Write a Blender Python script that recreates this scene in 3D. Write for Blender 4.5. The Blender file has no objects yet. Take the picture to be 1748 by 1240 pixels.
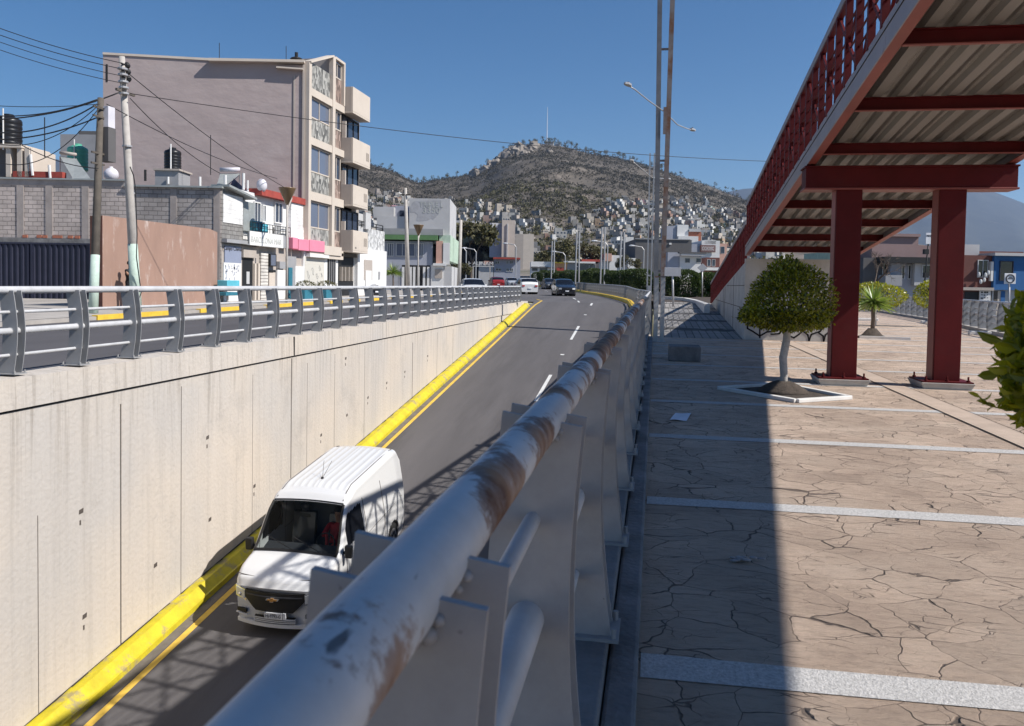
import bpy, bmesh, math, random
from mathutils import Vector, Matrix
random.seed(7)
S = bpy.context.scene
C = S.collection
# ------------------------------------------------------------------ camera, sky, sun, exposure
FPX = 1400.0; CXP = 874.0; CYP = 620.0
YAW = math.radians(9.844); PITCH = math.radians(2.2); ROLL = math.radians(1.0); SHY = -82.47
CAM = Vector((0, 0, 1.5))
FW = Vector((-math.sin(YAW)*math.cos(PITCH), math.cos(YAW)*math.cos(PITCH), -math.sin(PITCH)))
R0 = Vector((math.cos(YAW), math.sin(YAW), 0)); U0 = R0.cross(FW)
RT = R0*math.cos(ROLL)+U0*math.sin(ROLL); UP = -R0*math.sin(ROLL)+U0*math.cos(ROLL)
cd = bpy.data.cameras.new('camera'); cam = bpy.data.objects.new('camera', cd); C.objects.link(cam)
m = Matrix((RT, UP, -FW)).transposed().to_4x4(); m.translation = CAM; cam.matrix_world = m
cd.sensor_width = 36; cd.lens = 36*FPX/1748; cd.shift_y = SHY/1748
cd.clip_start = 0.05; cd.clip_end = 20000
cd.dof.use_dof = True; cd.dof.focus_distance = 22; cd.dof.aperture_fstop = 9
S.camera = cam
SUN = Vector((1.0, -0.16, 0.99)).normalized()      # towards the sun
sel = math.asin(SUN.z); saz = math.atan2(SUN.x, SUN.y)
W = bpy.data.worlds.new('World'); S.world = W; W.use_nodes = True
wn = W.node_tree; bg = wn.nodes['Background']
sk = wn.nodes.new('ShaderNodeTexSky'); sk.sky_type = 'NISHITA'; sk.sun_disc = False
sk.sun_elevation = sel; sk.sun_rotation = saz; sk.altitude = 2200; sk.air_density = 1.15; sk.dust_density = 0.5; sk.ozone_density = 3.0
hs0 = wn.nodes.new('ShaderNodeHueSaturation'); hs0.inputs['Saturation'].default_value = 1.26; wn.links.new(sk.outputs[0], hs0.inputs['Color'])
wn.links.new(hs0.outputs[0], bg.inputs[0]); bg.inputs[1].default_value = 0.076
sl = bpy.data.lights.new('sun', 'SUN'); sl.energy = 5.0; sl.angle = math.radians(0.5); sl.color = (1, .955, .89)
so = bpy.data.objects.new('sun', sl); C.objects.link(so); so.rotation_euler = SUN.to_track_quat('Z', 'Y').to_euler(); so.location = (30, 0, 60)
S.view_settings.view_transform = 'Standard'; S.view_settings.look = 'None'; S.view_settings.exposure = 0.42; S.view_settings.gamma = 1

# ------------------------------------------------------------------ helpers
def ray(x, y): return FW+RT*((x-CXP)/FPX)-UP*((y-CYP-SHY)/FPX)
def onx(x, y, X): d = ray(x, y); return CAM+d*((X-CAM.x)/d.x)
def ony(x, y, Y): d = ray(x, y); return CAM+d*((Y-CAM.y)/d.y)
def onz(x, y, z): d = ray(x, y); return CAM+d*((z-CAM.z)/d.z)
def ond(x, y, D): return CAM+ray(x, y)*D
def lerp(a, b, t): return a+(b-a)*t
def itp(x, pts):
    if x <= pts[0][0]: return pts[0][1]
    for (a, u), (b, v) in zip(pts, pts[1:]):
        if x <= b: return u+(v-u)*(x-a)/(b-a)
    return pts[-1][1]
GP = [(-60, .0), (10, .02), (50, .25), (70, .42), (88, .53), (113, .8), (150, 1.2), (220, 2.4), (350, 10), (500, 11), (9000, 11)]
def G(Y): return itp(Y, GP)
GR = [(-60, 0), (58, 0), (75, .4), (113, .8), (150, 1.2), (220, 2.4), (350, 10), (9000, 11)]
def zroad(Y): return -5.6 if Y < 2.5 else -4.74+.1145*(Y-10) if Y < 50 else lerp(-.16, G(54), min(1, (Y-50)/4)) if Y < 54 else G(Y)
WL = {}
def wloc(o): return WL.get(o, Vector((0, 0, 0))) if o else Vector((0, 0, 0))
def tag(o, label=None, cat=None, group=None, kind=None):
    if label: o['label'] = label
    if cat: o['category'] = cat
    if group: o['group'] = group
    if kind: o['kind'] = kind
    return o
def thing(name, label, cat, loc, group=None):
    o = bpy.data.objects.new(name, None); C.objects.link(o); o.empty_display_size = .2
    loc = Vector(loc); o.location = loc; WL[o] = loc
    return tag(o, label, cat, group)
class MB:
    def __init__(s): s.v = []; s.f = []; s.m = []
    def face(s, pts, mi=0):
        n = len(s.v); s.v += [Vector(p) for p in pts]; s.f.append(tuple(range(n, n+len(pts)))); s.m.append(mi)
    def add(s, vs, fs, mi=0):
        n = len(s.v); s.v += [Vector(p) for p in vs]; s.f += [tuple(i+n for i in f) for f in fs]; s.m += [mi]*len(fs)
    def hexa(s, p, mi=0):   # p: 4 bottom ccw, 4 top
        s.add(p, [(3, 2, 1, 0), (4, 5, 6, 7), (0, 1, 5, 4), (1, 2, 6, 5), (2, 3, 7, 6), (3, 0, 4, 7)], mi)
    def box(s, a, b, mi=0):
        x0, y0, z0 = a; x1, y1, z1 = b
        s.hexa([(x0, y0, z0), (x1, y0, z0), (x1, y1, z0), (x0, y1, z0), (x0, y0, z1), (x1, y0, z1), (x1, y1, z1), (x0, y1, z1)], mi)
    def bar(s, p, q, w, h, mi=0, up=(0, 0, 1)):
        p = Vector(p); q = Vector(q); d = (q-p).normalized(); u = Vector(up)
        if abs(d.dot(u)) > .98: u = Vector((0, 1, 0))
        r = d.cross(u).normalized()*w/2; t = r.cross(d).normalized()*h/2
        s.hexa([p-r-t, p+r-t, q+r-t, q-r-t, p-r+t, p+r+t, q+r+t, q-r+t], mi)
    def tube(s, pts, r, n=10, mi=0, caps=True):
        pts = [Vector(p) for p in pts]; k = len(pts); rs = r if isinstance(r, (list, tuple)) else [r]*k
        b = len(s.v); prev = None
        for i, p in enumerate(pts):
            d = (pts[min(i+1, k-1)]-pts[max(i-1, 0)]).normalized()
            if prev is None:
                a = Vector((0, 0, 1)) if abs(d.z) < .9 else Vector((1, 0, 0)); u = d.cross(a).normalized()
            else: u = (prev-d*prev.dot(d)).normalized()
            prev = u; w = d.cross(u)
            for j in range(n):
                t = 2*math.pi*j/n; s.v.append(p+(u*math.cos(t)+w*math.sin(t))*rs[i])
        for i in range(k-1):
            for j in range(n):
                a = b+i*n+j; c = b+i*n+(j+1) % n; s.f.append((a, a+n, c+n, c)); s.m.append(mi)
        if caps:
            s.f.append(tuple(b+j for j in range(n))); s.m.append(mi)
            s.f.append(tuple(b+(k-1)*n+j for j in reversed(range(n)))); s.m.append(mi)
    def lathe(s, c, prof, n=20, mi=0):
        c = Vector(c); b = len(s.v)
        for r, z in prof:
            for j in range(n):
                t = 2*math.pi*j/n; s.v.append(c+Vector((r*math.cos(t), r*math.sin(t), z)))
        for i in range(len(prof)-1):
            for j in range(n):
                a = b+i*n+j; q = b+i*n+(j+1) % n; s.f.append((a, q, q+n, a+n)); s.m.append(mi)
        s.f.append(tuple(b+j for j in reversed(range(n)))); s.m.append(mi)
        s.f.append(tuple(b+(len(prof)-1)*n+j for j in range(n))); s.m.append(mi)
    def ball(s, c, r, mi=0, n=12, k=8):
        r = Vector(r) if not isinstance(r, (int, float)) else Vector((r, r, r)); c = Vector(c); b = len(s.v)
        for i in range(k+1):
            a = math.pi*i/k
            for j in range(n):
                t = 2*math.pi*j/n; s.v.append(c+Vector((r.x*math.sin(a)*math.cos(t), r.y*math.sin(a)*math.sin(t), -r.z*math.cos(a))))
        for i in range(k):
            for j in range(n):
                a = b+i*n+j; q = b+i*n+(j+1) % n; s.f.append((a, q, q+n, a+n)); s.m.append(mi)
    def poly(s, pts, d, mi=0):   # extrude polygon pts by vector d
        pts = [Vector(p) for p in pts]; d = Vector(d); n = len(pts)
        s.add(pts+[p+d for p in pts], [tuple(reversed(range(n))), tuple(range(n, 2*n))]+[(i, (i+1) % n, n+(i+1) % n, n+i) for i in range(n)], mi)
    def mesh(s, name, mats, loc=Vector((0, 0, 0)), smooth=False):
        me = bpy.data.meshes.new(name); me.from_pydata([v-loc for v in s.v], [], s.f)
        for mt in (mats if isinstance(mats, (list, tuple)) else [mats]): me.materials.append(mt)
        if any(s.m): me.polygons.foreach_set('material_index', s.m)
        if smooth: me.polygons.foreach_set('use_smooth', [True]*len(me.polygons))
        me.validate(); me.update(); return me
    def build(s, name, mats, parent=None, smooth=False, bevel=0, origin=None, fix=False):
        if parent is None and origin is None:
            xs = [v.x for v in s.v]; ys = [v.y for v in s.v]; zs = [v.z for v in s.v]
            origin = ((min(xs)+max(xs))/2, (min(ys)+max(ys))/2, min(zs))
        loc = Vector(origin) if origin is not None else wloc(parent)
        me = s.mesh(name, mats, loc, smooth)
        if fix:
            bm = bmesh.new(); bm.from_mesh(me); bmesh.ops.remove_doubles(bm, verts=bm.verts, dist=1e-4); bmesh.ops.recalc_face_normals(bm, faces=bm.faces); bm.to_mesh(me); bm.free()
        if smooth and hasattr(me, 'shade_auto_smooth'): pass
        o = bpy.data.objects.new(name, me); C.objects.link(o)
        if parent: o.parent = parent; o.location = loc-wloc(parent)
        else: o.location = loc
        WL[o] = loc
        if bevel:
            bv = o.modifiers.new('bevel', 'BEVEL'); bv.width = bevel; bv.segments = 2; bv.limit_method = 'ANGLE'
        return o
def one(name, mats, label, cat, group=None, smooth=False, bevel=0, mb=None):
    return tag(mb.build(name, mats, smooth=smooth, bevel=bevel), label, cat, group)
def copy_to(o, loc, parent=None, rz=None, scale=None, label=None):
    c = o.copy(); C.objects.link(c); c.parent = parent; c.location = Vector(loc)-wloc(parent); WL[c] = Vector(loc)
    if rz is not None: c.rotation_euler = (0, 0, rz)
    if scale is not None: c.scale = scale if not isinstance(scale, (int, float)) else (scale,)*3
    if label: c['label'] = label
    return c
def copy_tree(o, loc, rz=0, scale=None, label=None):
    c = o.copy(); C.objects.link(c); c.location = loc; c.rotation_euler = (0, 0, rz); WL[c] = Vector(loc)
    if scale: c.scale = (scale,)*3
    if label: c['label'] = label
    for ch in list(o.children):
        d = ch.copy(); C.objects.link(d); d.parent = c
        for g in list(ch.children):
            e = g.copy(); C.objects.link(e); e.parent = d
    return c
class PL:   # upright wall plane through A and B, "out" towards the viewer
    def __init__(s, A, B):
        s.A = Vector((A[0], A[1], 0)); s.d = (Vector((B[0], B[1], 0))-s.A).normalized(); s.n = Vector((s.d.y, -s.d.x, 0))
        if (Vector((CAM.x, CAM.y, 0))-s.A).dot(s.n) < 0: s.n = -s.n
    def uz(s, px, py):
        r = ray(px, py); t = (s.A-Vector((CAM.x, CAM.y, 0))).dot(s.n)/r.dot(s.n); p = CAM+r*t
        return (p-s.A).dot(s.d), p.z
    def p(s, u, z, o=0): q = s.A+s.d*u+s.n*o; return Vector((q.x, q.y, z))
    def rect(s, x0, y0, x1, y1):
        ym = (y0+y1)/2; xm = (x0+x1)/2
        u = sorted((s.uz(x0, ym)[0], s.uz(x1, ym)[0])); z = sorted((s.uz(xm, y0)[1], s.uz(xm, y1)[1]))
        return u[0], u[1], z[0], z[1]
    def slab(s, mb, u0, u1, z0, z1, o0, o1, mi=0):
        a, b = (o0, o1)
        mb.hexa([s.p(u0, z0, a), s.p(u1, z0, a), s.p(u1, z0, b), s.p(u0, z0, b), s.p(u0, z1, a), s.p(u1, z1, a), s.p(u1, z1, b), s.p(u0, z1, b)], mi)
    def pslab(s, mb, x0, y0, x1, y1, o0, o1, mi=0): s.slab(mb, *s.rect(x0, y0, x1, y1), o0, o1, mi)
def window(root, pl, rc, frame, pane, mull=1, out=.0, fw=.06, trans=0, name='window'):
    u0, u1, z0, z1 = rc; mb = MB()
    pl.slab(mb, u0, u0+fw, z0, z1, out, out+.09); pl.slab(mb, u1-fw, u1, z0, z1, out, out+.09)
    pl.slab(mb, u0+fw, u1-fw, z0, z0+fw, out, out+.088); pl.slab(mb, u0+fw, u1-fw, z1-fw, z1, out, out+.088)
    for i in range(1, mull+1):
        if mull == 0: break
        u = lerp(u0, u1, i/(mull+1)); pl.slab(mb, u-fw*.4, u+fw*.4, z0+fw, z1-fw, out+.01, out+.082)
    if trans: z = lerp(z0, z1, trans); pl.slab(mb, u0+fw, u1-fw, z-fw*.4, z+fw*.4, out+.012, out+.078)
    f = mb.build(name, frame, root); g = MB(); pl.slab(g, u0+fw*.5, u1-fw*.5, z0+fw*.5, z1-fw*.5, out-.02, out+.035); g.build('pane', pane, f)
    return f
# ------------------------------------------------------------------ materials
MAT = {}
def newmat(name):
    mt = bpy.data.materials.new(name); mt.use_nodes = True; nt = mt.node_tree; MAT[name] = mt
    return mt, nt, nt.nodes, nt.links, nt.nodes['Principled BSDF']
def nd(N, t, **k):
    n = N.new(t)
    for a, b in k.items():
        if a.startswith('i_'): n.inputs[a[2:].replace('_', ' ')].default_value = b
        else: setattr(n, a, b)
    return n
def ramp(N, pts):
    r = N.new('ShaderNodeValToRGB'); e = r.color_ramp.elements
    while len(e) < len(pts): e.new(.5)
    for el, (p, c) in zip(e, pts): el.position = p; el.color = (c, c, c, 1) if isinstance(c, (int, float)) else (*c, 1)
    return r
def mixc(N, L, fac, a, b, mode='MIX'):
    mx = N.new('ShaderNodeMix'); mx.data_type = 'RGBA'; mx.blend_type = mode
    for s, v in ((mx.inputs[0], fac), (mx.inputs[6], a), (mx.inputs[7], b)):
        if isinstance(v, (int, float)): s.default_value = v
        elif isinstance(v, tuple): s.default_value = (*v, 1) if len(v) == 3 else v
        else: L.new(v, s)
    return mx.outputs[2]
def coords(N, L, stretch=(1, 1, 1), world=True):
    if world: g = N.new('ShaderNodeNewGeometry').outputs['Position']
    else: g = N.new('ShaderNodeTexCoord').outputs['Object']
    mp = N.new('ShaderNodeMapping'); mp.inputs['Scale'].default_value = stretch; L.new(g, mp.inputs[0]); return mp.outputs[0]
def mat(name, col, rough=.75, var=.15, sc=2.0, bump=.0, bsc=30, metal=0, stretch=(1, 1, 1), col2=None, c2t=(.5, .7), c2s=1.0, coat=0, world=False, spec=.4):
    mt, nt, N, L, B = newmat(name); v = coords(N, L, stretch, world)
    n1 = nd(N, 'ShaderNodeTexNoise', i_Scale=sc, i_Detail=6, i_Roughness=.65); L.new(v, n1.inputs['Vector'])
    r = ramp(N, [(.3, 1-var), (.7, 1+var)]); L.new(n1.outputs[0], r.inputs[0])
    c = mixc(N, L, 1.0, tuple(col), r.outputs[0], 'MULTIPLY')
    if col2:
        n2 = nd(N, 'ShaderNodeTexNoise', i_Scale=c2s, i_Detail=8, i_Roughness=.7); L.new(v, n2.inputs['Vector'])
        r2 = ramp(N, [(c2t[0], 0), (c2t[1], 1)]); L.new(n2.outputs[0], r2.inputs[0]); c = mixc(N, L, r2.outputs[0], c, tuple(col2))
    L.new(c, B.inputs['Base Color']); B.inputs['Roughness'].default_value = rough; B.inputs['Metallic'].default_value = metal
    B.inputs['Specular IOR Level'].default_value = spec; B.inputs['Coat Weight'].default_value = coat
    if bump:
        n3 = nd(N, 'ShaderNodeTexNoise', i_Scale=bsc, i_Detail=5); L.new(v, n3.inputs['Vector'])
        b = nd(N, 'ShaderNodeBump', i_Strength=bump, i_Distance=.02); L.new(n3.outputs[0], b.inputs['Height']); L.new(b.outputs[0], B.inputs['Normal'])
    return mt
def mmath(N, L, op, a, b=0.0, c=0.0):
    n = N.new('ShaderNodeMath'); n.operation = op
    for s, v in zip(n.inputs, (a, b, c)):
        if isinstance(v, (int, float)): s.default_value = v
        else: L.new(v, s)
    return n.outputs[0]
def blockmat(name, c1, c2, mortar, bw=.4, bh=.2, msize=.012, bump=.5, du=(1, 0, 0)):
    mt, nt, N, L, B = newmat(name); g = N.new('ShaderNodeNewGeometry').outputs['Position']
    dp = N.new('ShaderNodeVectorMath'); dp.operation = 'DOT_PRODUCT'; L.new(g, dp.inputs[0]); dp.inputs[1].default_value = du
    sp = N.new('ShaderNodeSeparateXYZ'); L.new(g, sp.inputs[0]); cb = N.new('ShaderNodeCombineXYZ'); L.new(dp.outputs['Value'], cb.inputs[0]); L.new(sp.outputs[2], cb.inputs[1])
    nz = nd(N, 'ShaderNodeTexNoise', i_Scale=3, i_Detail=4); L.new(g, nz.inputs['Vector'])
    va = N.new('ShaderNodeVectorMath'); va.operation = 'MULTIPLY_ADD'; L.new(nz.outputs['Color'], va.inputs[0]); va.inputs[1].default_value = (.05, .05, 0); L.new(cb.outputs[0], va.inputs[2])
    br = N.new('ShaderNodeTexBrick'); L.new(va.outputs[0], br.inputs['Vector']); br.inputs['Scale'].default_value = 1
    br.inputs['Brick Width'].default_value = bw; br.inputs['Row Height'].default_value = bh; br.inputs['Mortar Size'].default_value = msize
    br.inputs['Color1'].default_value = (*c1, 1); br.inputs['Color2'].default_value = (*c2, 1); br.inputs['Mortar'].default_value = (*mortar, 1); br.inputs['Mortar Smooth'].default_value = .3
    n2 = nd(N, 'ShaderNodeTexNoise', i_Scale=1.2, i_Detail=8); L.new(g, n2.inputs['Vector']); r = ramp(N, [(.3, .75), (.7, 1.2)]); L.new(n2.outputs[0], r.inputs[0])
    L.new(mixc(N, L, 1, br.outputs['Color'], r.outputs[0], 'MULTIPLY'), B.inputs['Base Color']); B.inputs['Roughness'].default_value = .95
    bp = nd(N, 'ShaderNodeBump', i_Strength=bump, i_Distance=.03); bp.invert = True; L.new(br.outputs['Fac'], bp.inputs['Height']); L.new(bp.outputs[0], B.inputs['Normal'])
    return mt
def wallconc():
    mt, nt, N, L, B = newmat('trench_concrete'); v = coords(N, L, (1, 1, 1)); vs = coords(N, L, (1, 3.2, .13))
    base = mixc(N, L, 0, (.54, .475, .40), (0, 0, 0))
    n0 = nd(N, 'ShaderNodeTexNoise', i_Scale=.35, i_Detail=5); L.new(v, n0.inputs['Vector']); r0 = ramp(N, [(.35, (.475, .44, .405)), (.65, (.555, .485, .41))]); L.new(n0.outputs[0], r0.inputs[0])
    n1 = nd(N, 'ShaderNodeTexNoise', i_Scale=1.6, i_Detail=9, i_Roughness=.7); L.new(vs, n1.inputs['Vector']); r1 = ramp(N, [(.25, .84), (.45, .99), (.72, 1.05)]); L.new(n1.outputs[0], r1.inputs[0])
    c = mixc(N, L, 1, r0.outputs[0], r1.outputs[0], 'MULTIPLY')
    n2 = nd(N, 'ShaderNodeTexNoise', i_Scale=.9, i_Detail=10, i_Roughness=.75); L.new(v, n2.inputs['Vector']); r2 = ramp(N, [(.54, 0), (.70, .55)]); L.new(n2.outputs[0], r2.inputs[0])
    c = mixc(N, L, r2.outputs[0], c, (.36, .33, .30))
    # drips that start under the coping and fade downwards
    sp = N.new('ShaderNodeSeparateXYZ'); L.new(v, sp.inputs[0]); top = mmath(N, L, 'MULTIPLY_ADD', sp.outputs[2], .5, 1.0)
    n3 = nd(N, 'ShaderNodeTexNoise', i_Scale=2.6, i_Detail=8, i_Roughness=.7); L.new(vs, n3.inputs['Vector']); r3 = ramp(N, [(.52, 0), (.68, .8)]); L.new(n3.outputs[0], r3.inputs[0])
    f = mmath(N, L, 'MULTIPLY', r3.outputs[0], mmath(N, L, 'MAXIMUM', top, 0.15)); f = mmath(N, L, 'MINIMUM', f, .75)
    c = mixc(N, L, f, c, (.27, .235, .20))
    # dust and scrapes along the foot
    L.new(c, B.inputs['Base Color']); B.inputs['Roughness'].default_value = .9
    # board marks
    w = N.new('ShaderNodeTexWave'); w.wave_type = 'BANDS'; w.bands_direction = 'Y'; w.inputs['Scale'].default_value = .52; w.inputs['Distortion'].default_value = .15; w.wave_profile = 'SAW'; L.new(v, w.inputs['Vector'])
    n4 = nd(N, 'ShaderNodeTexNoise', i_Scale=14, i_Detail=6); L.new(v, n4.inputs['Vector'])
    h = mmath(N, L, 'ADD', mmath(N, L, 'MULTIPLY', w.outputs[1], .06), n4.outputs[0])
    bp = nd(N, 'ShaderNodeBump', i_Strength=.35, i_Distance=.03); L.new(h, bp.inputs['Height']); L.new(bp.outputs[0], B.inputs['Normal']); return mt
def plazamat():
    mt, nt, N, L, B = newmat('stamped_concrete'); v = coords(N, L, (.78, .86, 1))
    nz = nd(N, 'ShaderNodeTexNoise', i_Scale=2.2, i_Detail=4); L.new(v, nz.inputs['Vector'])
    va = N.new('ShaderNodeVectorMath'); va.operation = 'MULTIPLY_ADD'; L.new(nz.outputs['Color'], va.inputs[0]); va.inputs[1].default_value = (.32, .32, 0); L.new(v, va.inputs[2])
    vo = N.new('ShaderNodeTexVoronoi'); vo.feature = 'DISTANCE_TO_EDGE'; vo.inputs['Scale'].default_value = 3.9; L.new(va.outputs[0], vo.inputs['Vector'])
    m1 = nd(N, 'ShaderNodeTexNoise', i_Scale=2.6, i_Detail=3); L.new(v, m1.inputs['Vector']); mr = ramp(N, [(.40, .0008), (.66, .021)]); L.new(m1.outputs[0], mr.inputs[0])
    d = mmath(N, L, 'DIVIDE', vo.outputs['Distance'], mr.outputs[0]); crack = ramp(N, [(.35, 1), (1.0, 0)]); L.new(d, crack.inputs[0])
    n1 = nd(N, 'ShaderNodeTexNoise', i_Scale=1.1, i_Detail=8, i_Roughness=.65); L.new(v, n1.inputs['Vector']); r1 = ramp(N, [(.3, (.41, .30, .225)), (.5, (.53, .40, .305)), (.72, (.62, .49, .385))]); L.new(n1.outputs[0], r1.inputs[0])
    v2 = coords(N, L, (1.5, 5, 1)); n2 = nd(N, 'ShaderNodeTexNoise', i_Scale=5, i_Detail=9, i_Roughness=.75); L.new(v2, n2.inputs['Vector']); r2 = ramp(N, [(.3, .72), (.5, 1), (.7, 1.08)]); L.new(n2.outputs[0], r2.inputs[0])
    c = mixc(N, L, 1, r1.outputs[0], r2.outputs[0], 'MULTIPLY')
    vb = N.new('ShaderNodeTexVoronoi'); vb.feature = 'DISTANCE_TO_EDGE'; vb.inputs['Scale'].default_value = 7.5; vv = N.new('ShaderNodeVectorMath'); vv.operation = 'MULTIPLY_ADD'; L.new(nz.outputs['Color'], vv.inputs[0]); vv.inputs[1].default_value = (.7, .5, 0); L.new(coords(N, L, (.7, 1.5, 1)), vv.inputs[2]); L.new(vv.outputs[0], vb.inputs['Vector'])
    mb_ = nd(N, 'ShaderNodeTexNoise', i_Scale=5.5, i_Detail=2); L.new(v, mb_.inputs['Vector']); mbr = ramp(N, [(.50, .0005), (.66, .03)]); L.new(mb_.outputs[0], mbr.inputs[0])
    cr2 = ramp(N, [(.35, .8), (1.0, 0)]); L.new(mmath(N, L, 'DIVIDE', vb.outputs['Distance'], mbr.outputs[0]), cr2.inputs[0])
    crk = mmath(N, L, 'MAXIMUM', crack.outputs[0], cr2.outputs[0])
    n9 = nd(N, 'ShaderNodeTexNoise', i_Scale=.45, i_Detail=7, i_Roughness=.7); L.new(v, n9.inputs['Vector']); r9 = ramp(N, [(.3, .86), (.7, 1.1)]); L.new(n9.outputs[0], r9.inputs[0]); c = mixc(N, L, 1, c, r9.outputs[0], 'MULTIPLY')
    vc = N.new('ShaderNodeTexVoronoi'); vc.inputs['Scale'].default_value = 3.9; L.new(va.outputs[0], vc.inputs['Vector']); sc_ = N.new('ShaderNodeSeparateColor'); L.new(vc.outputs['Color'], sc_.inputs[0]); rc_ = ramp(N, [(0, .88), (1, 1.10)]); L.new(sc_.outputs[0], rc_.inputs[0]); c = mixc(N, L, 1, c, rc_.outputs[0], 'MULTIPLY')
    ns_ = nd(N, 'ShaderNodeTexNoise', i_Scale=1.7, i_Detail=9, i_Roughness=.8); L.new(coords(N, L), ns_.inputs['Vector']); rs_ = ramp(N, [(.60, 0), (.70, .45)]); L.new(ns_.outputs[0], rs_.inputs[0]); c = mixc(N, L, rs_.outputs[0], c, (.24, .18, .15))
    L.new(mixc(N, L, mmath(N, L, 'MULTIPLY', crk, .80), c, (.07, .05, .04)), B.inputs['Base Color']); B.inputs['Roughness'].default_value = .8
    h = mmath(N, L, 'ADD', mmath(N, L, 'MULTIPLY', crk, -1.2), mmath(N, L, 'MULTIPLY', n2.outputs[0], .8))
    bp = nd(N, 'ShaderNodeBump', i_Strength=1.0, i_Distance=.05); L.new(h, bp.inputs['Height']); L.new(bp.outputs[0], B.inputs['Normal']); return mt
def railmat(name, base, rust, amt, rs=2.2, chip=.66):
    mt, nt, N, L, B = newmat(name); v = coords(N, L); v2 = coords(N, L, (1, .3, 1))
    n0 = nd(N, 'ShaderNodeTexNoise', i_Scale=rs, i_Detail=9, i_Roughness=.66); L.new(v, n0.inputs['Vector']); r0 = ramp(N, [(amt, 0), (amt+.03, .75), (amt+.09, 1)])
    sp = N.new('ShaderNodeSeparateXYZ'); L.new(v, sp.inputs[0]); far = mmath(N, L, 'MULTIPLY', mmath(N, L, 'MINIMUM', mmath(N, L, 'MAXIMUM', mmath(N, L, 'SUBTRACT', sp.outputs[1], 1.7), 0.0), 2.6), .036 if rs > 2.3 else 0.0)
    L.new(mmath(N, L, 'ADD', n0.outputs[0], far), r0.inputs[0])
    n1 = nd(N, 'ShaderNodeTexNoise', i_Scale=9, i_Detail=6); L.new(v, n1.inputs['Vector']); rr = ramp(N, [(.35, rust[0]), (.65, rust[1])]); L.new(n1.outputs[0], rr.inputs[0])
    n2 = nd(N, 'ShaderNodeTexNoise', i_Scale=3, i_Detail=8, i_Roughness=.7); L.new(v, n2.inputs['Vector']); r2 = ramp(N, [(.3, .78), (.65, 1.08)]); L.new(n2.outputs[0], r2.inputs[0])
    c = mixc(N, L, 1, base, r2.outputs[0], 'MULTIPLY')
    vo = nd(N, 'ShaderNodeTexNoise', i_Scale=26, i_Detail=3); L.new(v2, vo.inputs['Vector']); r3 = ramp(N, [(chip, 0), (chip+.04, .85)]); L.new(vo.outputs[0], r3.inputs[0]); c = mixc(N, L, r3.outputs[0], c, (.05, .045, .045))
    L.new(mixc(N, L, r0.outputs[0], c, rr.outputs[0]), B.inputs['Base Color']); ro = ramp(N, [(0, .5), (1, .9)]); L.new(r0.outputs[0], ro.inputs[0]); L.new(ro.outputs[0], B.inputs['Roughness'])
    bp = nd(N, 'ShaderNodeBump', i_Strength=.25, i_Distance=.004); L.new(n0.outputs[0], bp.inputs['Height']); L.new(bp.outputs[0], B.inputs['Normal']); return mt
def leafmat(name, c1, c2, trans=.35, rough=.35):
    mt, nt, N, L, B = newmat(name); g = N.new('ShaderNodeNewGeometry')
    n = nd(N, 'ShaderNodeTexNoise', i_Scale=3.0, i_Detail=3); L.new(coords(N, L, world=False), n.inputs['Vector'])
    f = mmath(N, L, 'MULTIPLY_ADD', g.outputs['Random Per Island'], .6, mmath(N, L, 'MULTIPLY', n.outputs[0], .5)); r = ramp(N, [(.2, c1), (.85, c2)]); L.new(f, r.inputs[0])
    L.new(r.outputs[0], B.inputs['Base Color']); B.inputs['Roughness'].default_value = rough
    t = N.new('ShaderNodeBsdfTranslucent'); L.new(mixc(N, L, 1, r.outputs[0], (1.5, 1.5, .6), 'MULTIPLY'), t.inputs[0]); mx = N.new('ShaderNodeMixShader'); mx.inputs[0].default_value = trans
    L.new(B.outputs[0], mx.inputs[1]); L.new(t.outputs[0], mx.inputs[2]); L.new(mx.outputs[0], N['Material Output'].inputs[0]); return mt
def stonemat(name, c1, c2, c3, sc=6):
    mt, nt, N, L, B = newmat(name); v = coords(N, L, (1, 1, .6)); vo = N.new('ShaderNodeTexVoronoi'); vo.inputs['Scale'].default_value = sc; L.new(v, vo.inputs['Vector'])
    sp = N.new('ShaderNodeSeparateColor'); L.new(vo.outputs['Color'], sp.inputs[0]); r = ramp(N, [(.1, c1), (.5, c2), (.9, c3)]); L.new(sp.outputs[0], r.inputs[0]); L.new(r.outputs[0], B.inputs['Base Color']); B.inputs['Roughness'].default_value = .85
    bp = nd(N, 'ShaderNodeBump', i_Strength=.5, i_Distance=.05); L.new(vo.outputs['Distance'], bp.inputs['Height']); L.new(bp.outputs[0], B.inputs['Normal']); return mt
def glass(name, col, rough=.08, alpha=1.0):
    mt, nt, N, L, B = newmat(name); B.inputs['Base Color'].default_value = (*col, 1); B.inputs['Roughness'].default_value = rough; B.inputs['Specular IOR Level'].default_value = .6
    if alpha < 1:
        t = N.new('ShaderNodeBsdfTransparent'); t.inputs[0].default_value = (.8, .84, .84, 1); mx = N.new('ShaderNodeMixShader'); mx.inputs[0].default_value = alpha
        L.new(t.outputs[0], mx.inputs[1]); L.new(B.outputs[0], mx.inputs[2]); L.new(mx.outputs[0], N['Material Output'].inputs[0])
    return mt
conc = wallconc(); plaza_m = plazamat()
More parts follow.
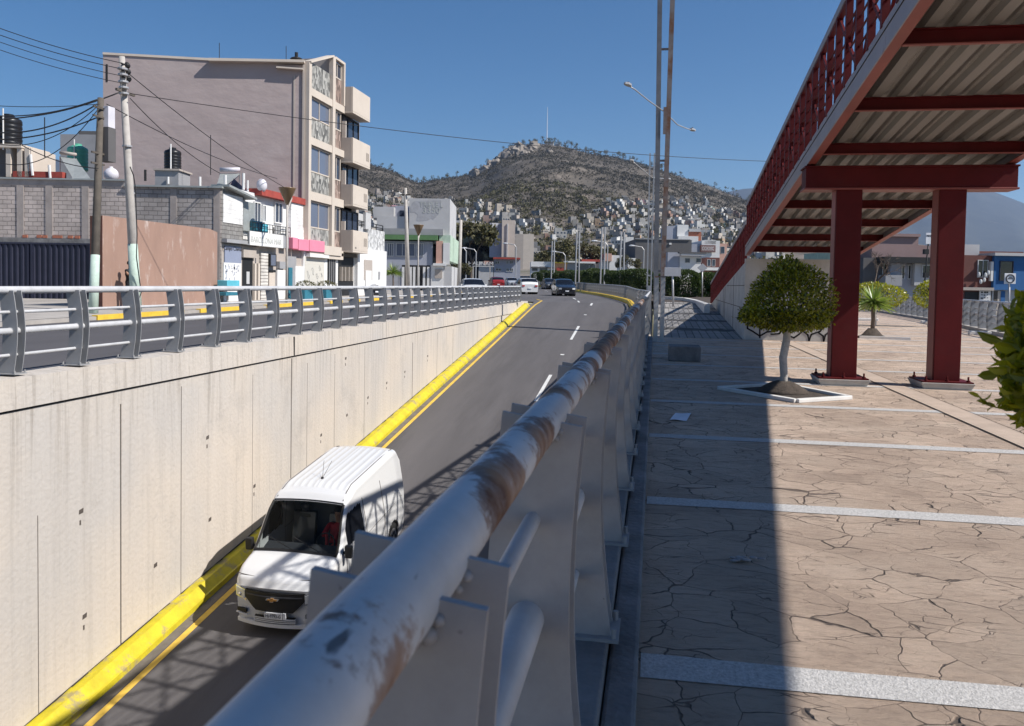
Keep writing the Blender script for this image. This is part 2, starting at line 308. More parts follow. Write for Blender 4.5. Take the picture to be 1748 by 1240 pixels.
M = dict(
 asphalt=mat('asphalt', (.105, .098, .10), .85, .14, .7, .35, 90, stretch=(1.6, .12, 1), world=True, col2=(.072, .067, .069), c2t=(.5, .75), c2s=.6),
 street=mat('street_asphalt', (.085, .08, .084), .88, .18, .5, .3, 60, world=True, stretch=(1, .3, 1)),
 ground=mat('dry_ground', (.20, .175, .15), .95, .25, .05, world=True, col2=(.11, .105, .07), c2t=(.45, .6), c2s=.03),
 walk=mat('pavement_concrete', (.36, .33, .30), .9, .16, 1.2, .2, world=True), strip=mat('aggregate_strip', (.46, .445, .43), .85, .30, 60, .5, 120, world=True),
 walk2=mat('smooth_band', (.44, .345, .275), .85, .16, 2.5, .3, 60, world=True), coping=mat('coping_concrete', (.19, .185, .185), .92, .3, 2.5, .6, 25, world=True, col2=(.11, .105, .10), c2t=(.5, .75), c2s=2), dark=mat('dark_joint', (.035, .03, .028), .95), hole=mat('hole_shadow', (.09, .075, .065), .95),
 yellow=mat('yellow_kerb_paint', (.54, .445, .02), .6, .18, 3, .4, 25, world=True, col2=(.33, .27, .13), c2t=(.54, .64), c2s=2.6), yline=mat('yellow_line_paint', (.66, .43, .07), .7, .2, 4, world=True),
 okerb=mat('ochre_kerb_paint', (.72, .47, .05), .7, .15, 3, world=True, col2=(.4, .33, .24), c2t=(.6, .72), c2s=3), white_line=mat('white_line_paint', (.62, .62, .60), .7, .15, 8, world=True),
 gutter=mat('gutter_concrete', (.16, .14, .12), .95, .25, 3, world=True),
 rail=railmat('rusty_grey_paint', (.58, .575, .575), ((.10, .042, .024), (.30, .17, .10)), .53, 2.4), rail2=railmat('grey_paint', (.50, .50, .51), ((.2, .12, .08), (.35, .25, .18)), .75, 2.2, .75),
 plate=railmat('plate_paint', (.36, .345, .345), ((.2, .14, .1), (.33, .28, .25)), .70, 2.2, .74), plate2=mat('grey_plate', (.28, .28, .285), .6, .1, 3),
 red=mat('red_steel_paint', (.085, .0055, .0065), .6, .2, 1.5, .05, 20, col2=(.088, .013, .013), c2t=(.55, .8), c2s=2.5, world=True, spec=.2), redl=mat('red_steel_lit', (.24, .06, .05), .5, .15, 1.5), girder=mat('steel_sky_reflection', (.26, .235, .25), .5, .15, 1.5, world=True, col2=(.18, .12, .12), c2t=(.6, .7), c2s=1.5),  # girder colour carries the sky's reflection; redl is red steel brightened as if lit
 deck=mat('galvanised_deck', (.20, .187, .172), .5, .12, 1, stretch=(1, .1, 1), world=True, spec=.5), abut=mat('abutment_concrete', (.46, .44, .41), .9, .2, 1.5, .2, world=True, col2=(.33, .30, .27), c2t=(.52, .7), c2s=1.2),
 galv=mat('galvanised_steel', (.42, .41, .41), .45, .12, 2, metal=.4), mastl=mat('weathered_mast', (.17, .165, .17), .5, .25, 1.5, metal=.3, world=True), mast=mat('rusting_mast', (.20, .17, .16), .6, .2, 1.2, col2=(.16, .075, .04), c2t=(.48, .62), c2s=.9, world=True),
 black=mat('black_paint', (.015, .015, .016), .6), wire=mat('cable_rubber', (.02, .02, .022), .6), conc2=mat('pole_concrete', (.42, .39, .36), .9, .15, 3), mint=mat('mint_paint', (.45, .55, .48), .8, .15, 4), wood=mat('dark_pole', (.10, .085, .07), .85, .2, 4),
 bark=mat('whitewashed_bark', (.42, .39, .36), .9, .25, 10, .5, 40), bark2=mat('brown_bark', (.12, .09, .07), .95, .25, 6, .5, 30), soil=mat('dark_soil', (.07, .055, .045), 1, .4, 12, .8, 50), whitek=mat('white_kerb', (.66, .64, .61), .8, .1, 4, world=True),
 brown=mat('brown_stucco', (.315, .20, .155), .9, .1, 1.2, .3, 40, world=True, stretch=(1, 1, .35), col2=(.50, .41, .37), c2t=(.56, .72), c2s=2.6), brownd=mat('brown_wall_end', (.13, .06, .045), .9),
 navy=mat('navy_gate_paint', (.022, .024, .045), .5, .15, 2), mauve=mat('mauve_plaster', (.37, .305, .295), .92, .06, .35, .25, .9, world=True, stretch=(1, 1, 1.8), col2=(.41, .35, .34), c2t=(.5, .75), c2s=.3), cream=mat('cream_plaster', (.55, .48, .41), .85, .06, .8, world=True),
 creamd=mat('taupe_plaster', (.40, .35, .31), .85, .06, .8, world=True), white=mat('white_plaster', (.68, .67, .655), .85, .07, 1, world=True, col2=(.55, .53, .5), c2t=(.65, .8), c2s=1.5), offw=mat('off_white_wall', (.46, .455, .455), .88, .08, .6, world=True), grey=mat('grey_render', (.30, .30, .31), .9, .12, .6, world=True),
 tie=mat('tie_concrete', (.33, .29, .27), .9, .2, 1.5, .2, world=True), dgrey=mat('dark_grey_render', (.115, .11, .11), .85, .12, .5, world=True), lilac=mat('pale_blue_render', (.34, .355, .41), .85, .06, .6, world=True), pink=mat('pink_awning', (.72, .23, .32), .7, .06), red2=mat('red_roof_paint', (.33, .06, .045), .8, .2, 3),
 rbrown=mat('red_brown_wall', (.14, .055, .045), .85, .15, 1, world=True), blue=mat('blue_wall_paint', (.03, .12, .30), .8, .1, 1, world=True), salmon=mat('salmon_wall', (.55, .33, .26), .85, .1, 1, world=True), green=mat('green_band', (.10, .20, .085), .8, .1), mintw=mat('mint_wall', (.42, .53, .42), .85),
 orange=mat('orange_wall', (.62, .36, .2), .85, .1), yel2=mat('yellow_sign', (.7, .5, .05), .7), pinkw=mat('pink_wall', (.55, .25, .32), .85), teal=mat('teal_wall', (.2, .4, .38), .85), plum=mat('dusty_mauve_roof', (.28, .19, .18), .85, .1, .5, world=True),
 stone=stonemat('stone_cladding', (.10, .10, .095), (.24, .235, .22), (.40, .39, .36)), stone2=stonemat('red_stone_cladding', (.12, .09, .075), (.24, .17, .14), (.36, .27, .23), 5), stonew=stonemat('white_stone_cladding', (.30, .30, .30), (.48, .48, .48), (.62, .62, .61), 7),
 gl=glass('window_glass', (.035, .045, .07)), glb=glass('curtained_glass', (.13, .15, .20), .15), gld=glass('dark_glass', (.008, .009, .012), .05), shut=mat('cream_shutter', (.58, .55, .49), .6, .06, 3, .3, 4, stretch=(.2, .2, 12)), frame=mat('window_frame', (.5, .5, .5), .5),
 tank=mat('black_tank', (.012, .012, .014), .35), tankg=mat('green_tank', (.10, .38, .27), .4), tankw=mat('white_tank', (.62, .60, .64), .5), panel=mat('solar_tubes', (.02, .022, .05), .25), tin=mat('tin_sheet', (.36, .38, .37), .5, .12, 3, metal=.3),
 rock=mat('hill_rock', (.24, .21, .18), .95, .35, .05, world=True), paper=mat('white_paper', (.72, .74, .80), .8, .03), carw=mat('white_car_paint', (.68, .68, .68), .22, .02, 1, coat=.6), cark=mat('black_car_paint', (.014, .017, .026), .18, .1, 1, coat=.8), carb=mat('dark_blue_car_paint', (.02, .03, .055), .2, .1, 1, coat=.8),
 carr=mat('red_car_paint', (.25, .02, .02), .25, .1, 1, coat=.6), cars=mat('silver_car_paint', (.55, .56, .58), .3, .03, 1, metal=.3, coat=.5), carg=mat('grey_car_paint', (.06, .062, .07), .25, .05, 1, coat=.6), tyre=mat('tyre_rubber', (.018, .018, .018), .85), rim=mat('alloy_rim', (.5, .5, .5), .35, metal=.8), plast=mat('black_plastic', (.012, .012, .013), .5),
 lamp=glass('headlamp_glass', (.62, .62, .60), .1), gold=mat('gold_emblem', (.62, .33, .10), .3, .02, metal=.6), chrome=mat('chrome', (.7, .7, .7), .15, .02, metal=.9), wsh=glass('windscreen', (.01, .012, .012), .04, .16), skin=mat('skin', (.36, .2, .13), .6), hair=mat('hair', (.02, .015, .012), .7), redc=mat('red_cloth', (.42, .03, .035), .85), blackc=mat('black_cloth', (.012, .012, .014), .9), whitec=mat('white_cloth', (.6, .6, .6), .9), jean=mat('denim', (.04, .06, .12), .9),
 cyan=mat('turquoise_plastic', (.10, .42, .52), .6), cyand=mat('teal_plastic', (.03, .16, .22), .6), glassl=mat('amber_lamp_glass', (.20, .13, .07), .3), brick=mat('red_brick', (.35, .13, .08), .9, .2, 8, world=True),
 signw=mat('sign_white', (.66, .67, .70), .5), signg=mat('sign_back', (.36, .36, .38), .5, metal=.2), ink=mat('dark_ink', (.05, .05, .06), .8), poster=mat('blue_grey_poster', (.24, .27, .36), .7, .06), grf=mat('black_spray', (.02, .018, .02), .9), grf2=mat('grey_spray', (.36, .35, .33), .9), faded=mat('faded_letters', (.46, .47, .44), .9), stain=mat('mural_patch', (.37, .37, .385), .9),
 curtain=mat('curtain', (.3, .28, .25), .9), plasticbag=mat('clear_plastic', (.3, .28, .28), .3))
for n_ in M['mauve'].node_tree.nodes:
    if n_.type == 'BUMP': n_.inputs['Distance'].default_value = .12; n_.inputs['Strength'].default_value = .35
M['block'] = blockmat('concrete_blocks', (.42, .365, .335), (.50, .43, .395), (.24, .21, .195), .40, .20, .014, .9, (.985, .171, 0))
M['blockd'] = blockmat('grey_concrete_blocks', (.30, .27, .255), (.38, .345, .325), (.17, .155, .15), .40, .20, .014, .9, (.985, .171, 0))
M['blocky'] = blockmat('side_concrete_blocks', (.21, .20, .19), (.26, .25, .235), (.13, .12, .115), .40, .20, .014, .9, (0, 1, 0))
M['wblock'] = blockmat('white_painted_blocks', (.72, .71, .69), (.76, .75, .74), (.60, .59, .57), .40, .20, .010, .4, (0, 1, 0))
M['cobble'] = blockmat('cobble_slope', (.24, .23, .22), (.33, .31, .29), (.08, .075, .07), .22, .12, .014, 1.0, (1, 0, 0))
M['siding'] = blockmat('striped_siding', (.60, .57, .52), (.62, .59, .54), (.30, .28, .26), 6, .17, .03, .5, (0, 1, 0))
leaf_y = leafmat('topiary_leaf', (.022, .038, .006), (.32, .32, .02), .35, .25); leaf_n = leafmat('laurel_leaf', (.09, .12, .010), (.36, .34, .025), .45, .32)
leaf_p = leafmat('yucca_leaf', (.09, .17, .04), (.30, .36, .13), .3); leaf_h = leafmat('hedge_leaf', (.018, .030, .010), (.075, .115, .025), .2, .6); leaf_o = leafmat('olive_leaf', (.05, .045, .025), (.13, .12, .05), .2, .7)
scrub_m = leafmat('dry_scrub', (.048, .043, .033), (.095, .086, .068), .1, .9)
def text(name, s, h, pl, u, z, out, mt, parent, wfit=None, origin_y=None):
    cu = bpy.data.curves.new(name, 'FONT'); cu.body = s; cu.size = h*1.35; cu.extrude = .006; cu.align_x = 'CENTER'; cu.align_y = 'CENTER'
    t = bpy.data.objects.new(name, cu); C.objects.link(t); bpy.context.view_layer.update()
    me = bpy.data.meshes.new_from_object(t.evaluated_get(bpy.context.evaluated_depsgraph_get())); bpy.data.objects.remove(t)
    me.name = name; me.materials.clear(); me.materials.append(mt)
    xs = [v.co.x for v in me.vertices]; w = max(xs)-min(xs); k = wfit/w if wfit else 1
    d = pl.d if (RT.dot(pl.d) > 0) else -pl.d; pos = pl.p(u, z, out)
    for v in me.vertices: v.co = (d*(v.co.x*k)+Vector((0, 0, 1))*v.co.y+pl.n*v.co.z)+pos-wloc(parent)
    o = bpy.data.objects.new(name, me); C.objects.link(o); o.parent = parent; WL[o] = wloc(parent); return o
def stroke(mb, pts, w, pl, mi=0, out=.0):   # flat painted stroke on a wall plane, pixel points
    q = [pl.uz(*p) for p in pts]
    for (a, b), (c, d) in zip(q, q[1:]):
        v = Vector((c-a, d-b)); L = v.length or 1; n = Vector((-v.y, v.x))/L*w/2; e = v/L*w*.3
        mb.poly([pl.p(a-e.x+n.x, b-e.y+n.y, out), pl.p(c+e.x+n.x, d+e.y+n.y, out), pl.p(c+e.x-n.x, d+e.y-n.y, out), pl.p(a-e.x-n.x, b-e.y-n.y, out)], pl.n*.004, mi)
exec_parts = True
# ------------------------------------------------------------------ the setting: ground, streets, underpass road, plaza
XRP = [(-60, -.85), (36, -.85), (52, -1.5), (60, -2.4), (67, -3.4), (80.6, -5.7), (98, -9.4), (110, -12.5), (124, -16), (145, -23), (165, -32), (180, -42)]
XLP = [(-60, -17.5), (74, -17.5), (90, -21), (110, -28), (130, -37), (150, -48), (180, -70)]
def XR(Y): return itp(Y, XRP)
def sweep(mb, path, prof, mi=0, caps=True):
    path = [Vector(p) for p in path]; b = len(mb.v); n = len(prof)
    for i, p in enumerate(path):
        d = path[min(i+1, len(path)-1)]-path[max(i-1, 0)]; d.z = 0; d.normalize(); r = Vector((d.y, -d.x, 0))
        for a, z in prof: mb.v.append(p+r*a+Vector((0, 0, z)))
    for i in range(len(path)-1):
        for j in range(n):
            a = b+i*n+j; c = b+i*n+(j+1) % n; mb.f.append((a, c, c+n, a+n)); mb.m.append(mi)
    if caps: mb.f.append(tuple(b+j for j in reversed(range(n)))); mb.m.append(mi); mb.f.append(tuple(b+(len(path)-1)*n+j for j in range(n))); mb.m.append(mi)
def struct(name, mb, mt, smooth=False): return tag(mb.build(name, mt, smooth=smooth), kind='structure')
mb = MB()
xl = [-10500, -2000, -600, -200, -90, -45, -30, -17.6, -8.65, -.03, 3, 6, 12, 20, 40, 90, 200, 600, 2000, 10500]
yl = [-3000, -600, -60, -30, -10, 0, 10, 20, 30, 40, 54, 58, 62, 70, 88, 100, 113, 130, 150, 180, 220, 260, 300, 350, 500, 1500, 5000, 10500]
def gz(x, y): return (G(y) if x <= -8.6 or y > 120 else itp(y, GR))-.06
idx = {}
for x in xl:
    for y in yl: idx[x, y] = len(mb.v); mb.v.append(Vector((x, y, gz(x, y))))
for a, b in zip(xl, xl[1:]):
    for c, d in zip(yl, yl[1:]):
        if a >= -8.66 and b <= -.02 and c >= -60 and d <= 54: continue
        mb.f.append((idx[a, c], idx[b, c], idx[b, d], idx[a, d])); mb.m.append(0)
struct('ground', mb, M['ground'])
mb = MB(); ys = [-60, -30, -10, 0, 2.5, 10, 20, 30, 40, 50, 52, 54]
for a, b in zip(ys, ys[1:]): mb.face([(-7.9, a, zroad(a)), (-.45, a, zroad(a)), (-.45, b, zroad(b)), (-7.9, b, zroad(b))])
ys = [54, 58, 62, 66, 70, 75, 80.6, 88, 98, 104, 110, 117, 124, 134, 145, 155, 165, 180]
for a, b in zip(ys, ys[1:]): mb.face([(itp(a, XLP), a, G(a)), (XR(a)+.1, a, G(a)), (XR(b)+.1, b, G(b)), (itp(b, XLP), b, G(b))])
struct('road', mb, M['asphalt'])
mb = MB(); ys = [-60, -10, 10, 30, 50, 54]
for a, b in zip(ys, ys[1:]): mb.face([(-17.5, a, G(a)), (-8.6, a, G(a)), (-8.6, b, G(b)), (-17.5, b, G(b))])
struct('left_street', mb, M['street'])
mb = MB(); ys = [-40, 10, 50, 74]
for a, b in zip(ys, ys[1:]): mb.face([(-17.62, a, G(a)+.13), (-17.62, b, G(b)+.13), (-20.5, b, G(b)+.25), (-20.5, a, G(a)+.25)])
for a, b in zip(ys, ys[1:]): mb.face([(-20.5, a, G(a)+.25), (-20.5, b, G(b)+.25), (-60, b, G(b)+.2), (-60, a, G(a)+.2)])
struct('pavement', mb, M['walk'])
# kerb of the left pavement: painted pieces between gaps
kr = thing('kerb', 'low pavement kerb painted ochre in stretches along the far side of the left street', 'kerb', (-17.55, 30, .1))
mb = MB(); sweep(mb, [(-17.56, a, G(a)) for a in (-40, 10, 30, 50, 74)], [(-.07, -.05), (.09, -.05), (.09, .11), (-.07, .12)]); mb.build('kerb_stone', M['walk'], kr)
for a, b in ((23.4, 25.0), (25.1, 28.3), (29.4, 33.5), (35, 41), (42.4, 44.2), (45.4, 47), (48.6, 50.4), (53, 54.6), (57, 58), (62, 63.2), (66, 67)):
    mb = MB(); sweep(mb, [(-17.52, a, G(a)), (-17.52, b, G(b))], [(-.11, -.05), (.10, -.05), (.10, .15), (-.11, .155)]); mb.build('painted_stretch', M['okerb'], kr)
# lane dashes and edge line: road markings
mb = MB()
def on_road(x, y): return zroad(y)+.006
for a, b in ((4.2, 8.4), (16.3, 20.5), (28.4, 32.6), (40.5, 44.6), (52.8, 53.9)):
    mb.face([(-4.1, a, on_road(0, a)), (-3.97, a, on_road(0, a)), (-3.97, b, on_road(0, b)), (-4.1, b, on_road(0, b))])
def cl(y): return XR(y)-3.15+(y-54)*-.006
for a, b in ((54.6, 58), (62, 66), (72, 76), (84, 88), (96, 100), (108, 112)): mb.face([(cl(a)-.06, a, G(a)+.012), (cl(a)+.06, a, G(a)+.012), (cl(b)+.06, b, G(b)+.012), (cl(b)-.06, b, G(b)+.012)])
for y in (12.5, 24.6, 36.6, 48.6): mb.face([(-4.12, y, on_road(0, y)+.002), (-3.95, y, on_road(0, y)+.002), (-3.95, y+.22, on_road(0, y+.22)+.002), (-4.12, y+.22, on_road(0, y+.22)+.002)])
struct('lane_markings', mb, M['white_line'])
mb = MB(); ys = [-40, 2.5, 10, 20, 30, 40, 50, 52.3]
for a, b in zip(ys, ys[1:]): mb.face([(-7.66, a, zroad(a)+.006), (-7.54, a, zroad(a)+.006), (-7.54, b, zroad(b)+.006), (-7.66, b, zroad(b)+.006)])
q = [(-7.6, 52.3), (-7.5, 54), (-7.7, 56.5), (-8.6, 60)]
for (a, b), (c, d) in zip(q, q[1:]): mb.face([(a-.06, b, zroad(b)+.012), (a+.06, b, zroad(b)+.012), (c+.06, d, zroad(d)+.012), (c-.06, d, zroad(d)+.012)])
struct('edge_line', mb, M['yline'])
mb = MB(); mb.face([(-1.9, 31, zroad(31)+.005), (-1.82, 31, zroad(31)+.005), (-1.55, 38.3, zroad(38.3)+.005), (-1.63, 38.3, zroad(38.3)+.005)])
struct('asphalt_seam', mb, M['dark'])
mb = MB()
for a, b in zip([-40, 2.5, 10, 20, 30, 40, 50], [2.5, 10, 20, 30, 40, 50, 53]): mb.face([(-8.2, a, zroad(a)+.004), (-7.68, a, zroad(a)+.004), (-7.68, b, zroad(b)+.004), (-8.2, b, zroad(b)+.004)])
struct('gutter', mb, M['gutter'])
# trench walls
def wtop(Y): return .155+.0045*(Y-8)
rw = thing('retaining_wall', 'tall pale board-marked concrete wall on the far side of the sunken road', 'retaining wall', (-8.4, 20, -4))
mb = MB(); ys = [-60, -20, 2.5]+[2.5+i*2.5 for i in range(1, 21)]
for a, b in zip(ys, ys[1:]): mb.hexa([(-8.6, a, zroad(a)-.5), (-8.2, a, zroad(a)-.5), (-8.2, b, zroad(b)-.5), (-8.6, b, zroad(b)-.5), (-8.6, a, -.26), (-8.2, a, -.26), (-8.2, b, -.26), (-8.6, b, -.26)]) if zroad(b)-.5 < -.3 else None
mb.build('wall_face', conc, rw)
mb = MB()
ys = [-60, -10]+[(-10+i*2.0) for i in range(1, 32)]+[53]
for a, b in zip(ys, ys[1:]): mb.hexa([(-8.66, a, -.255), (-8.155, a, -.255), (-8.155, b, -.255), (-8.66, b, -.255), (-8.66, a, wtop(a)), (-8.165, a, wtop(a)-.01), (-8.165, b, wtop(b)-.01), (-8.66, b, wtop(b))])
mb.build('coping', conc, rw)
mb = MB(); mb.box((-8.198, -40, -.285), (-8.185, 41, -.2565)); mb.build('coping_shade_strip', M['dark'], rw)  # dark strip painted in for the shadow line under the coping
for px, y0, y1, w in ((206, 690, 1100, .035), (309, 660, 1000, .018), (65, 880, 1215, .014), (497, 612, 812, .045), (704, 585, 672, .05), (431, 640, 860, .008), (524, 620, 780, .012), (571, 605, 745, .01), (622, 590, 720, .008), (746, 568, 640, .02), (773, 562, 620, .016), (853, 545, 562, .03)):
    p = onx(px, (y0+y1)/2, -8.2); mb = MB(); zt = min(-.27, onx(px, y0, -8.2).z); w *= .7; mb.box((-8.21, p.y-w/2, zroad(p.y)+.1), (-8.196, p.y+w/2, zt)); mb.build('form_joint', M['dark'] if w > .04 else M['hole'], rw)
p = onx(502, 590, -8.16); mb = MB(); mb.box((-8.17, p.y-.03, -.25), (-8.152, p.y+.03, wtop(p.y)-.02)); mb.build('form_joint', M['dark'], rw)
for px, py in ((138, 873), (144, 1052), (265, 965), (354, 747), (358, 887), (434, 830), (548, 743), (592, 709), (628, 679), (660, 654), (691, 635), (730, 608), (590, 612)):
    p = onx(px, py, -8.2); mb = MB(); r = .042
    mb.poly([(-8.203, p.y-r, p.z-r*.9), (-8.203, p.y+r*1.1, p.z-r*.7), (-8.203, p.y+r*1.2, p.z+r*.9), (-8.203, p.y-r*.9, p.z+r*.6)], (.009, 0, 0))
    if random.random() < .45: mb.box((-8.203, p.y-.03, p.z-.2), (-8.195, p.y+.0, p.z-.13))
    mb.build('tie_hole', M['hole'], rw)
yk = thing('kerb', 'high glossy yellow kerb at the foot of the trench wall', 'kerb', (-8, 20, -3.6))
def kprof(w, h): return [(-w, -.1), (-w, h), (-w*.1, h), (w*.62, h*.62), (w, h*.1), (w, -.1)]
mb = MB(); sweep(mb, [(-8.02, y, zroad(y)) for y in [-40, 2.5]+[5+2.5*i for i in range(19)]+[51.5]]+[(-8.02, 52.2, zroad(52.2)-.12)], [(-.17, -.1), (-.17, .24), (.0, .25), (.13, .11), (.16, .10), (.17, -.1)]); mb.build('kerb_block', M['yellow'], yk, smooth=False, bevel=.006)
for q0, q1, dz in ((-.168, -.155, .247),):
    mb = MB(); random.seed(3); ys_ = [-40+.35*i for i in range(263)]
    for a, b in zip(ys_, ys_[1:]):
        w0 = random.uniform(.004, .04); mb.face([(-8.19, a, zroad(a)+.2545), (-8.19+w0, a, zroad(a)+.2545), (-8.19+random.uniform(.004, .04), b, zroad(b)+.2545), (-8.19, b, zroad(b)+.2545)])
    mb.build('dirt_line', M['dark'], yk)
rk = thing('kerb', 'ochre kerb curving left with the road under the far right railing', 'kerb', (-3, 60, .3))
def rpath(a, b, off=0, st=2.0, dz=0):
    out = []; y = a
    while y < b+.01:
        out.append((XR(y)+off, y, (zroad(y) if y < 54 else G(y))+dz)); y += st
    return out
mb = MB(); sweep(mb, rpath(-20, 178, .17, 3), [(-.17, -.1), (-.17, .08), (-.08, .20), (.17, .22), (.17, -.1)]); mb.build('kerb_block', M['okerb'], rk)
rw2 = thing('retaining_wall', 'concrete wall and coping of the underpass below the near railing', 'retaining wall', (-.3, 15, -3))
mb = MB(); mb.box((-.5, -60, -6), (-.08, 54, -.1)); mb.build('wall_face', conc, rw2)
mb = MB(); sweep(mb, [(-.27, -60, 0), (-.27, 50, 0)]+[(XR(y)+.75, y, G(y)-.12) for y in (54, 58, 62, 67, 74, 80.6, 90, 98, 110, 124, 145, 165, 178)], [(-.27, -.105), (-.27, .10), (.12, .10), (.12, -.105)])
mb.build('coping', M['coping'], rw2, bevel=.01)
mb = MB(); mb.box((-.145, -60, -.2), (-.03, 24, .045)); mb.build('kerb_lip', M['coping'], rw2, bevel=.015)
mb = MB(); mb.box((-8.7, -60.4, -6), (0, -60, 0)); one('end_wall', conc, 'concrete wall closing the underpass far behind the viewer', 'wall', mb=mb)
# plaza
RLP = [(-30, 9.5), (10, 9.9), (22, 10.8), (31, 11.8), (38.6, 13.0), (43.5, 13.6), (62.6, 15.3), (80, 17)]
mb = MB(); ys = [-30, 0, 10, 24.3, 31, 38.6, 43.5, 58]
for a, b in zip(ys, ys[1:]):
    x0 = -.03 if b < 24.4 else 2.3
    mb.face([(x0, a, 0), (itp(a, RLP), a, 0), (itp(b, RLP), b, 0), (x0, b, 0)])
struct('plaza', mb, plaza_m)
mb = MB()
for k in range(-3, 22):
    y = 3.23+2.53*k; x1 = itp(y, RLP)-.1; x0 = -.02 if y < 24 else 5.6
    n = 14; tilt = .012
    for i in range(n):
        a = lerp(x0, x1, i/n); b = lerp(x0, x1, (i+1)/n); j = lambda: random.uniform(-.006, .006)
        if i == 0: e0, e1 = y-.1+j(), y+.1+j()
        f0, f1 = y-.1+j(), y+.1+j(); mb.face([(a, e0+a*tilt, .004), (b, f0+b*tilt, .004), (b, f1+b*tilt, .004), (a, e1+a*tilt, .004)]); e0, e1 = f0, f1
struct('plaza_bands', mb, M['strip'])
mb = MB(); mb.face([(3.52, -20, .008), (3.86, -20, .008), (3.86, 24, .008), (3.52, 24, .008)]); struct('plaza_strip', mb, M['walk2'])
mb = MB()
for x in (3.51, 3.86): mb.face([(x, -20, .012), (x+.012, -20, .012), (x+.012, 24, .012), (x, 24, .012)])
struct('plaza_joint', mb, M['dark'])
mb = MB()
for i in range(10):
    a, b = 24.3+i*2.1, 24.3+(i+1)*2.1; za = .62*i/10; zb = .62*(i+1)/10
    mb.face([(.08, a, za+.002), (2.56+.024*(a-24.3), a, za+.002), (2.56+.024*(b-24.3), b, zb+.002), (.08, b, zb+.002)])
struct('embankment', mb, M['cobble'])
mb = MB(); mb.face([(.08, 45.3, .62), (3.1, 45.3, .62), (12, 62, .7), (4, 120, .9), (-7, 92, .62), (-.8, 62, .5)]); struct('verge', mb, M['soil'])
kc = MB(); sweep(kc, [tuple(onz(x, y, .66)) for x, y in ((1132, 508.5), (1150, 509.5), (1170, 511.5), (1190, 516), (1207, 523))], [(-.12, -.3), (-.12, .1), (.12, .1), (.12, -.3)])
one('kerb', M['whitek'], 'white curved kerb round the hedge bed beyond the cobbled slope', 'kerb', mb=kc)

# ------------------------------------------------------------------ steel railings of curved plates and tubes
def plate_mb(x, y, z0, z1, w, bow, t=.012, n=12, tip=.0, fl=.28):
    mb = MB(); pr = []
    for i in range(n+1):
        s = i/n; c = -bow*math.sin(math.pi*s); ww = w*(1.0+fl*(1-s)**2); pr.append((s, c-ww/2, c+ww/2))
    for sy in (-.068, .068):
        L = [Vector((x+a, y+sy, lerp(z0, z1+tip, s))) for s, a, b in pr]; R = [Vector((x+b, y+sy, lerp(z0, z1, s))) for s, a, b in pr]
        for i in range(n):
            mb.hexa([L[i]+Vector((0, -t/2, 0)), R[i]+Vector((0, -t/2, 0)), R[i]+Vector((0, t/2, 0)), L[i]+Vector((0, t/2, 0)), L[i+1]+Vector((0, -t/2, 0)), R[i+1]+Vector((0, -t/2, 0)), R[i+1]+Vector((0, t/2, 0)), L[i+1]+Vector((0, t/2, 0))])
    return mb
def railing(name, label, X, ys, zb, ztop, hs, mt_top, mt_tube, mt_plate, bow, loc, w=.25, y0=None, y1=None):
    t = thing(name, label, 'railing', loc); H = ztop-zb
    first = None
    for y in ys:
        if first is None:
            first = plate_mb(X, y, zb+.012, ztop-.005, w, bow, tip=.03 if bow > 0 else 0, fl=.28 if bow > 0 else .02).build('post', mt_plate, t, origin=(X, y, zb), fix=True)
            b = MB(); b.box((X-.16, y-.11, zb-.002), (X+.16, y+.11, zb+.012))
            for sx in (-.14, .14):
                for sy in (-.09, .09): b.tube([(X+sx, y+sy, zb), (X+sx, y+sy, zb+.05)], .012, 6)
            fb = b.build('base_plate', M['plate2'], first, origin=(X, y, zb))
        else:
            c = copy_to(first, (X, y, zb), t); d = fb.copy(); C.objects.link(d); d.parent = c
    a = y0 if y0 is not None else ys[0]-.3; e = y1 if y1 is not None else ys[-1]+.25
    for nm, h, r in hs:
        s = h/H; c = -bow*math.sin(math.pi*min(s, 1)); mb = MB()
        k = int((e-a)/.6)+2; mb.tube([(X+c, lerp(a, e, i/(k-1)), zb+h) for i in range(k)], r, 28 if r > .04 else 14); mb.build(nm, mt_top if nm == 'top_rail' else mt_tube, t, smooth=True)
        if .03 < r < .045:
            for y in ys[:8]:
                if y > 16: break
                for sy in (-.073, .073):
                    w_ = MB(); rr = r+.006; w_.tube([(X+c, y+sy-.005, zb+h), (X+c, y+sy+.005, zb+h)], rr, 24); w_.build('weld', mt_tube, t)
    return t
XN = -.268
nr = railing('railing', 'rust-blotched pale steel railing with curved plate posts running beside the viewer', XN, [-.30, .92]+[2.08+1.21*i for i in range(14)], .10, 1.155, (('top_rail', 1.055, .0475), ('thin_rail', .81, .021), ('middle_rail', .56, .045), ('thin_rail', .25, .02)), M['rail'], M['rail2'], M['plate'], .03, (XN, 8, .1), y0=-1.2, y1=18.3, w=.20)
lr = railing('railing', 'long grey steel railing with bright tubes along the top of the trench wall', -8.4, [4.55+1.25*i for i in range(38)], .185, 1.295, (('top_rail', 1.11, .05), ('thin_rail', .82, .022), ('middle_rail', .57, .044), ('thin_rail', .25, .022)), M['rail2'], M['rail2'], M['plate2'], -.06, (-8.4, 28, .2), w=.22, y0=3.8, y1=51.2)
random.seed(19)
for y in [.92, 2.08, 3.29, 4.5, 5.71, 6.92]:
    for sy in (-.068, .068):
        mb = MB()
        for k in range(7): a = math.radians(200+k*23); mb.ball((XN+.051*math.cos(a), y+sy-.008, 1.155+.051*math.sin(a)), random.uniform(.006, .011), n=7, k=5)
        mb.build('weld_bead', M['plate'], nr, smooth=True)
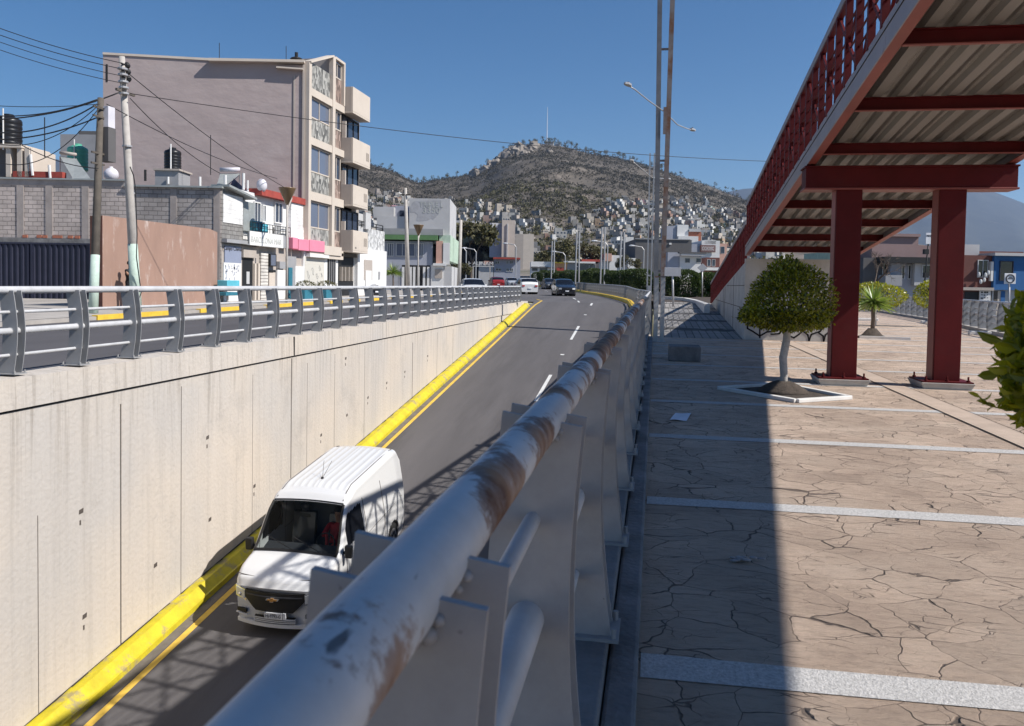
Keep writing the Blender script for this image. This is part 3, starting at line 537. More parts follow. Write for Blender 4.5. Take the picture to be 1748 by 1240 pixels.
# left railing bows towards the road: mirror is the same bow sign for both, seen from the road side
fr = thing('railing', 'grey railing curving away to the left above the ochre kerb', 'railing', (-3, 60, .4))
def fpath(a, b, st, dz, off=.62):
    out = []; y = a
    while y < b+.01:
        x = -.27 if y < 48 else lerp(-.27, XR(y)+off, min(1, (y-48)/6)); z = .1 if y < 50 else lerp(.1, G(y), min(1, (y-50)/12)); out.append((x, y, z+dz)); y += st
    return out
for nm, h, r in (('top_rail', 1.05, .045), ('thin_rail', .76, .022), ('middle_rail', .5, .042), ('thin_rail', .2, .022)):
    mb = MB(); mb.tube(fpath(23.6, 176, 1.5, h), r, 10); mb.build(nm, M['rail2'], fr, smooth=True)
first = None
for p in fpath(24, 176, 1.6, 0):
    if first is None: first = plate_mb(p[0], p[1], p[2], p[2]+1.06, .24, .05, t=.014, n=5).build('post', M['plate2'], fr, origin=p)
    else: copy_to(first, p, fr)
rrl = thing('railing', 'grey railing along the far right edge of the plaza in front of the coloured houses', 'railing', (13, 40, 0))
def rp(a, b, st, dz):
    out = []; y = a
    while y < b+.01: out.append((itp(y, RLP), y, dz)); y += st
    return out
for nm, h, r in (('top_rail', 1.0, .045), ('thin_rail', .72, .022), ('middle_rail', .5, .042), ('thin_rail', .25, .022)):
    mb = MB(); mb.tube(rp(14, 75, 1.5, h+.12), r, 10); mb.build(nm, M['rail2'], rrl, smooth=True)
mb = MB(); sweep(mb, rp(14, 75, 3, 0), [(-.2, -.02), (-.2, .12), (.2, .12), (.2, -.02)]); mb.build('plinth', M['walk'], rrl)
first = None
for p in rp(14.5, 75, 1.45, .12):
    if first is None: first = plate_mb(p[0], p[1], p[2], p[2]+1.02, .24, .05, t=.014, n=5).build('post', M['plate2'], rrl, origin=p)
    else: copy_to(first, p, rrl)

# ------------------------------------------------------------------ red steel footbridge ramp
fb = thing('footbridge', 'dark red steel footbridge ramp with corrugated underside rising over the plaza', 'footbridge', (3.7, 13.65, 0))
YE = 24.25
def rxl(Y): return 2.3+.02*(Y-13.65)
def rxr(Y): return 5.32+.02*(Y-13.65)
def rzb(Y): return 3.42-.0965*(Y-13.65)
for nm, fx, si in (('girder', rxl, 1), ('girder', rxr, -1)):
    mb = MB(); a, b = -14, YE
    def seg(o0, o1, z0, z1, mi):
        mb.hexa([(fx(a)+si*o0, a, rzb(a)+z0), (fx(a)+si*o1, a, rzb(a)+z0), (fx(b)+si*o1, b, rzb(b)+z0), (fx(b)+si*o0, b, rzb(b)+z0), (fx(a)+si*o0, a, rzb(a)+z1), (fx(a)+si*o1, a, rzb(a)+z1), (fx(b)+si*o1, b, rzb(b)+z1), (fx(b)+si*o0, b, rzb(b)+z1)], mi)
    seg(.0, .012, .0, .30, 0); seg(.012, .13, 0.0, .014, 1); seg(.012, .13, .286, .3, 1)
    mb.build(nm, [M['girder'], M['redl']], fb, fix=True)  # sky reflection painted on the web, lit red on the flanges
    mb = MB(); seg(-.006, .0, .20, .212, 0); mb.build('seam', M['dark'], fb)
mb = MB(); a, b = -14, YE; n = 0; x = .14; pts = []
while x < 2.9: pts += [(x, 0), (x+.03, .062), (x+.15, .062), (x+.18, 0)]; x += .29
for sgn in (0,):
    for (u0, h0), (u1, h1) in zip(pts, pts[1:]):
        mb.face([(rxl(a)+u0, a, rzb(a)+.16+h0), (rxl(b)+u0, b, rzb(b)+.16+h0), (rxl(b)+u1, b, rzb(b)+.16+h1), (rxl(a)+u1, a, rzb(a)+.16+h1)])
mb.build('decking', M['deck'], fb)
mb = MB(); mb.hexa([(rxl(a)+.014, a, rzb(a)+.222), (rxr(a)-.014, a, rzb(a)+.222), (rxr(b)-.014, b, rzb(b)+.222), (rxl(b)+.014, b, rzb(b)+.222), (rxl(a)+.014, a, rzb(a)+.284), (rxr(a)-.014, a, rzb(a)+.284), (rxr(b)-.014, b, rzb(b)+.284), (rxl(b)+.014, b, rzb(b)+.284)]); mb.build('walkway_slab', M['abut'], fb)
for k in range(-12, 6):
    y = 12.9+2.1*k
    if y > YE-.3 or y < -13: continue
    mb = MB(); z = rzb(y); mb.box((rxl(y)+.02, y-.006, z+.004), (rxr(y)-.02, y+.006, z+.158), 0); mb.box((rxl(y)+.13, y-.07, z-.008), (rxr(y)-.13, y-.006, z+.004), 1); mb.box((rxl(y)+.02, y-.055, z+.145), (rxr(y)-.02, y-.006, z+.157), 0)
    mb.build('floor_beam', [M['red'], M['redl']], fb)  # bottom flange takes the brighter red, its light put into the colour
mb = MB(); zt = rzb(13.65)-.012
mb.box((2.26, 13.44, zt-.03), (5.34, 13.86, zt)); mb.box((2.28, 13.46, zt-.34), (5.32, 13.84, zt-.03)); mb.box((2.26, 13.44, zt-.37), (5.34, 13.86, zt-.34), 1); mb.build('cross_beam', [M['red'], M['redl']], fb, bevel=.006)
for cx in (2.915, 4.41):
    mb = MB(); mb.box((cx-.165, 13.48, .12), (cx+.215, 13.84, zt-.37)); col = mb.build('column', M['red'], fb, bevel=.008)
    mb = MB(); mb.box((cx-.171, 13.52, .125), (cx-.1655, 13.80, zt-.372)); mb.build('lit_side_strip', M['redl'], col)  # lighter left side of the column, light put into its colour
    mb = MB(); mb.box((cx-.36, 13.32, .10), (cx+.36, 14.02, .122)); pl_ = mb.build('base_plate', M['red'], col)
    for sx in (-.3, 0, .3):
        for sy in (13.38, 13.96):
            mb = MB(); mb.tube([(cx+sx, sy, .12), (cx+sx, sy, .20)], .014, 8); mb.tube([(cx+sx, sy, .122), (cx+sx, sy, .145)], .028, 6); mb.build('anchor_bolt', M['red'], fb)
    mb = MB(); mb.hexa([(cx-.34, 13.34, 0), (cx+.34, 13.34, 0), (cx+.34, 14.0, 0), (cx-.34, 14.0, 0), (cx-.385, 13.30, .10), (cx+.385, 13.30, .10), (cx+.385, 14.04, .10), (cx-.385, 14.04, .10)]); mb.build('footing', M['abut'], fb, bevel=.01)
def brail(fx, za, ya, yb, si, drop=1.13):
    post0 = None; y = ya; k = 0
    def zt_(Y): return za(Y)
    mb = MB(); mb.bar((fx(ya)+si*.03, ya, zt_(ya)+drop), (fx(yb)+si*.03, yb, zt_(yb)+drop), .09, .11); mb.build('hand_rail', M['redl'] if False else M['girder'], fb, bevel=.01)  # bluish sky reflection put into the hand rail colour
    mb = MB(); mb.bar((fx(ya)+si*.03, ya, zt_(ya)+drop-.075), (fx(yb)+si*.03, yb, zt_(yb)+drop-.075), .07, .03); mb.build('under_rail', M['red'], fb)
    for h in (.24, .41, .58, .75):
        mb = MB(); mb.tube([(fx(ya)+si*.03, ya, zt_(ya)+h), (fx(yb)+si*.03, yb, zt_(yb)+h)], .013, 8); mb.build('thin_rail', M['red'], fb, smooth=True)
    y = ya+.15
    while y < yb:
        z0 = zt_(y)-.02; z1 = zt_(y)+drop-.055
        if post0 is None:
            mb = MB(); mb.box((fx(y)+si*.03-.04, y-.035, z0), (fx(y)+si*.03+.04, y+.035, z1)); post0 = mb.build('post', M['red'], fb, origin=(fx(y), y, zt_(y)))
        else: copy_to(post0, (fx(y), y, zt_(y)), fb)
        if y+1.2 < yb and k % 2 == 0:
            mb = MB(); x0 = fx(y)+si*.03; x1 = fx(y+1.2)+si*.03
            mb.bar((x0, y+.03, zt_(y)+.02), (x1, y+1.17, zt_(y+1.2)+drop-.1), .028, .045); mb.bar((x0+.03, y+.03, zt_(y)+drop-.1), (x1+.03, y+1.17, zt_(y+1.2)+.02), .028, .045); mb.build('brace', M['red'], fb)
        y += .6; k += 1
brail(rxl, lambda Y: rzb(Y)+.30, -14, YE, 1); brail(rxr, lambda Y: rzb(Y)+.30, -14, YE, -1)
# lower run on a solid concrete wedge
def wz(Y): return lerp(2.25, .55, (Y-24.3)/21)
mb = MB(); xa = rxl(24.3)+.02
mb.poly([(xa, 24.3, -.1), (xa, 24.3, 2.22), (xa+.02*9, 33.5, wz(33.5)), (xa+.42, 45.3, .5), (xa+.42, 45.3, -.1)], (.22, 0, 0)); mb.poly([(xa+2.8, 24.3, -.1), (xa+2.8, 24.3, 2.22), (xa+2.98, 33.5, wz(33.5)), (xa+3.2, 45.3, .5), (xa+3.2, 45.3, -.1)], (.22, 0, 0))
mb.box((xa+.001, 24.28, -.05), (xa+3.02, 24.5, 2.32)); mb.face([(xa, 24.4, 2.1), (xa+3, 24.4, 2.1), (xa+3.4, 45.3, .45), (xa+.4, 45.3, .45)])
ab = mb.build('abutment', M['abut'], fb, fix=True)
def wxl(Y): return xa+.02*(Y-24.3)
for z, y1 in ((1.55, 32), (.9, 40)): mb = MB(); mb.bar((wxl(24.4)-.004, 24.4, z), (wxl(y1)-.004, y1, z), .012, .02); mb.build('cast_joint', M['hole'], ab)
for y in (28.5, 33, 33.8, 38.5): mb = MB(); mb.bar((wxl(y)-.004, y, 0), (wxl(y)-.004, y, wz(y)-.05), .012, .025); mb.build('cast_joint', M['hole'], ab)
brail(wxl, lambda Y: wz(Y)+.02, 24.5, 45.2, 1, 1.1)
APL = PL((xa, 24.28), (xa+3, 24.28)); mb = MB()
for s in (((1284, 546), (1276, 553), (1276, 561), (1285, 566), (1297, 574)), ((1281, 545), (1285, 549)), ((1297, 559), (1297, 577)), ((1297, 574), (1309, 567), (1320, 566), (1320, 558)), ((1316, 571), (1330, 570), (1336, 563)), ((1346, 573), (1355, 577), (1364, 571), (1370, 565), (1379, 572), (1381, 582)), ((1381, 582), (1385, 571), (1400, 566), (1406, 558)), ((1397, 568), (1405, 574), (1406, 583)), ((1406, 583), (1409, 572), (1418, 565)), ((1297, 552), (1298, 554))):
    stroke(mb, s, .045, APL, out=.004)
mb.build('graffiti', M['grf'], ab)
# ------------------------------------------------------------------ plaza trees, yucca, small things
def leaf(mb, p, d, n, L, w, fold=.25, bend=.2, mi=0, simple=False):
    d = d.normalized(); s = d.cross(n)
    if s.length < 1e-3: s = d.cross(Vector((.3, .5, .8)))
    s.normalize(); n = s.cross(d)
    if simple:
        mb.add([p, p+d*L*.5+s*w/2, p+d*L, p+d*L*.5-s*w/2], [(0, 1, 2, 3)], mi); return
    a = p; b = p+d*L*.35; c = p+d*L*.7-n*L*bend*.4; e = p+d*L-n*L*bend
    mb.add([a, b, c, e, b+s*w*.46+n*w*fold, c+s*w*.40+n*w*fold, b-s*w*.46+n*w*fold, c-s*w*.40+n*w*fold], [(0, 4, 1), (1, 4, 5, 2), (2, 5, 3), (0, 1, 6), (1, 2, 7, 6), (2, 3, 7)], mi)
def rv(): 
    while 1:
        v = Vector((random.uniform(-1, 1), random.uniform(-1, 1), random.uniform(-1, 1)))
        if .05 < v.length < 1: return v.normalized()
def topiary(c, rx, up, dn, n, L, w, simple, seed, lump=.06, rin=.7, cone=0):
    random.seed(seed); mb = MB(); c = Vector(c)
    lumps = [(rv(), random.uniform(.5, 1)) for _ in range(40)]
    for i in range(n):
        v = rv(); k = 1+lump*sum(a*max(0, v.dot(u)-.88)*8 for u, a in lumps)-.02; r = random.uniform(rin, 1.0)**.5*k*(random.uniform(1.0, 1.13) if random.random() < .04 else 1)
        if v.z < 0: e = Vector((v.x*rx, v.y*rx, v.z*dn))
        else: e = Vector((v.x*rx, v.y*rx, v.z*up))
        if v.z > 0 and cone: e.x *= 1-cone*v.z**1.2; e.y *= 1-cone*v.z**1.2
        if v.z < 0: e.x *= 1+.08*v.z; e.y *= 1+.08*v.z
        p = c+e*r; nn = Vector((v.x/rx, v.y/rx, v.z/(up if v.z > 0 else dn))).normalized()
        d = (nn*random.uniform(.2, 1.1)+rv()*.8+Vector((0, 0, .35))).normalized(); s_ = random.uniform(.7, 1.25)
        leaf(mb, p, d, (nn+rv()*.5).normalized(), L*s_, w*s_, simple=simple)
    return mb
def trunk(mb, pts, r0, r1, n=10): k = len(pts); mb.tube(pts, [lerp(r0, r1, i/(k-1))*random.uniform(.93, 1.07) for i in range(k)], n)
def planter(t, c, h, s=.98):
    mb = MB(); q = [(c[0]-s*.9, c[1]+.05), (c[0]+.02, c[1]-s*1.05), (c[0]+s*.83, c[1]-.45), (c[0]+.1, c[1]+s*.9)]
    for (a, b), (d, e) in zip(q, q[1:]+q[:1]): mb.bar((a, b, h/2+.001), (d, e, h/2+.001), .09, h)
    mb.build('planter_kerb', M['whitek'], t, bevel=.008)
    mb = MB(); mb.face([(a, b, .012) for a, b in q]); mb.build('planter_bed', M['soil'], t)
    mb = MB(); mb.lathe((c[0], c[1], .0), [(.38, .0), (.33, .05), (.2, .13), (.1, .17)], 18); mb.build('soil_mound', M['soil'], t, smooth=True)
t = thing('topiary_tree', 'round clipped tree with whitewashed trunk in a white-kerbed planter beside the left red column', 'tree', (1.86, 12.2, 0), 'clipped trees on the plaza')
mb = MB(); trunk(mb, [(1.84, 12.2, .02), (1.85, 12.2, .25), (1.83, 12.2, .5), (1.87, 12.2, .75), (1.88, 12.2, .95), (1.86, 12.2, 1.2)], .058, .05); mb.build('trunk', M['bark'], t, smooth=True)
mb = MB()
for k in range(9): d = rv(); d.z = abs(d.z)*.6+.2; trunk(mb, [(1.86, 12.2, .9), Vector((1.86, 12.2, .95))+d*.25, Vector((1.86, 12.2, .95))+d*.55], .03, .012, 6)
mb.build('limbs', M['bark2'], t); planter(t, (1.84, 12.2), .05)
topiary((1.87, 12.2, 1.17), .60, .72, .27, 15000, .052, .026, True, 3, rin=.5, cone=.30, lump=.11).build('crown', leaf_y, t)
NT = (1.28, 2.15)
t = thing('topiary_tree', 'clipped tree with big yellow-green laurel leaves cut off by the right edge of the picture', 'tree', (*NT, 0), 'clipped trees on the plaza')
mb = MB(); trunk(mb, [(NT[0], NT[1], .02), (NT[0]-.02, NT[1], .4), (NT[0]+.01, NT[1], .8), (NT[0], NT[1], 1.4)], .05, .04); mb.build('trunk', M['bark'], t, smooth=True)
mb = MB()
for k in range(14): d = rv(); d.z = abs(d.z)*.5; trunk(mb, [(*NT, 1.15), Vector((*NT, 1.22))+d*.2, Vector((*NT, 1.25))+d*.36], .018, .006, 6)
mb.build('limbs', M['bark2'], t); planter(t, (NT[0]+.3, NT[1]), .05)
cr = topiary((*NT, 1.286), .40, .38, .23, 14000, .050, .026, False, 11, lump=.06, rin=.6)
for k in range(9):
    p = ond(1706-k*4, 700-k*2.5, 2.05); leaf(cr, p, (rv()+Vector((-.6, 0, .5))).normalized(), rv(), .033, .012)
cr.tube([ond(1718, 700, 2.05), ond(1690, 693, 2.05), ond(1668, 684, 2.05)], .002, 5)
cr.build('crown', leaf_n, t, smooth=False)
def yucca(name, label, base, h, R, n, seed):
    random.seed(seed); b = Vector(base); t = thing(name, label, 'yucca', base); mb = MB(); trunk(mb, [b, b+Vector((.02, 0, h*.3)), b+Vector((-.01, 0, h*.62))], .07, .05); mb.build('trunk', M['bark2'], t, smooth=True)
    mb = MB(); c = b+Vector((0, 0, h*.62))
    for i in range(n):
        v = rv(); v.z = abs(v.z)*1.2-.45; v.normalize(); L = R*random.uniform(.75, 1.05); s = v.cross(Vector((0, 0, 1))).normalized()*.022; dr = Vector((0, 0, -.06*R if v.z < .4 else 0))
        mb.add([c-s*.6, c+v*L*.5-s, c+v*L+dr*2, c+v*L*.5+s, c+s*.6], [(0, 1, 2), (0, 2, 3, 4)])
    mb.build('crown', leaf_p, t); return t
y1 = yucca('yucca', 'small spiky yucca with a bare stem between the two red columns', (6.66, 26.9, 0), 1.8, .72, 210, 5)
mb = MB(); mb.lathe((6.66, 26.9, 0), [(.5, .0), (.3, .1), (.12, .3)], 14); mb.build('soil_mound', M['soil'], y1, smooth=True)
mb = MB(); mb.bar((6.2, 26.5, .04), (7.6, 26.3, .04), .1, .08); mb.build('planter_kerb', M['whitek'], y1)
def bush(label, c, rx, up, dn, n, seed, mt, L=.06, stem=True, cat='bush', name='round_bush', group=None):
    t = thing(name, label, cat, (c[0], c[1], 0), group); topiary(c, rx, up, dn, n, L, L*.45, True, seed).build('crown', mt, t)
    if stem: mb = MB(); trunk(mb, [(c[0], c[1], 0), (c[0], c[1], c[2]*.6), (c[0], c[1], c[2])], .07, .05, 8); mb.build('trunk', M['bark'], t)
    return t
bush('yellowing clipped bush half hidden behind the spiky yucca', (9.0, 36.0, 1.2), 1.15, .55, .5, 3000, 21, leaf_n, .10)
bush('yellow-green clipped bush peeping out left of the right red column', (11.1, 36.0, 1.25), .62, .62, .45, 2200, 22, leaf_n, .09)
for (x, y, w), lb in (((1480, 493+75, 0), 0),): pass
for i, (px, py, w, lb) in enumerate(((1470, 548, 1.5, 'low white kerb block on the plaza left of the yucca'), (1590, 553, .9, 'low white kerb block on the plaza near the left end of the far railing'), (1672, 572, .7, 'low white kerb block on the plaza right of the right red column'))):
    p = onz(px, py, 0); mb = MB(); mb.box((p.x-w/2, p.y-.1, .0), (p.x+w/2, p.y+.1, .13)); one('kerb_block', M['whitek'], lb, 'kerb block', 'white kerb blocks on the plaza', bevel=.02, mb=mb)
mb = MB(); mb.box((.30, 16.62, .001), (.93, 17.3, .30)); one('stone_block', M['coping'], 'dark grey concrete block lying on the shaded plaza beside the railing', 'concrete block', bevel=.02, mb=mb)
mb = MB(); q = [onz(x, y, .012) for x, y in ((1143, 717), (1172, 718), (1180, 706), (1153, 705))]; n = 5
for i in range(n):
    for j in range(n):
        P = lambda u, v: lerp(lerp(q[0], q[1], u), lerp(q[3], q[2], u), v)+Vector((0, 0, .006*math.sin(u*5)*math.cos(v*4)))
        mb.face([P(i/n, j/n), P((i+1)/n, j/n), P((i+1)/n, (j+1)/n), P(i/n, (j+1)/n)])
one('paper_sheet', M['paper'], 'white sheet of paper lying on the shaded paving', 'paper', mb=mb)
mb = MB(); random.seed(4); c = onz(1275, 957, .01)
for i in range(16): 
    a = c+Vector((random.uniform(-.09, .09), random.uniform(-.03, .03), random.uniform(0, .012))); mb.ball(a, (random.uniform(.008, .03), random.uniform(.006, .02), .006), n=7, k=4)
one('plastic_wrapper', M['plasticbag'], 'crumpled clear plastic wrapper on the paving at the shade edge', 'litter', smooth=True, mb=mb)

# double mast with two lamp arms
def lampmast(label, x, y, h, w0, w1, arms, mt1, mt2, name='lamp_mast', z0=0, sp=2.55, r=.045):
    t = thing(name, label, 'lamp mast', (x, y, z0))
    for s, mm, lx in ((-1, mt1, .02), (1, mt2, .045)):
        mb = MB(); mb.hexa([(x+s*w0/2-r, y-r, z0), (x+s*w0/2+r, y-r, z0), (x+s*w0/2+r, y+r, z0), (x+s*w0/2-r, y+r, z0)]+[(x+s*w1/2-r, y-r, h), (x+s*w1/2+r, y-r, h), (x+s*w1/2+r, y+r, h), (x+s*w1/2-r, y+r, h)]); mb.build('upright', mm, t)
    z = 2.2
    while z < h:
        ww = lerp(w0, w1, z/h)/2; mb = MB(); mb.box((x-ww+.045, y-.04, z), (x+ww-.045, y+.04, z+.1)); mb.build('spacer', mt2, t); z += sp
    mb = MB(); mb.box((x-.14, y-.14, z0+.002), (x+.16, y+.14, z0+.06)); mb.box((x-.10, y-.075, z0+.06), (x+.12, y+.075, z0+1.2)); mb.build('base_sleeve', M['galv'], t)
    for pts in arms:
        mb = MB(); mb.tube(pts, .03, 8); a = mb.build('lamp_arm', M['galv'], t, smooth=True)
        d = (Vector(pts[-1])-Vector(pts[-2])); d.z = 0; d.normalize(); mb = MB(); e = Vector(pts[-1]); s = Vector((-d.y, d.x, 0))
        mb.poly([e-s*.07-d*.08, e-s*.13+d*.15, e-s*.12+d*.45, e+d*.55, e+s*.12+d*.45, e+s*.13+d*.15, e+s*.07-d*.08], (0, 0, .09)); mb.build('lamp_head', M['galv'], a)
        mb = MB(); mb.tube([e+d*.2+Vector((0, 0, .09)), e+d*.2+Vector((0, 0, .17))], .04, 8); mb.build('photocell', M['black'], a)
    return t
my = 42.6; mx = onz(1124, 540, .1).x*my/onz(1124, 540, .1).y
pL = ony(1075, 148, my-4.5); pR = ony(1180, 222, my+4.4); c0 = ony(1131, 190, my)
lm = lampmast('tall double-post lamp mast with rust-stained right post rising behind the near railing', mx, my, 17.5, .30, .66, [[(mx-.02, my-.06, c0.z), lerp(c0, pL, .45), lerp(c0, pL, .85)+Vector((0, 0, .04)), pL], [(mx+.02, my+.06, c0.z), lerp(c0, pR, .5)-Vector((0, 0, .2)), lerp(c0, pR, .8)-Vector((0, 0, .1)), pR]], M['mastl'], M['mast'], sp=5.6, r=.12)
mb = MB(); mb.box((mx+.0, my-.16, ony(1136, 230, my).z), (mx+.2, my-.08, ony(1136, 184, my).z)); mb.build('junction_box', M['mast'], lm)
y2 = 62; p0 = ony(1108, 492, y2); c2 = ony(1116, 303, y2); a2 = ony(1080, 276, y2-5); b2 = ony(1140, 306, y2+4)
lampmast('second double-post lamp mast seen left of the near one', p0.x, y2, ony(1108, 262, y2).z, .28, .32, [[(p0.x, y2, c2.z), lerp(Vector((p0.x, y2, c2.z)), a2, .5), a2], [(p0.x, y2, c2.z), b2]], M['galv'], M['galv'], z0=.3, sp=4, r=.05)
t = thing('steel_post', 'short twin grey steel post standing where the near railing ends', 'post', (.13, 22.4, 0))
for x in (.045, .215): mb = MB(); mb.box((x-.055, 22.34, .01), (x+.055, 22.46, 1.72)); mb.build('upright', M['galv'], t)
mb = MB(); mb.box((-.05, 22.28, 0), (.31, 22.52, .012)); mb.build('base_plate', M['galv'], t); mb = MB(); mb.box((-.01, 22.33, 1.72), (.27, 22.47, 1.76)); mb.build('cap', M['mast'], t)

# ------------------------------------------------------------------ left street: walls, gate, shops, apartment block
FAC = PL((-20, 10), (-20, 100)); BLK = PL((-31, 33.6), (-20, 35.5)); BIG = PL((-30.5, 41.3), (-20, 44.6))
def zgl(Y): return G(Y)+.2
def pbox(pl, rc, depth, name, mt, parent=None, o=0, **k):
    mb = MB(); pl.slab(mb, *rc, o-depth, o); return mb.build(name, mt, parent, **k)
# brown wall
bw = thing('stucco_wall', 'free-standing brown stucco wall with pale scuffs beside the leaning utility pole', 'wall', (-20, 31, .2))
y0, z0 = FAC.uz(175, 368); y1, z1 = FAC.uz(371, 397); mb = MB()
mb.poly([FAC.p(y0, .1), FAC.p(y1, .1), FAC.p(y1, z1), FAC.p(lerp(y0, y1, .92), z1+.12), FAC.p(y0, z0)], (-.18, 0, 0)); mb.build('wall_panel', M['brown'], bw)
mb = MB(); mb.box((-20.5, y0+10-.02-.0, .1), (-20.0, y0+10-.003, z0-.02)); mb.build('wall_end', M['brownd'], bw)
# block wall with gate
bwl = thing('block_wall', 'bare concrete block wall with tie columns above the dark blue corrugated gate', 'wall', BLK.p(4, .1))
uL = BLK.uz(-120, 302)[0]; uM, zM = BLK.uz(216, 305); zA = BLK.uz(5, 303)[1]
mb = MB(); zgt = BLK.uz(80, 414)[1]; uG = BLK.uz(158, 460)[0]
BLK.slab(mb, uL, uG, zgt+.02, zA-.35, -.2, 0); BLK.slab(mb, uG, uM, .0, zA-.35, -.2, 0); mb.build('masonry', M['block'], bwl)
mb = MB(); BLK.slab(mb, uL, uM, zA-.35, zM-.12, -.22, .03); mb.build('bond_beam', M['tie'], bwl)
mb = MB(); BLK.slab(mb, uL, uM, zM-.12, zM-.05, -.26, .12); mb.build('roof_edge', M['tin'], bwl)
for x in (35, 84, 146): u = BLK.uz(x, 350)[0]; mb = MB(); BLK.slab(mb, u-.16, u+.16, zgt+.1, zA-.352, .002, .035); mb.build('tie_column', M['tie'], bwl)
mb = MB(); BLK.slab(mb, uL, uG, zgt-.02, zgt+.2, .004, .05); mb.build('lintel', M['coping'], bwl)
for x in (68, 78, 95, 103, 121, 133, 44): u = BLK.uz(x, 403)[0]; mb = MB(); BLK.slab(mb, u-.12, u+.1, zgt+.2, zgt+.33, .003, .06); mb.build('loose_brick', M['brick'], bwl)
gt = thing('gate', 'dark navy corrugated metal gate below the bare block wall', 'gate', BLK.p(2, .1)); mb = MB(); u = uL; k = 0
zb = BLK.uz(80, 519)[1]; pts = []
while u < uG-.1: pts += [(u, .03), (u+.10, .03), (u+.14, .09), (u+.22, .09), (u+.26, .03)]; u += .26
for (a, o), (b, p_) in zip(pts, pts[1:]): mb.face([BLK.p(a, zb, o), BLK.p(b, zb, p_), BLK.p(b, zgt-.1, p_), BLK.p(a, zgt-.1, o)])
mb.build('sheet', M['navy'], gt); mb = MB(); BLK.slab(mb, uL, uG, zgt-.1, zgt-.02, .0, .11); BLK.slab(mb, BLK.uz(56, 450)[0]-.04, BLK.uz(56, 450)[0]+.04, zb, zgt-.1, .09, .12); BLK.slab(mb, uG-.1, uG, zb, zgt-.1, .0, .115); mb.build('gate_frame', M['navy'], gt)
# second block building (tin roof) with its white painted front on the street
bb = thing('block_house', 'grey block house with a tin roof edge standing behind the brown wall', 'house', BLK.p(10, .1))
uE, zE = BLK.uz(377, 318); uS = BLK.uz(214, 330)[0]; zS = BLK.uz(216, 312)[1]
mb = MB(); BLK.slab(mb, uS, uE, 0, zE-.1, -.2, -.02); mb.build('side_wall', M['blockd'], bb)
mb = MB(); BLK.slab(mb, uS, uE+.1, zE-.1, zE-.02, -3, .14); mb.build('roof_sheet', M['tin'], bb)
for x in (296, 370): u = BLK.uz(x, 350)[0]; mb = MB(); BLK.slab(mb, u-.15, u+.15, 0, zE-.1, -.018, .01); mb.build('tie_column', M['tie'], bb)
yS, yE_ = 35.6-10, FAC.uz(416, 350)[0]
mb = MB(); FAC.slab(mb, yS, yE_, FAC.uz(398, 418)[1], FAC.uz(398, 326)[1], -.25, -.02); mb.build('front_wall', M['blocky'], bb)
mb = MB(); a = FAC.uz(380, 318); b = FAC.uz(428, 341); mb.hexa([FAC.p(a[0], a[1]-.02, -.6), FAC.p(b[0], b[1]-.02, -.6), FAC.p(b[0], b[1]-.02, .35), FAC.p(a[0], a[1]-.02, .35), FAC.p(a[0], a[1]+.08, -.6), FAC.p(b[0], b[1]+.08, -.6), FAC.p(b[0], b[1]+.08, .35), FAC.p(a[0], a[1]+.08, .35)]); mb.build('eave', M['tin'], bb)
mb = MB(); FAC.pslab(mb, 381, 334, 414, 382, -.019, .012); mb.build('painted_patch', M['wblock'], bb)
# ground floor under it: poster shop
sh = thing('corner_shop', 'small ground-floor shop with a grey and white poster beside its dark doorway', 'shop', (-20.2, 37.5, .2))
mb = MB(); FAC.slab(mb, yS, FAC.uz(443, 450)[0], 0, FAC.uz(400, 418)[1]-.01, -.3, -.03); mb.build('front_wall', M['creamd'], sh)
mb = MB(); FAC.pslab(mb, 379, 411, 443, 417, -.02, .25); mb.build('ledge', M['grey'], sh)
mb = MB(); FAC.pslab(mb, 383, 421, 411, 449, -.02, .03); pb = mb.build('poster_top', M['poster'], sh)
text('poster_lettering', 'Campo Cheval', .2, FAC, FAC.uz(396, 425)[0], FAC.uz(396, 425)[1], .04, M['ink'], sh, wfit=1.7)
mb = MB(); FAC.pslab(mb, 381, 449, 411, 516, -.02, .028); mb.build('poster_sheet', M['white'], sh)
random.seed(9); mb = MB()
for i in range(34):
    x = random.uniform(383, 409); y = random.uniform(451, 480); FAC.pslab(mb, x, y, x+random.uniform(.8, 2.6), y+random.uniform(1, 6), .029, .034)
mb.build('poster_figures', M['lilac'], sh)
mb = MB(); FAC.pslab(mb, 412, 427, 434, 440, -.03, .12); mb.build('shutter_box', M['creamd'], sh)
mb = MB(); FAC.pslab(mb, 414, 441, 432, 517, -.03, -.02); mb.build('doorway', M['black'], sh)
mb = MB(); FAC.pslab(mb, 421, 464, 426, 485, -.019, .0); mb.build('door_banner', M['offw'], sh)
for x in (433, 439): mb = MB(); FAC.pslab(mb, x, 450, x+3, 517, -.02, .06); mb.build('door_jamb', M['cream'], sh)
kb = thing('vending_cart', 'turquoise box on a stand in front of the poster', 'cart', (-19.3, FAC.uz(394, 500)[0]+10, .25))
P2 = PL((-19.3, 10), (-19.3, 100)); 
for n_, rc, mm in (('box', (388, 479, 409, 497), 'cyan'), ('lower_tray', (386, 499, 406, 505), 'cyand')): mb = MB(); P2.pslab(mb, *rc, -.5, 0); mb.build(n_, M[mm], kb, bevel=.02)
mb = MB(); mb.tube([P2.p(*P2.uz(397, 505), -.25), P2.p(P2.uz(397, 515)[0], .25, -.25)], .05, 8); mb.build('stand', M['galv'], kb)
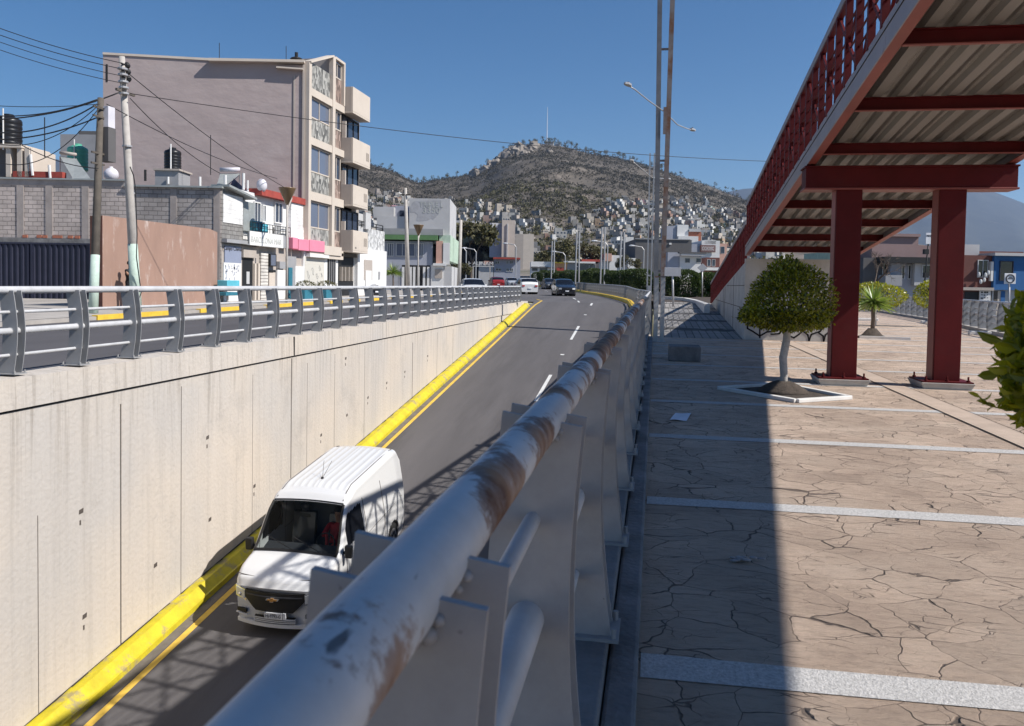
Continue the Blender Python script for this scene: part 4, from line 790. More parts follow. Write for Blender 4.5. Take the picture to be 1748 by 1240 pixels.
# middle shop with red roof edge and balcony
hs = thing('red_eaved_house', 'two-storey white house with a red roof edge and a cluttered balcony', 'house', (-20.2, 41, .2))
a = FAC.uz(443, 420)[0]; b = FAC.uz(521, 400)[0]; zt = FAC.uz(480, 338)[1]
mb = MB(); FAC.slab(mb, FAC.uz(417, 400)[0], b, FAC.uz(470, 418)[1], zt, -.8, -.3); mb.build('upper_wall', M['white'], hs)
mb = MB(); FAC.slab(mb, a, b, 0, FAC.uz(470, 418)[1], -.8, -.1); mb.build('ground_wall', M['creamd'], hs)
mb = MB(); FAC.slab(mb, FAC.uz(444, 330)[0], b+.05, FAC.uz(482, 342)[1], FAC.uz(482, 331)[1], -1.2, .1); mb.build('roof_edge', M['red2'], hs)
mb = MB(); FAC.pslab(mb, 497, 345, 519, 409, -.28, .0); mb.build('white_panel', M['wblock'], hs)
mb = MB(); FAC.pslab(mb, 418, 345, 440, 395, -.29, -.15); mb.build('grey_shutter', M['tin'], hs)
mb = MB(); FAC.slab(mb, *FAC.rect(415, 398, 473, 421), .3, .36); FAC.slab(mb, *FAC.rect(415, 419, 473, 421), -.6, .3); mb.build('balcony_parapet', M['white'], hs)
text('faded_lettering', 'BARCELONA MAR', .3, FAC, FAC.uz(444, 411)[0], FAC.uz(444, 411)[1]-.02, .366, M['faded'], hs, wfit=3.3)
mb = MB()
for i in range(16): u = lerp(FAC.uz(416, 390)[0], FAC.uz(486, 390)[0], i/15); mb.bar(FAC.p(u, FAC.uz(444, 399)[1], .33), FAC.p(u, FAC.uz(444, 383)[1], .33), .02, .02)
for y in (383, 391): mb.bar(FAC.p(FAC.uz(416, 390)[0], FAC.uz(444, y)[1], .33), FAC.p(FAC.uz(486, 390)[0], FAC.uz(444, y)[1], .33), .03, .03)
mb.build('balcony_rail', M['black'], hs)
for rc in ((441, 345, 452, 382), (455, 350, 461, 380), (476, 346, 489, 382)): window(hs, FAC, FAC.rect(*rc), M['white'], M['gl'], 1, out=-.29)
for rc, mm in (((431, 378, 442, 396), 'cyand'), ((441, 383, 452, 397), 'cyan'), ((474, 385, 486, 401), 'white')): mb = MB(); FAC.pslab(mb, *rc, -.2, .2); mb.build('balcony_clutter', M[mm], hs, bevel=.03)
mb = MB(); FAC.pslab(mb, 478, 402, 487, 424, -.29, .2); mb.build('grey_box', M['grey'], hs)
mb = MB(); FAC.pslab(mb, 445, 432, 457, 518, -.1, .02); mb.build('striped_panel', M['siding'], hs)
mb = MB(); FAC.pslab(mb, 458, 434, 469, 455, -.1, .1); g_ = mb.build('window_surround', M['black'], hs); mb = MB(); FAC.pslab(mb, 459.5, 435.5, 467.5, 453.5, .1, .11); mb.build('pane', M['glb'], g_)
mb = MB(); FAC.pslab(mb, 458, 461, 469, 465, -.1, .06); mb.build('black_fascia', M['black'], hs)
mb = MB(); FAC.pslab(mb, 458, 466, 468, 517, -.1, .05); mb.build('door_panel', M['cream'], hs)
mb = MB(); FAC.pslab(mb, 472, 461, 486, 517, -.1, .05); mb.build('white_panel', M['white'], hs)
mb = MB(); FAC.pslab(mb, 474, 447, 486, 459, -.1, .12); sg = mb.build('meter_box', M['grey'], hs)
mb = MB(); FAC.pslab(mb, 490, 438, 505, 517, -.1, .02); mb.build('plaster_panel', M['grey'], hs); mb = MB(); FAC.pslab(mb, 491, 457, 497, 517, .02, .08); mb.build('green_door', M['cyand'], hs)
mb = MB(); FAC.pslab(mb, 503, 455, 518, 517, -.1, .04); mb.build('white_panel', M['white'], hs)
ck = thing('awning', 'pink fascia awning in three panels above the shop shutters', 'awning', FAC.p(FAC.uz(518, 418)[0], 3))
for rc in ((490, 406, 499, 425), (500, 409, 518, 428), (519, 411, 545, 430)): mb = MB(); FAC.pslab(mb, *rc, -.05, .35); mb.build('fascia_panel', M['pink'], ck, bevel=.02)

# big apartment block
ap = thing('apartment_block', 'tall five-storey apartment block with a blank mauve side wall and boxy cream balconies', 'apartment building', (-20.5, 44.6, .3))
zTR = BIG.uz(521, 106)[1]; zTL = BIG.uz(178, 90)[1]; uA = BIG.uz(176, 200)[0]; uB = 11.0
uB = (Vector((-20, 44.6, 0))-BIG.A).dot(BIG.d)
mb = MB(); o = -12
def hx(pl, u0, u1, zb0, zb1, zt0, zt1, o0, o1, mi=0):
    mb.hexa([pl.p(u0, zb0, o0), pl.p(u1, zb1, o0), pl.p(u1, zb1, o1), pl.p(u0, zb0, o1), pl.p(u0, zt0, o0), pl.p(u1, zt1, o0), pl.p(u1, zt1, o1), pl.p(u0, zt0, o1)], mi)
A_ = BIG.p(uA, 0); B_ = Vector((-20, 44.6, 0)); C_ = Vector((-20.0, 52.2, 0)); D_ = A_+(C_-B_)
zf = zTR-.2
mb.hexa([A_, B_+Vector((-.02, 0, 0)), C_+Vector((-.02, 0, 0)), D_, A_+Vector((0, 0, zTL-.12)), B_+Vector((-.02, 0, zf)), C_+Vector((-.02, 0, zf)), D_+Vector((0, 0, zTL-.12))]); mb.build('side_wall', M['mauve'], ap, fix=True)
mb = MB(); hx(BIG, uA, BIG.uz(360, 100)[0], zTL-.12, zTL-.15, zTL, zTL-.02, -.3, .06); hx(BIG, BIG.uz(358, 100)[0], uB, zTL-.25, zTR-.12, zTL-.1, zTR+.02, -.3, .42); hx(BIG, BIG.uz(473, 118)[0], BIG.uz(518, 120)[0], BIG.uz(473, 116)[1]-.08, BIG.uz(518, 119)[1]-.08, BIG.uz(473, 116)[1], BIG.uz(518, 119)[1], 0.003, .35); mb.build('roof_edge', M['cream'], ap)
mb = MB(); hx(BIG, BIG.uz(500.5, 250)[0], BIG.uz(503, 250)[0], 4.5, 4.5, BIG.uz(502, 130)[1], BIG.uz(502, 130)[1], 0.003, .05); hx(BIG, BIG.uz(516, 250)[0], uB, 4.5, 4.5, zTR-.15, zTR-.15, .003, .10); mb.build('downpipe', M['creamd'], ap)
mb = MB(); BIG.slab(mb, *BIG.rect(181, 110, 184, 140), .003, .02); mb.build('slot_window', M['black'], ap)
# facade bays
U = lambda px: FAC.uz(px, 300)[0]; Z = lambda px, py: FAC.uz(px, py)[1]
u1, u2, u3, u4 = 34.6, U(560), U(579), U(605)
mb = MB()
for u, w in ((u1, .35), (u2, .42)): FAC.slab(mb, u, u+w, Z(524, 428), Z(521, 107) if u == u1 else Z(562, 95), 0, .28)
mb.build('facade_pier', M['cream'], ap)
floors = [(152, 161), (236, 245), (329, 340), (425, 438)]
zs = [(Z(524, b), Z(524, a)) for a, b in floors]
for zl, zh in zs: mb = MB(); FAC.slab(mb, u1+.351, u3+.2, zl-.05, zh+.08, 0, .25); mb.build('floor_band', M['cream'], ap)
tops = [Z(540, 110)]+[zl for zl, zh in zs[:-1]]
for i, (zl, zh) in enumerate(zs):
    top = (zs[i-1][0]-.05) if i else zTR-.1; bot = zh+.08; sill = bot+(1.15 if i else 1.55)
    for (a, b, st) in ((u1+.36, u2-.01, 'stone'), (u2+.43, u3, 'stone2')):
        if i == 0: top = zTR-.1 if st == 'stone' else Z(571, 100)-.2
        mb = MB(); FAC.slab(mb, a, b, bot, sill, 0, .08); mb.build('stone_panel', M[st], ap)
        if not (i == 0 and st == 'stone'): window(ap, FAC, (a+.03, b-.03, sill+.02, top-.03), M['cream'], M['glb'] if st == 'stone' else M['gl'], 1, out=.01, fw=.07)
# raised parapet over the second bay
mb = MB(); FAC.slab(mb, u2+.15, u3+.18, zTR-.3, Z(571, 100)-.16, -6, -.03); mb.build('raised_block', M['creamd'], ap)
mb = MB(); FAC.slab(mb, u2+.421, u3+.2, Z(571, 100)-.15, Z(571, 100), 0, .28); FAC.slab(mb, u3+.0, u3+.199, zs[0][1]+.1, Z(571, 100)-.151, 0, .28); mb.build('raised_frame', M['cream'], ap)
mb = MB(); a = FAC.p(u1+.1, zTR+.02, .1); b = FAC.p(u2, Z(560, 95), .1); mb.bar(a, b, .5, .1); mb.build('sloping_roof_edge', M['cream'], ap)
# balconies: boxes standing out from the front
bz = [(148, 206), (235, 288), (315, 360), (393, 434)]
for i, (ya, yb_) in enumerate(bz):
    p = ony(603, ya, 10+u3+.25); xo = p.x+20; zt = p.z; zb = ony(603, yb_-8 if i == 0 else yb_-6, 10+u3+.25).z if i < 9 else 0
    zb = ony(603, {0: 193, 1: 278, 2: 352, 3: 431}[i], 10+u3+.25).z
    xf = -20+xo; ue = onx(632 if i < 2 else 628, (ya+yb_)/2, xf).y-10
    mb = MB(); FAC.slab(mb, u3+.25, ue, zb, zb+.12, 0, xo); FAC.slab(mb, u3+.25, ue, zb+.12, zt, xo-.15, xo); mb.build('balcony', M['cream'], ap, bevel=.02)
    for e_ in (u3+.25, ue-.13): mb = MB(); FAC.slab(mb, e_, e_+.13, zb+.12, zt, 0, xo-.151); mb.build('balcony_cheek', M['creamd'], ap)
    if i:
        for k in range(3): uu = ue-.75+k*.2; mb = MB(); FAC.slab(mb, uu, uu+.06, zb+.45, zb+1.0, xo, xo+.012); mb.build('balcony_slot', M['hole'], ap)
    if i == 3: text('balcony_lettering', 'CG', .12, FAC, u3+.7, zb+.3, xo+.01, M['ink'], ap)
    # recess behind balcony
    top = (zt+(zs[i-1][0] if i else 13.6))/2
for i in range(1, 4):
    zt_ = zs[i-1][0]-.1; zb_ = zs[i][1]+.9
    window(ap, FAC, (u3+.3, u3+3.3, zb_, zt_), M['black'], M['gl'], 2, out=-.01, fw=.09); mb = MB(); FAC.slab(mb, u3+.28, u3+.40, zb_-.3, zb_+1.1, .02, .3); mb.build('white_post', M['cream'], ap)
mb = MB(); FAC.slab(mb, u3+.2, u3+3.6, zs[3][1], zs[0][0], -.5, -.02); mb.build('recess_wall', M['creamd'], ap)
# ground floor of the block
mb = MB(); FAC.pslab(mb, 517, 430, 604, 517, -.2, .03); mb.build('ground_wall', M['white'], ap)
mb = MB(); FAC.pslab(mb, 545, 421, 575, 436, -.2, .33); mb.build('fascia', M['cream'], ap)
mb = MB(); FAC.pslab(mb, 519, 440, 552, 517, .031, .05); sh_ = mb.build('roller_shutter', M['shut'], ap); mb = MB(); FAC.pslab(mb, 521, 434, 554, 440, .03, .3); mb.build('shutter_box', M['white'], sh_)
mb = MB(); random.seed(12)
for cx, cy, s in ((525, 470, 8), (533, 463, 7), (540, 472, 6), (545, 458, 5), (527, 482, 5), (541, 483, 4), (548, 470, 4)):
    pt = [(cx+s*.4*math.cos(a*.9)*random.uniform(.4, 1), cy+s*math.sin(a*1.1)*random.uniform(.6, 1.1)) for a in range(7)]
    stroke(mb, pt, .045, FAC, out=.052)
mb.build('graffiti', M['grf2'], sh_)
mb = MB(); FAC.pslab(mb, 558, 436, 571, 485, .031, .06); dr = mb.build('iron_door', M['black'], ap); mb = MB()
for x in (560, 563.5, 567, 570): FAC.pslab(mb, x, 439, x+.7, 484, .06, .1)
mb.build('door_bars', M['galv'], dr)
mb = MB(); FAC.pslab(mb, 576, 437, 602, 517, .031, .05); dr = mb.build('garage_gate', M['black'], ap); mb = MB(); FAC.pslab(mb, 577, 456, 601, 480, .05, .09); FAC.pslab(mb, 575, 434, 604, 439, .05, .25); mb.build('gate_boards', M['wood'], dr)
for x in (581, 587, 593, 599): mb = MB(); FAC.pslab(mb, x, 456, x+.8, 480, .09, .11); mb.build('gate_bar', M['creamd'], dr)
# white narrow house
wh = thing('white_house', 'narrow white house with a pale stone-clad upper storey beside the apartment block', 'house', (-20, 58, .3))
ua, ub = U(604)+.1, U(655)
mb = MB(); FAC.slab(mb, ua, ub, 0, Z(640, 428), -6, .3); mb.build('ground_wall', M['white'], wh)
mb = MB(); FAC.slab(mb, U(627), ub, Z(640, 428), Z(640, 393), -6, .12); mb.build('upper_wall', M['stonew'], wh)
mb = MB(); FAC.slab(mb, ua, U(632), Z(618, 428), Z(618, 365), -6, -.1); FAC.pslab(mb, 622, 364, 631, 392, -.1, .1); mb.build('rear_tower', M['offw'], wh)
mb = MB(); FAC.pslab(mb, 614, 444, 628, 478, .3, .33); d_ = mb.build('door_recess', M['creamd'], wh); mb = MB(); FAC.pslab(mb, 616, 462, 626, 492, .33, .36); mb.build('white_grille', M['white'], d_)
mb = MB()
for i in range(5): FAC.slab(mb, lerp(U(606), U(655), i/4)-.03, lerp(U(606), U(655), i/4)+.03, Z(640, 393), Z(640, 383), -.05, 0)
for y in (383, 388): FAC.slab(mb, U(606), U(655), Z(640, y)-.03, Z(640, y)+.03, -.03, -.01)
mb.build('roof_rail', M['black'], wh)
mb = MB(); FAC.pslab(mb, 639, 464, 641, 477, .3, .36); mb.build('letter_box', M['grey'], wh)
# planters in front of the shops
for px, lb in ((522, 'teal planter box with dry shrub in front of the graffitied shutter'), (558, 'teal planter box with reddish shrub in front of the iron door')):
    pq = onx(px, 515, -18.9); t = thing('planter_box', lb, 'planter', (pq.x, pq.y, .25), 'planters on the left pavement'); mb = MB(); mb.box((pq.x-.35, pq.y-.8, G(pq.y)+.15), (pq.x+.3, pq.y+.8, G(pq.y)+.75)); mb.build('trough', M['cyand'], t, bevel=.02)
    topiary((pq.x, pq.y, G(pq.y)+.85), .55, .35, .2, 500, .12, .05, True, 8).build('shrub', leaf_o, t)
    mb = MB(); mb.box((pq.x+.3, pq.y+.1, G(pq.y)+.2), (pq.x+.34, pq.y+.35, G(pq.y)+.9)); mb.build('label_stake', M['cyan'] if px < 540 else M['white'], t)
# ------------------------------------------------------------------ roofs behind the block wall, poles and cables
def RB(D): return lambda x, y: ond(x, y, D)
def vplane(D): a = ond(874, 488, D); return PL((a.x-R0.x*10, a.y-R0.y*10), (a.x+R0.x*10, a.y+R0.y*10))
V42 = vplane(42); V50 = vplane(50); V60 = vplane(60)
def tankobj(name, label, px, y0, y1, w, pl, mt, stand=None, rib=True):
    u, z0 = pl.uz(px, y1); z1 = pl.uz(px, y0)[1]; r = abs(pl.uz(px+w/2, y1)[0]-u); c = pl.p(u, z0, -r); H = z1-z0
    t = thing(name, label, 'water tank', c); mb = MB(); pr = [(r*.96, 0), (r, H*.05)]
    for k in range(5): z = H*(.1+.13*k); pr += [(r, z), (r*(.955 if rib else 1), z+H*.03), (r, z+H*.06)]
    pr += [(r, H*.78), (r*.93, H*.84), (r*.45, H*.93), (r*.42, H*.95)]
    mb.lathe(c, pr, 24); mb.build('tank_body', mt, t, smooth=True); mb = MB(); mb.lathe(c+Vector((0, 0, H*.95)), [(r*.4, 0), (r*.4, H*.04), (r*.2, H*.055)], 16); mb.build('lid', mt, t)
    mb = MB(); mb.tube([c+pl.n*r*1.05+pl.d*r*.2+Vector((0, 0, -.3)), c+pl.n*r*1.05+pl.d*r*.2+Vector((0, 0, H*1.1))], .035, 6); mb.build('pipe', M['white'], t)
    return t
def bbox(name, label, cat, pl, rc, depth, mt, **k): mb = MB(); pl.slab(mb, *pl.rect(*rc), -depth, 0); return one(name, mt, label, cat, mb=mb, **k)
tankobj('water_tank', 'black ribbed water tank on a pale stand at the left edge above the block wall', 2, 191, 246, 42, V42, M['tank'])
st = thing('tank_stand', 'pale pillared stand carrying the black tank at the left edge', 'stand', V42.p(V42.uz(20, 300)[0], 5, -.5)); mb = MB()
V42.slab(mb, *V42.rect(-60, 246, 38, 252), -2.5, .1); mb.build('slab', M['cream'], st)
for x in (14, 33, 46): mb = MB(); V42.pslab(mb, x-4, 252, x+4, 302, -2.4, 0); mb.build('pillar', M['cream'], st)
mb = MB(); V42.pslab(mb, -50, 252, 10, 300, -2.2, -.4); mb.build('dark_infill', M['dgrey'], st)
mb = MB(); V42.pslab(mb, 22, 293, 106, 303, -.4, 0); one('roof_beam', M['red2'], 'rusty red beam lying along the roof left of the solar heater', 'beam', mb=mb)
ar = thing('roof_arch', 'cream curved roof edge with small columns beyond the block wall', 'roof', V50.p(V50.uz(60, 300)[0], 5)); mb = MB()
pts = [(38, 268), (50, 271), (62, 278), (74, 285), (84, 292)]
for a, b in zip(pts, pts[1:]): mb.bar(V50.p(*V50.uz(*a)), V50.p(*V50.uz(*b)), .5, .35)
mb.build('arch_band', M['cream'], ar)
for x in (40, 52): mb = MB(); V50.pslab(mb, x-1.5, 272, x+1.5, 300, -.3, 0); mb.build('column', M['cream'], ar)
for x0, y0, x1, y1, lb in ((52, 264, 56, 300, 'white vent pipe'), (84, 282, 86, 307, 'white post')):
    mb = MB(); mb.tube([V42.p(*V42.uz(x0, y0)), V42.p(*V42.uz(x1, y1))], .07, 8); one('roof_pipe', M['white'], lb+(' leaning before the cream roof arch' if x0 < 60 else ' rising in front of the tilted solar heater'), 'pipe', mb=mb)
bbox('grey_house', 'plain grey rendered house rising behind the green water tank', 'house', V60, (103, 230, 200, 330), 12, M['grey'])
g2 = bbox('grey_house', 'slim grey upper block behind the dark utility pole', 'house', vplane(64), (134, 224, 178, 300), 6, M['dgrey'])
tg = tankobj('water_tank', 'green water tank in front of the grey house', 124, 243, 290, 33, V50, M['tankg'])
def px_(a): return a[0]
def solar(label, pl, a, b, c, d, tankr):   # four pixel corners of the tilted collector
    t = thing('solar_heater', label, 'solar water heater', pl.p(*pl.uz(*d)))
    P = [pl.p(*pl.uz(*a), -1.0), pl.p(*pl.uz(*b), -1.0), pl.p(*pl.uz(*c), .2), pl.p(*pl.uz(*d), .2)]
    mb = MB(); n = (P[1]-P[0]).cross(P[3]-P[0]).normalized()*.05; mb.poly(P, n); mb.build('collector', M['tin'], t)
    mb = MB()
    for k in range(12): s_ = (k+.5)/12; mb.tube([lerp(P[0], P[1], s_)+n*1.8, lerp(P[3], P[2], s_)+n*1.8], .025, 6)
    mb.build('glass_tubes', M['panel'], t)
    mb = MB(); mb.tube([P[0]+Vector((0, 0, .2)), P[1]+Vector((0, 0, .2))], tankr, 14); mb.build('tank', M['tankw' if px_(a) > 200 else 'creamd'], t, smooth=True)
    mb = MB(); mb.bar(P[0], P[0]-Vector((0, 0, 1.6)), .05, .05); mb.bar(P[1], P[1]-Vector((0, 0, 1.6)), .05, .05); mb.bar(P[0]-Vector((0, 0, 1.6)), P[3], .04, .04); mb.build('frame', M['galv'], t)
solar('large tilted solar water heater behind the block wall beside the green tank', V42, (84, 262), (112, 266), (158, 306), (128, 306), .09)
solar('small solar heater with a white cylinder on the tin roof before the mauve wall', V42, (364, 292), (398, 292), (386, 318), (372, 318), .11)
mb = MB(); pl = V42; mb.poly([pl.p(*pl.uz(*q)) for q in ((392, 318), (399, 305), (420, 325), (418, 332))], pl.n*-.1); one('roof_collector', M['panel'], 'dark tilted solar panel above the white painted corner house', 'solar panel', mb=mb)
tankobj('water_tank', 'black water tank on a grey block plinth against the mauve wall', 289, 250, 289, 28, V42, M['tank'])
tk = thing('tank_plinth', 'grey block plinth under the black tank on the tin roof', 'plinth', V42.p(V42.uz(288, 320)[0], 5)); mb = MB(); V42.pslab(mb, 266, 291, 306, 320, -1.4, .1); mb.build('plinth_block', M['grey'], tk); mb = MB(); V42.slab(mb, *V42.rect(264, 289, 309, 292), -1.5, .2); mb.build('slab', M['creamd'], tk)
def sph(label, px, py, rr, pl, lb2='white gas tank', squash=1.0, mt='tankw'):
    u, z = pl.uz(px, py); r = abs(pl.uz(px+rr, py)[0]-u); mb = MB(); mb.ball(pl.p(u, z, -r), (r, r, r*squash), n=20, k=12); mb.tube([pl.p(u, z, -r), pl.p(u, z+r*1.15, -r)], r*.25, 10); return one('round_tank', M[mt], label, 'tank', smooth=True, mb=mb)
sph('round white tank behind the dark utility pole on the roof', 184, 297, 12, V42)
sph('egg-shaped white tank above the red roof edge', 444, 316, 9, V42, squash=1.3)
for x, y0, y1, w, lb in ((344, 303, 320, .06, 'thin white post on the tin roof right of the black tank'), (418, 297, 325, .07, 'tall white post left of the egg-shaped tank'), (425, 309, 333, .05, 'short white post beside the egg-shaped tank'), (387, 300, 318, .07, 'white post beside the small solar heater'), (251, 291, 310, .06, 'dark rod on the tin roof left of the black tank'), (290, 303, 315, .05, 'stubby white post before the tank plinth'), (80, 202, 270, .025, 'thin aerial rod above the tilted solar heater'), (362, 232, 300, .02, 'thin aerial rod in front of the mauve side wall')):
    mb = MB(); mb.tube([V42.p(*V42.uz(x, y0), .2), V42.p(*V42.uz(x, y1), .2)], w, 6); one('roof_post', M['black' if 'dark' in lb or 'thin aerial' in lb else 'white'], lb, 'post', mb=mb)
for x, y0, y1, lb in ((361, 56, 98, 'hair-thin aerial on the roof of the apartment block, left one'), (480, 62, 102, 'hair-thin aerial on the roof of the apartment block, right one')):
    mb = MB(); mb.tube([BIG.p(*BIG.uz(x, y0), -2), BIG.p(*BIG.uz(x, y1+4), -2)], .02, 5); one('aerial', M['black'], lb, 'aerial', mb=mb)
mb = MB(); q = BIG.p(*BIG.uz(504, 101), -.5); mb.ball(q+Vector((0, 0, .12)), (.35, .35, .12)); mb.tube([q, q+Vector((0, 0, .5))], .1, 8); one('roof_vent', M['black'], 'small black vent on the roof corner of the apartment block', 'vent', mb=mb)
# utility poles
PX = -18.3
def upole(label, bx, by, tx, ty, r0, r1, mt, band=None):
    b = onx(bx, by, PX); b.z = G(b.y)+.13; tp = onx(tx, ty, PX-.3); t = thing('utility_pole', label, 'utility pole', b, 'utility poles on the left pavement')
    mb = MB(); mb.tube([b, lerp(b, tp, .5), tp], [r0, (r0+r1)/2, r1], 12); mb.build('shaft', mt, t, smooth=True)
    if band: q = lerp(b, tp, band); mb = MB(); mb.tube([b+Vector((0, 0, .02)), q], [r0+.008, lerp(r0, r1, band)+.008], 12); mb.build('painted_foot', M['mint'], t, smooth=True)
    return t, b, tp
p1, b1, t1 = upole('dark leaning wooden pole with a mint painted foot left of the brown wall', 159, 518, 172, 168, .145, .10, M['wood'], .27)
p2, b2_, t2 = upole('tall pale concrete pole leaning left in front of the brown wall', 233, 520, 208, 97, .18, .10, M['conc2'], .27)
for k, (x, y) in enumerate(((216, 112), (217, 123), (218, 135))):
    q = onx(x, y, PX-.2); mb = MB(); mb.tube([q+Vector((0, -.3, 0)), q+Vector((0, .1, 0))], .03, 6); mb.ball(q, (.13, .13, .12), n=8, k=6); mb.build('insulator', M['black'], p2)
q = onx(214, 158, PX-.2); mb = MB(); mb.bar(q+Vector((0, -.5, 0)), q+Vector((0, .5, 0)), .08, .08); mb.build('cross_arm', M['wood'], p2)
for yy in (118, 128, 140, 150, 160, 250, 330): q = onx(lerp(208, 233, (yy-97)/423), yy, PX-.17); mb = MB(); mb.lathe(q, [(.165, -.03), (.165, .03)], 12); mb.build('steel_band', M['galv'], p2)
mb = MB(); qs = [onx(x, y, PX+.25) for x, y in ((222, 285), (228, 300), (231, 320), (234, 400), (233, 440), (241, 500), (236, 515))]; mb.tube(qs, .02, 6); mb.build('cable_drop', M['wire'], p2)
q = onx(179, 200, PX-.2); mb = MB(); mb.box((q.x-.2, q.y-.1, q.z-.35), (q.x+.2, q.y+.25, q.z+.35)); mb.build('meter_box', M['tankw'], p1); mb = MB(); mb.box((q.x-.2, q.y-.1, q.z-1.5), (q.x+.2, q.y+.3, q.z-.36)); mb.build('transformer_case', M['dgrey'], p1)
for yy in (185, 200, 262, 280): q = onx(lerp(172, 159, (yy-168)/350), yy, PX-.17); mb = MB(); mb.bar(q+Vector((0, -.35, 0)), q+Vector((0, .3, 0)), .05, .06); mb.build('bracket', M['wood'], p1)
def cable(label, A, B, sag, r=.022, n=24):
    mb = MB(); pts = [lerp(A, B, i/n)-Vector((0, 0, sag*4*(i/n)*(1-i/n))) for i in range(n+1)]; mb.tube(pts, r, 5); one('overhead_cable', M['wire'], label, 'cable', 'overhead cables', smooth=True, mb=mb)
L_ = lambda x, y, D=30: ond(x, y, D)
cbl = [((-60, 204), (204, 158), .3, .024, 'thick sagging cable running left from the concrete pole'), ((-60, 217), (166, 178), .5, .024, 'thick cable left of the dark pole, second from the top'), ((-60, 236), (168, 200), .3, .024, 'thick lowest cable running left from the dark pole'), ((-60, 192), (166, 170), .3, .02, 'thin cable just under the topmost one left of the dark pole'), ((-60, 177), (170, 178), .1, .012, 'hair-thin level cable left of the dark pole'), ((-60, 226), (166, 182), .8, .015, 'thin slack cable between the thick ones left of the dark pole'), ((-60, 246), (168, 186), 1.2, .015, 'thin deeply sagging cable left of the dark pole'), ((20, 238), (168, 288), .2, .015, 'thin cable falling to the right above the green tank'),
 ((-90, 14), (208, 108), .15, .014, 'uppermost of four wires reaching the top of the concrete pole'), ((-90, 26), (208, 118), .15, .014, 'second of four wires reaching the concrete pole'), ((-90, 38), (208, 130), .15, .012, 'third of four wires reaching the concrete pole'), ((-90, 52), (208, 142), .15, .012, 'lowest of four wires reaching the concrete pole')]
for a, b, sg_, r, lb in cbl: cable(lb, L_(*a, 27), onx(b[0], b[1], PX-.1), sg_, r)
pa = onx(222, 160, PX-.1); pb = ond(1760, 268, 52)
cable('long thin cable crossing the whole sky from the concrete pole to the footbridge', pa, pb, 1.2, .014, 60)
for a, b, lb in (((182, 178), (470, 305), 'thin cable slanting down across the mauve wall to the red-eaved house'), ((222, 168), (372, 296), 'thin cable slanting steeply down to the small solar heater'), ((222, 128), (500, 330), 'faint wire slanting down from the concrete pole top to the pink awning side')):
    cable(lb, onx(a[0], a[1], PX), FAC.p(*FAC.uz(*b), .1), .25, .016)
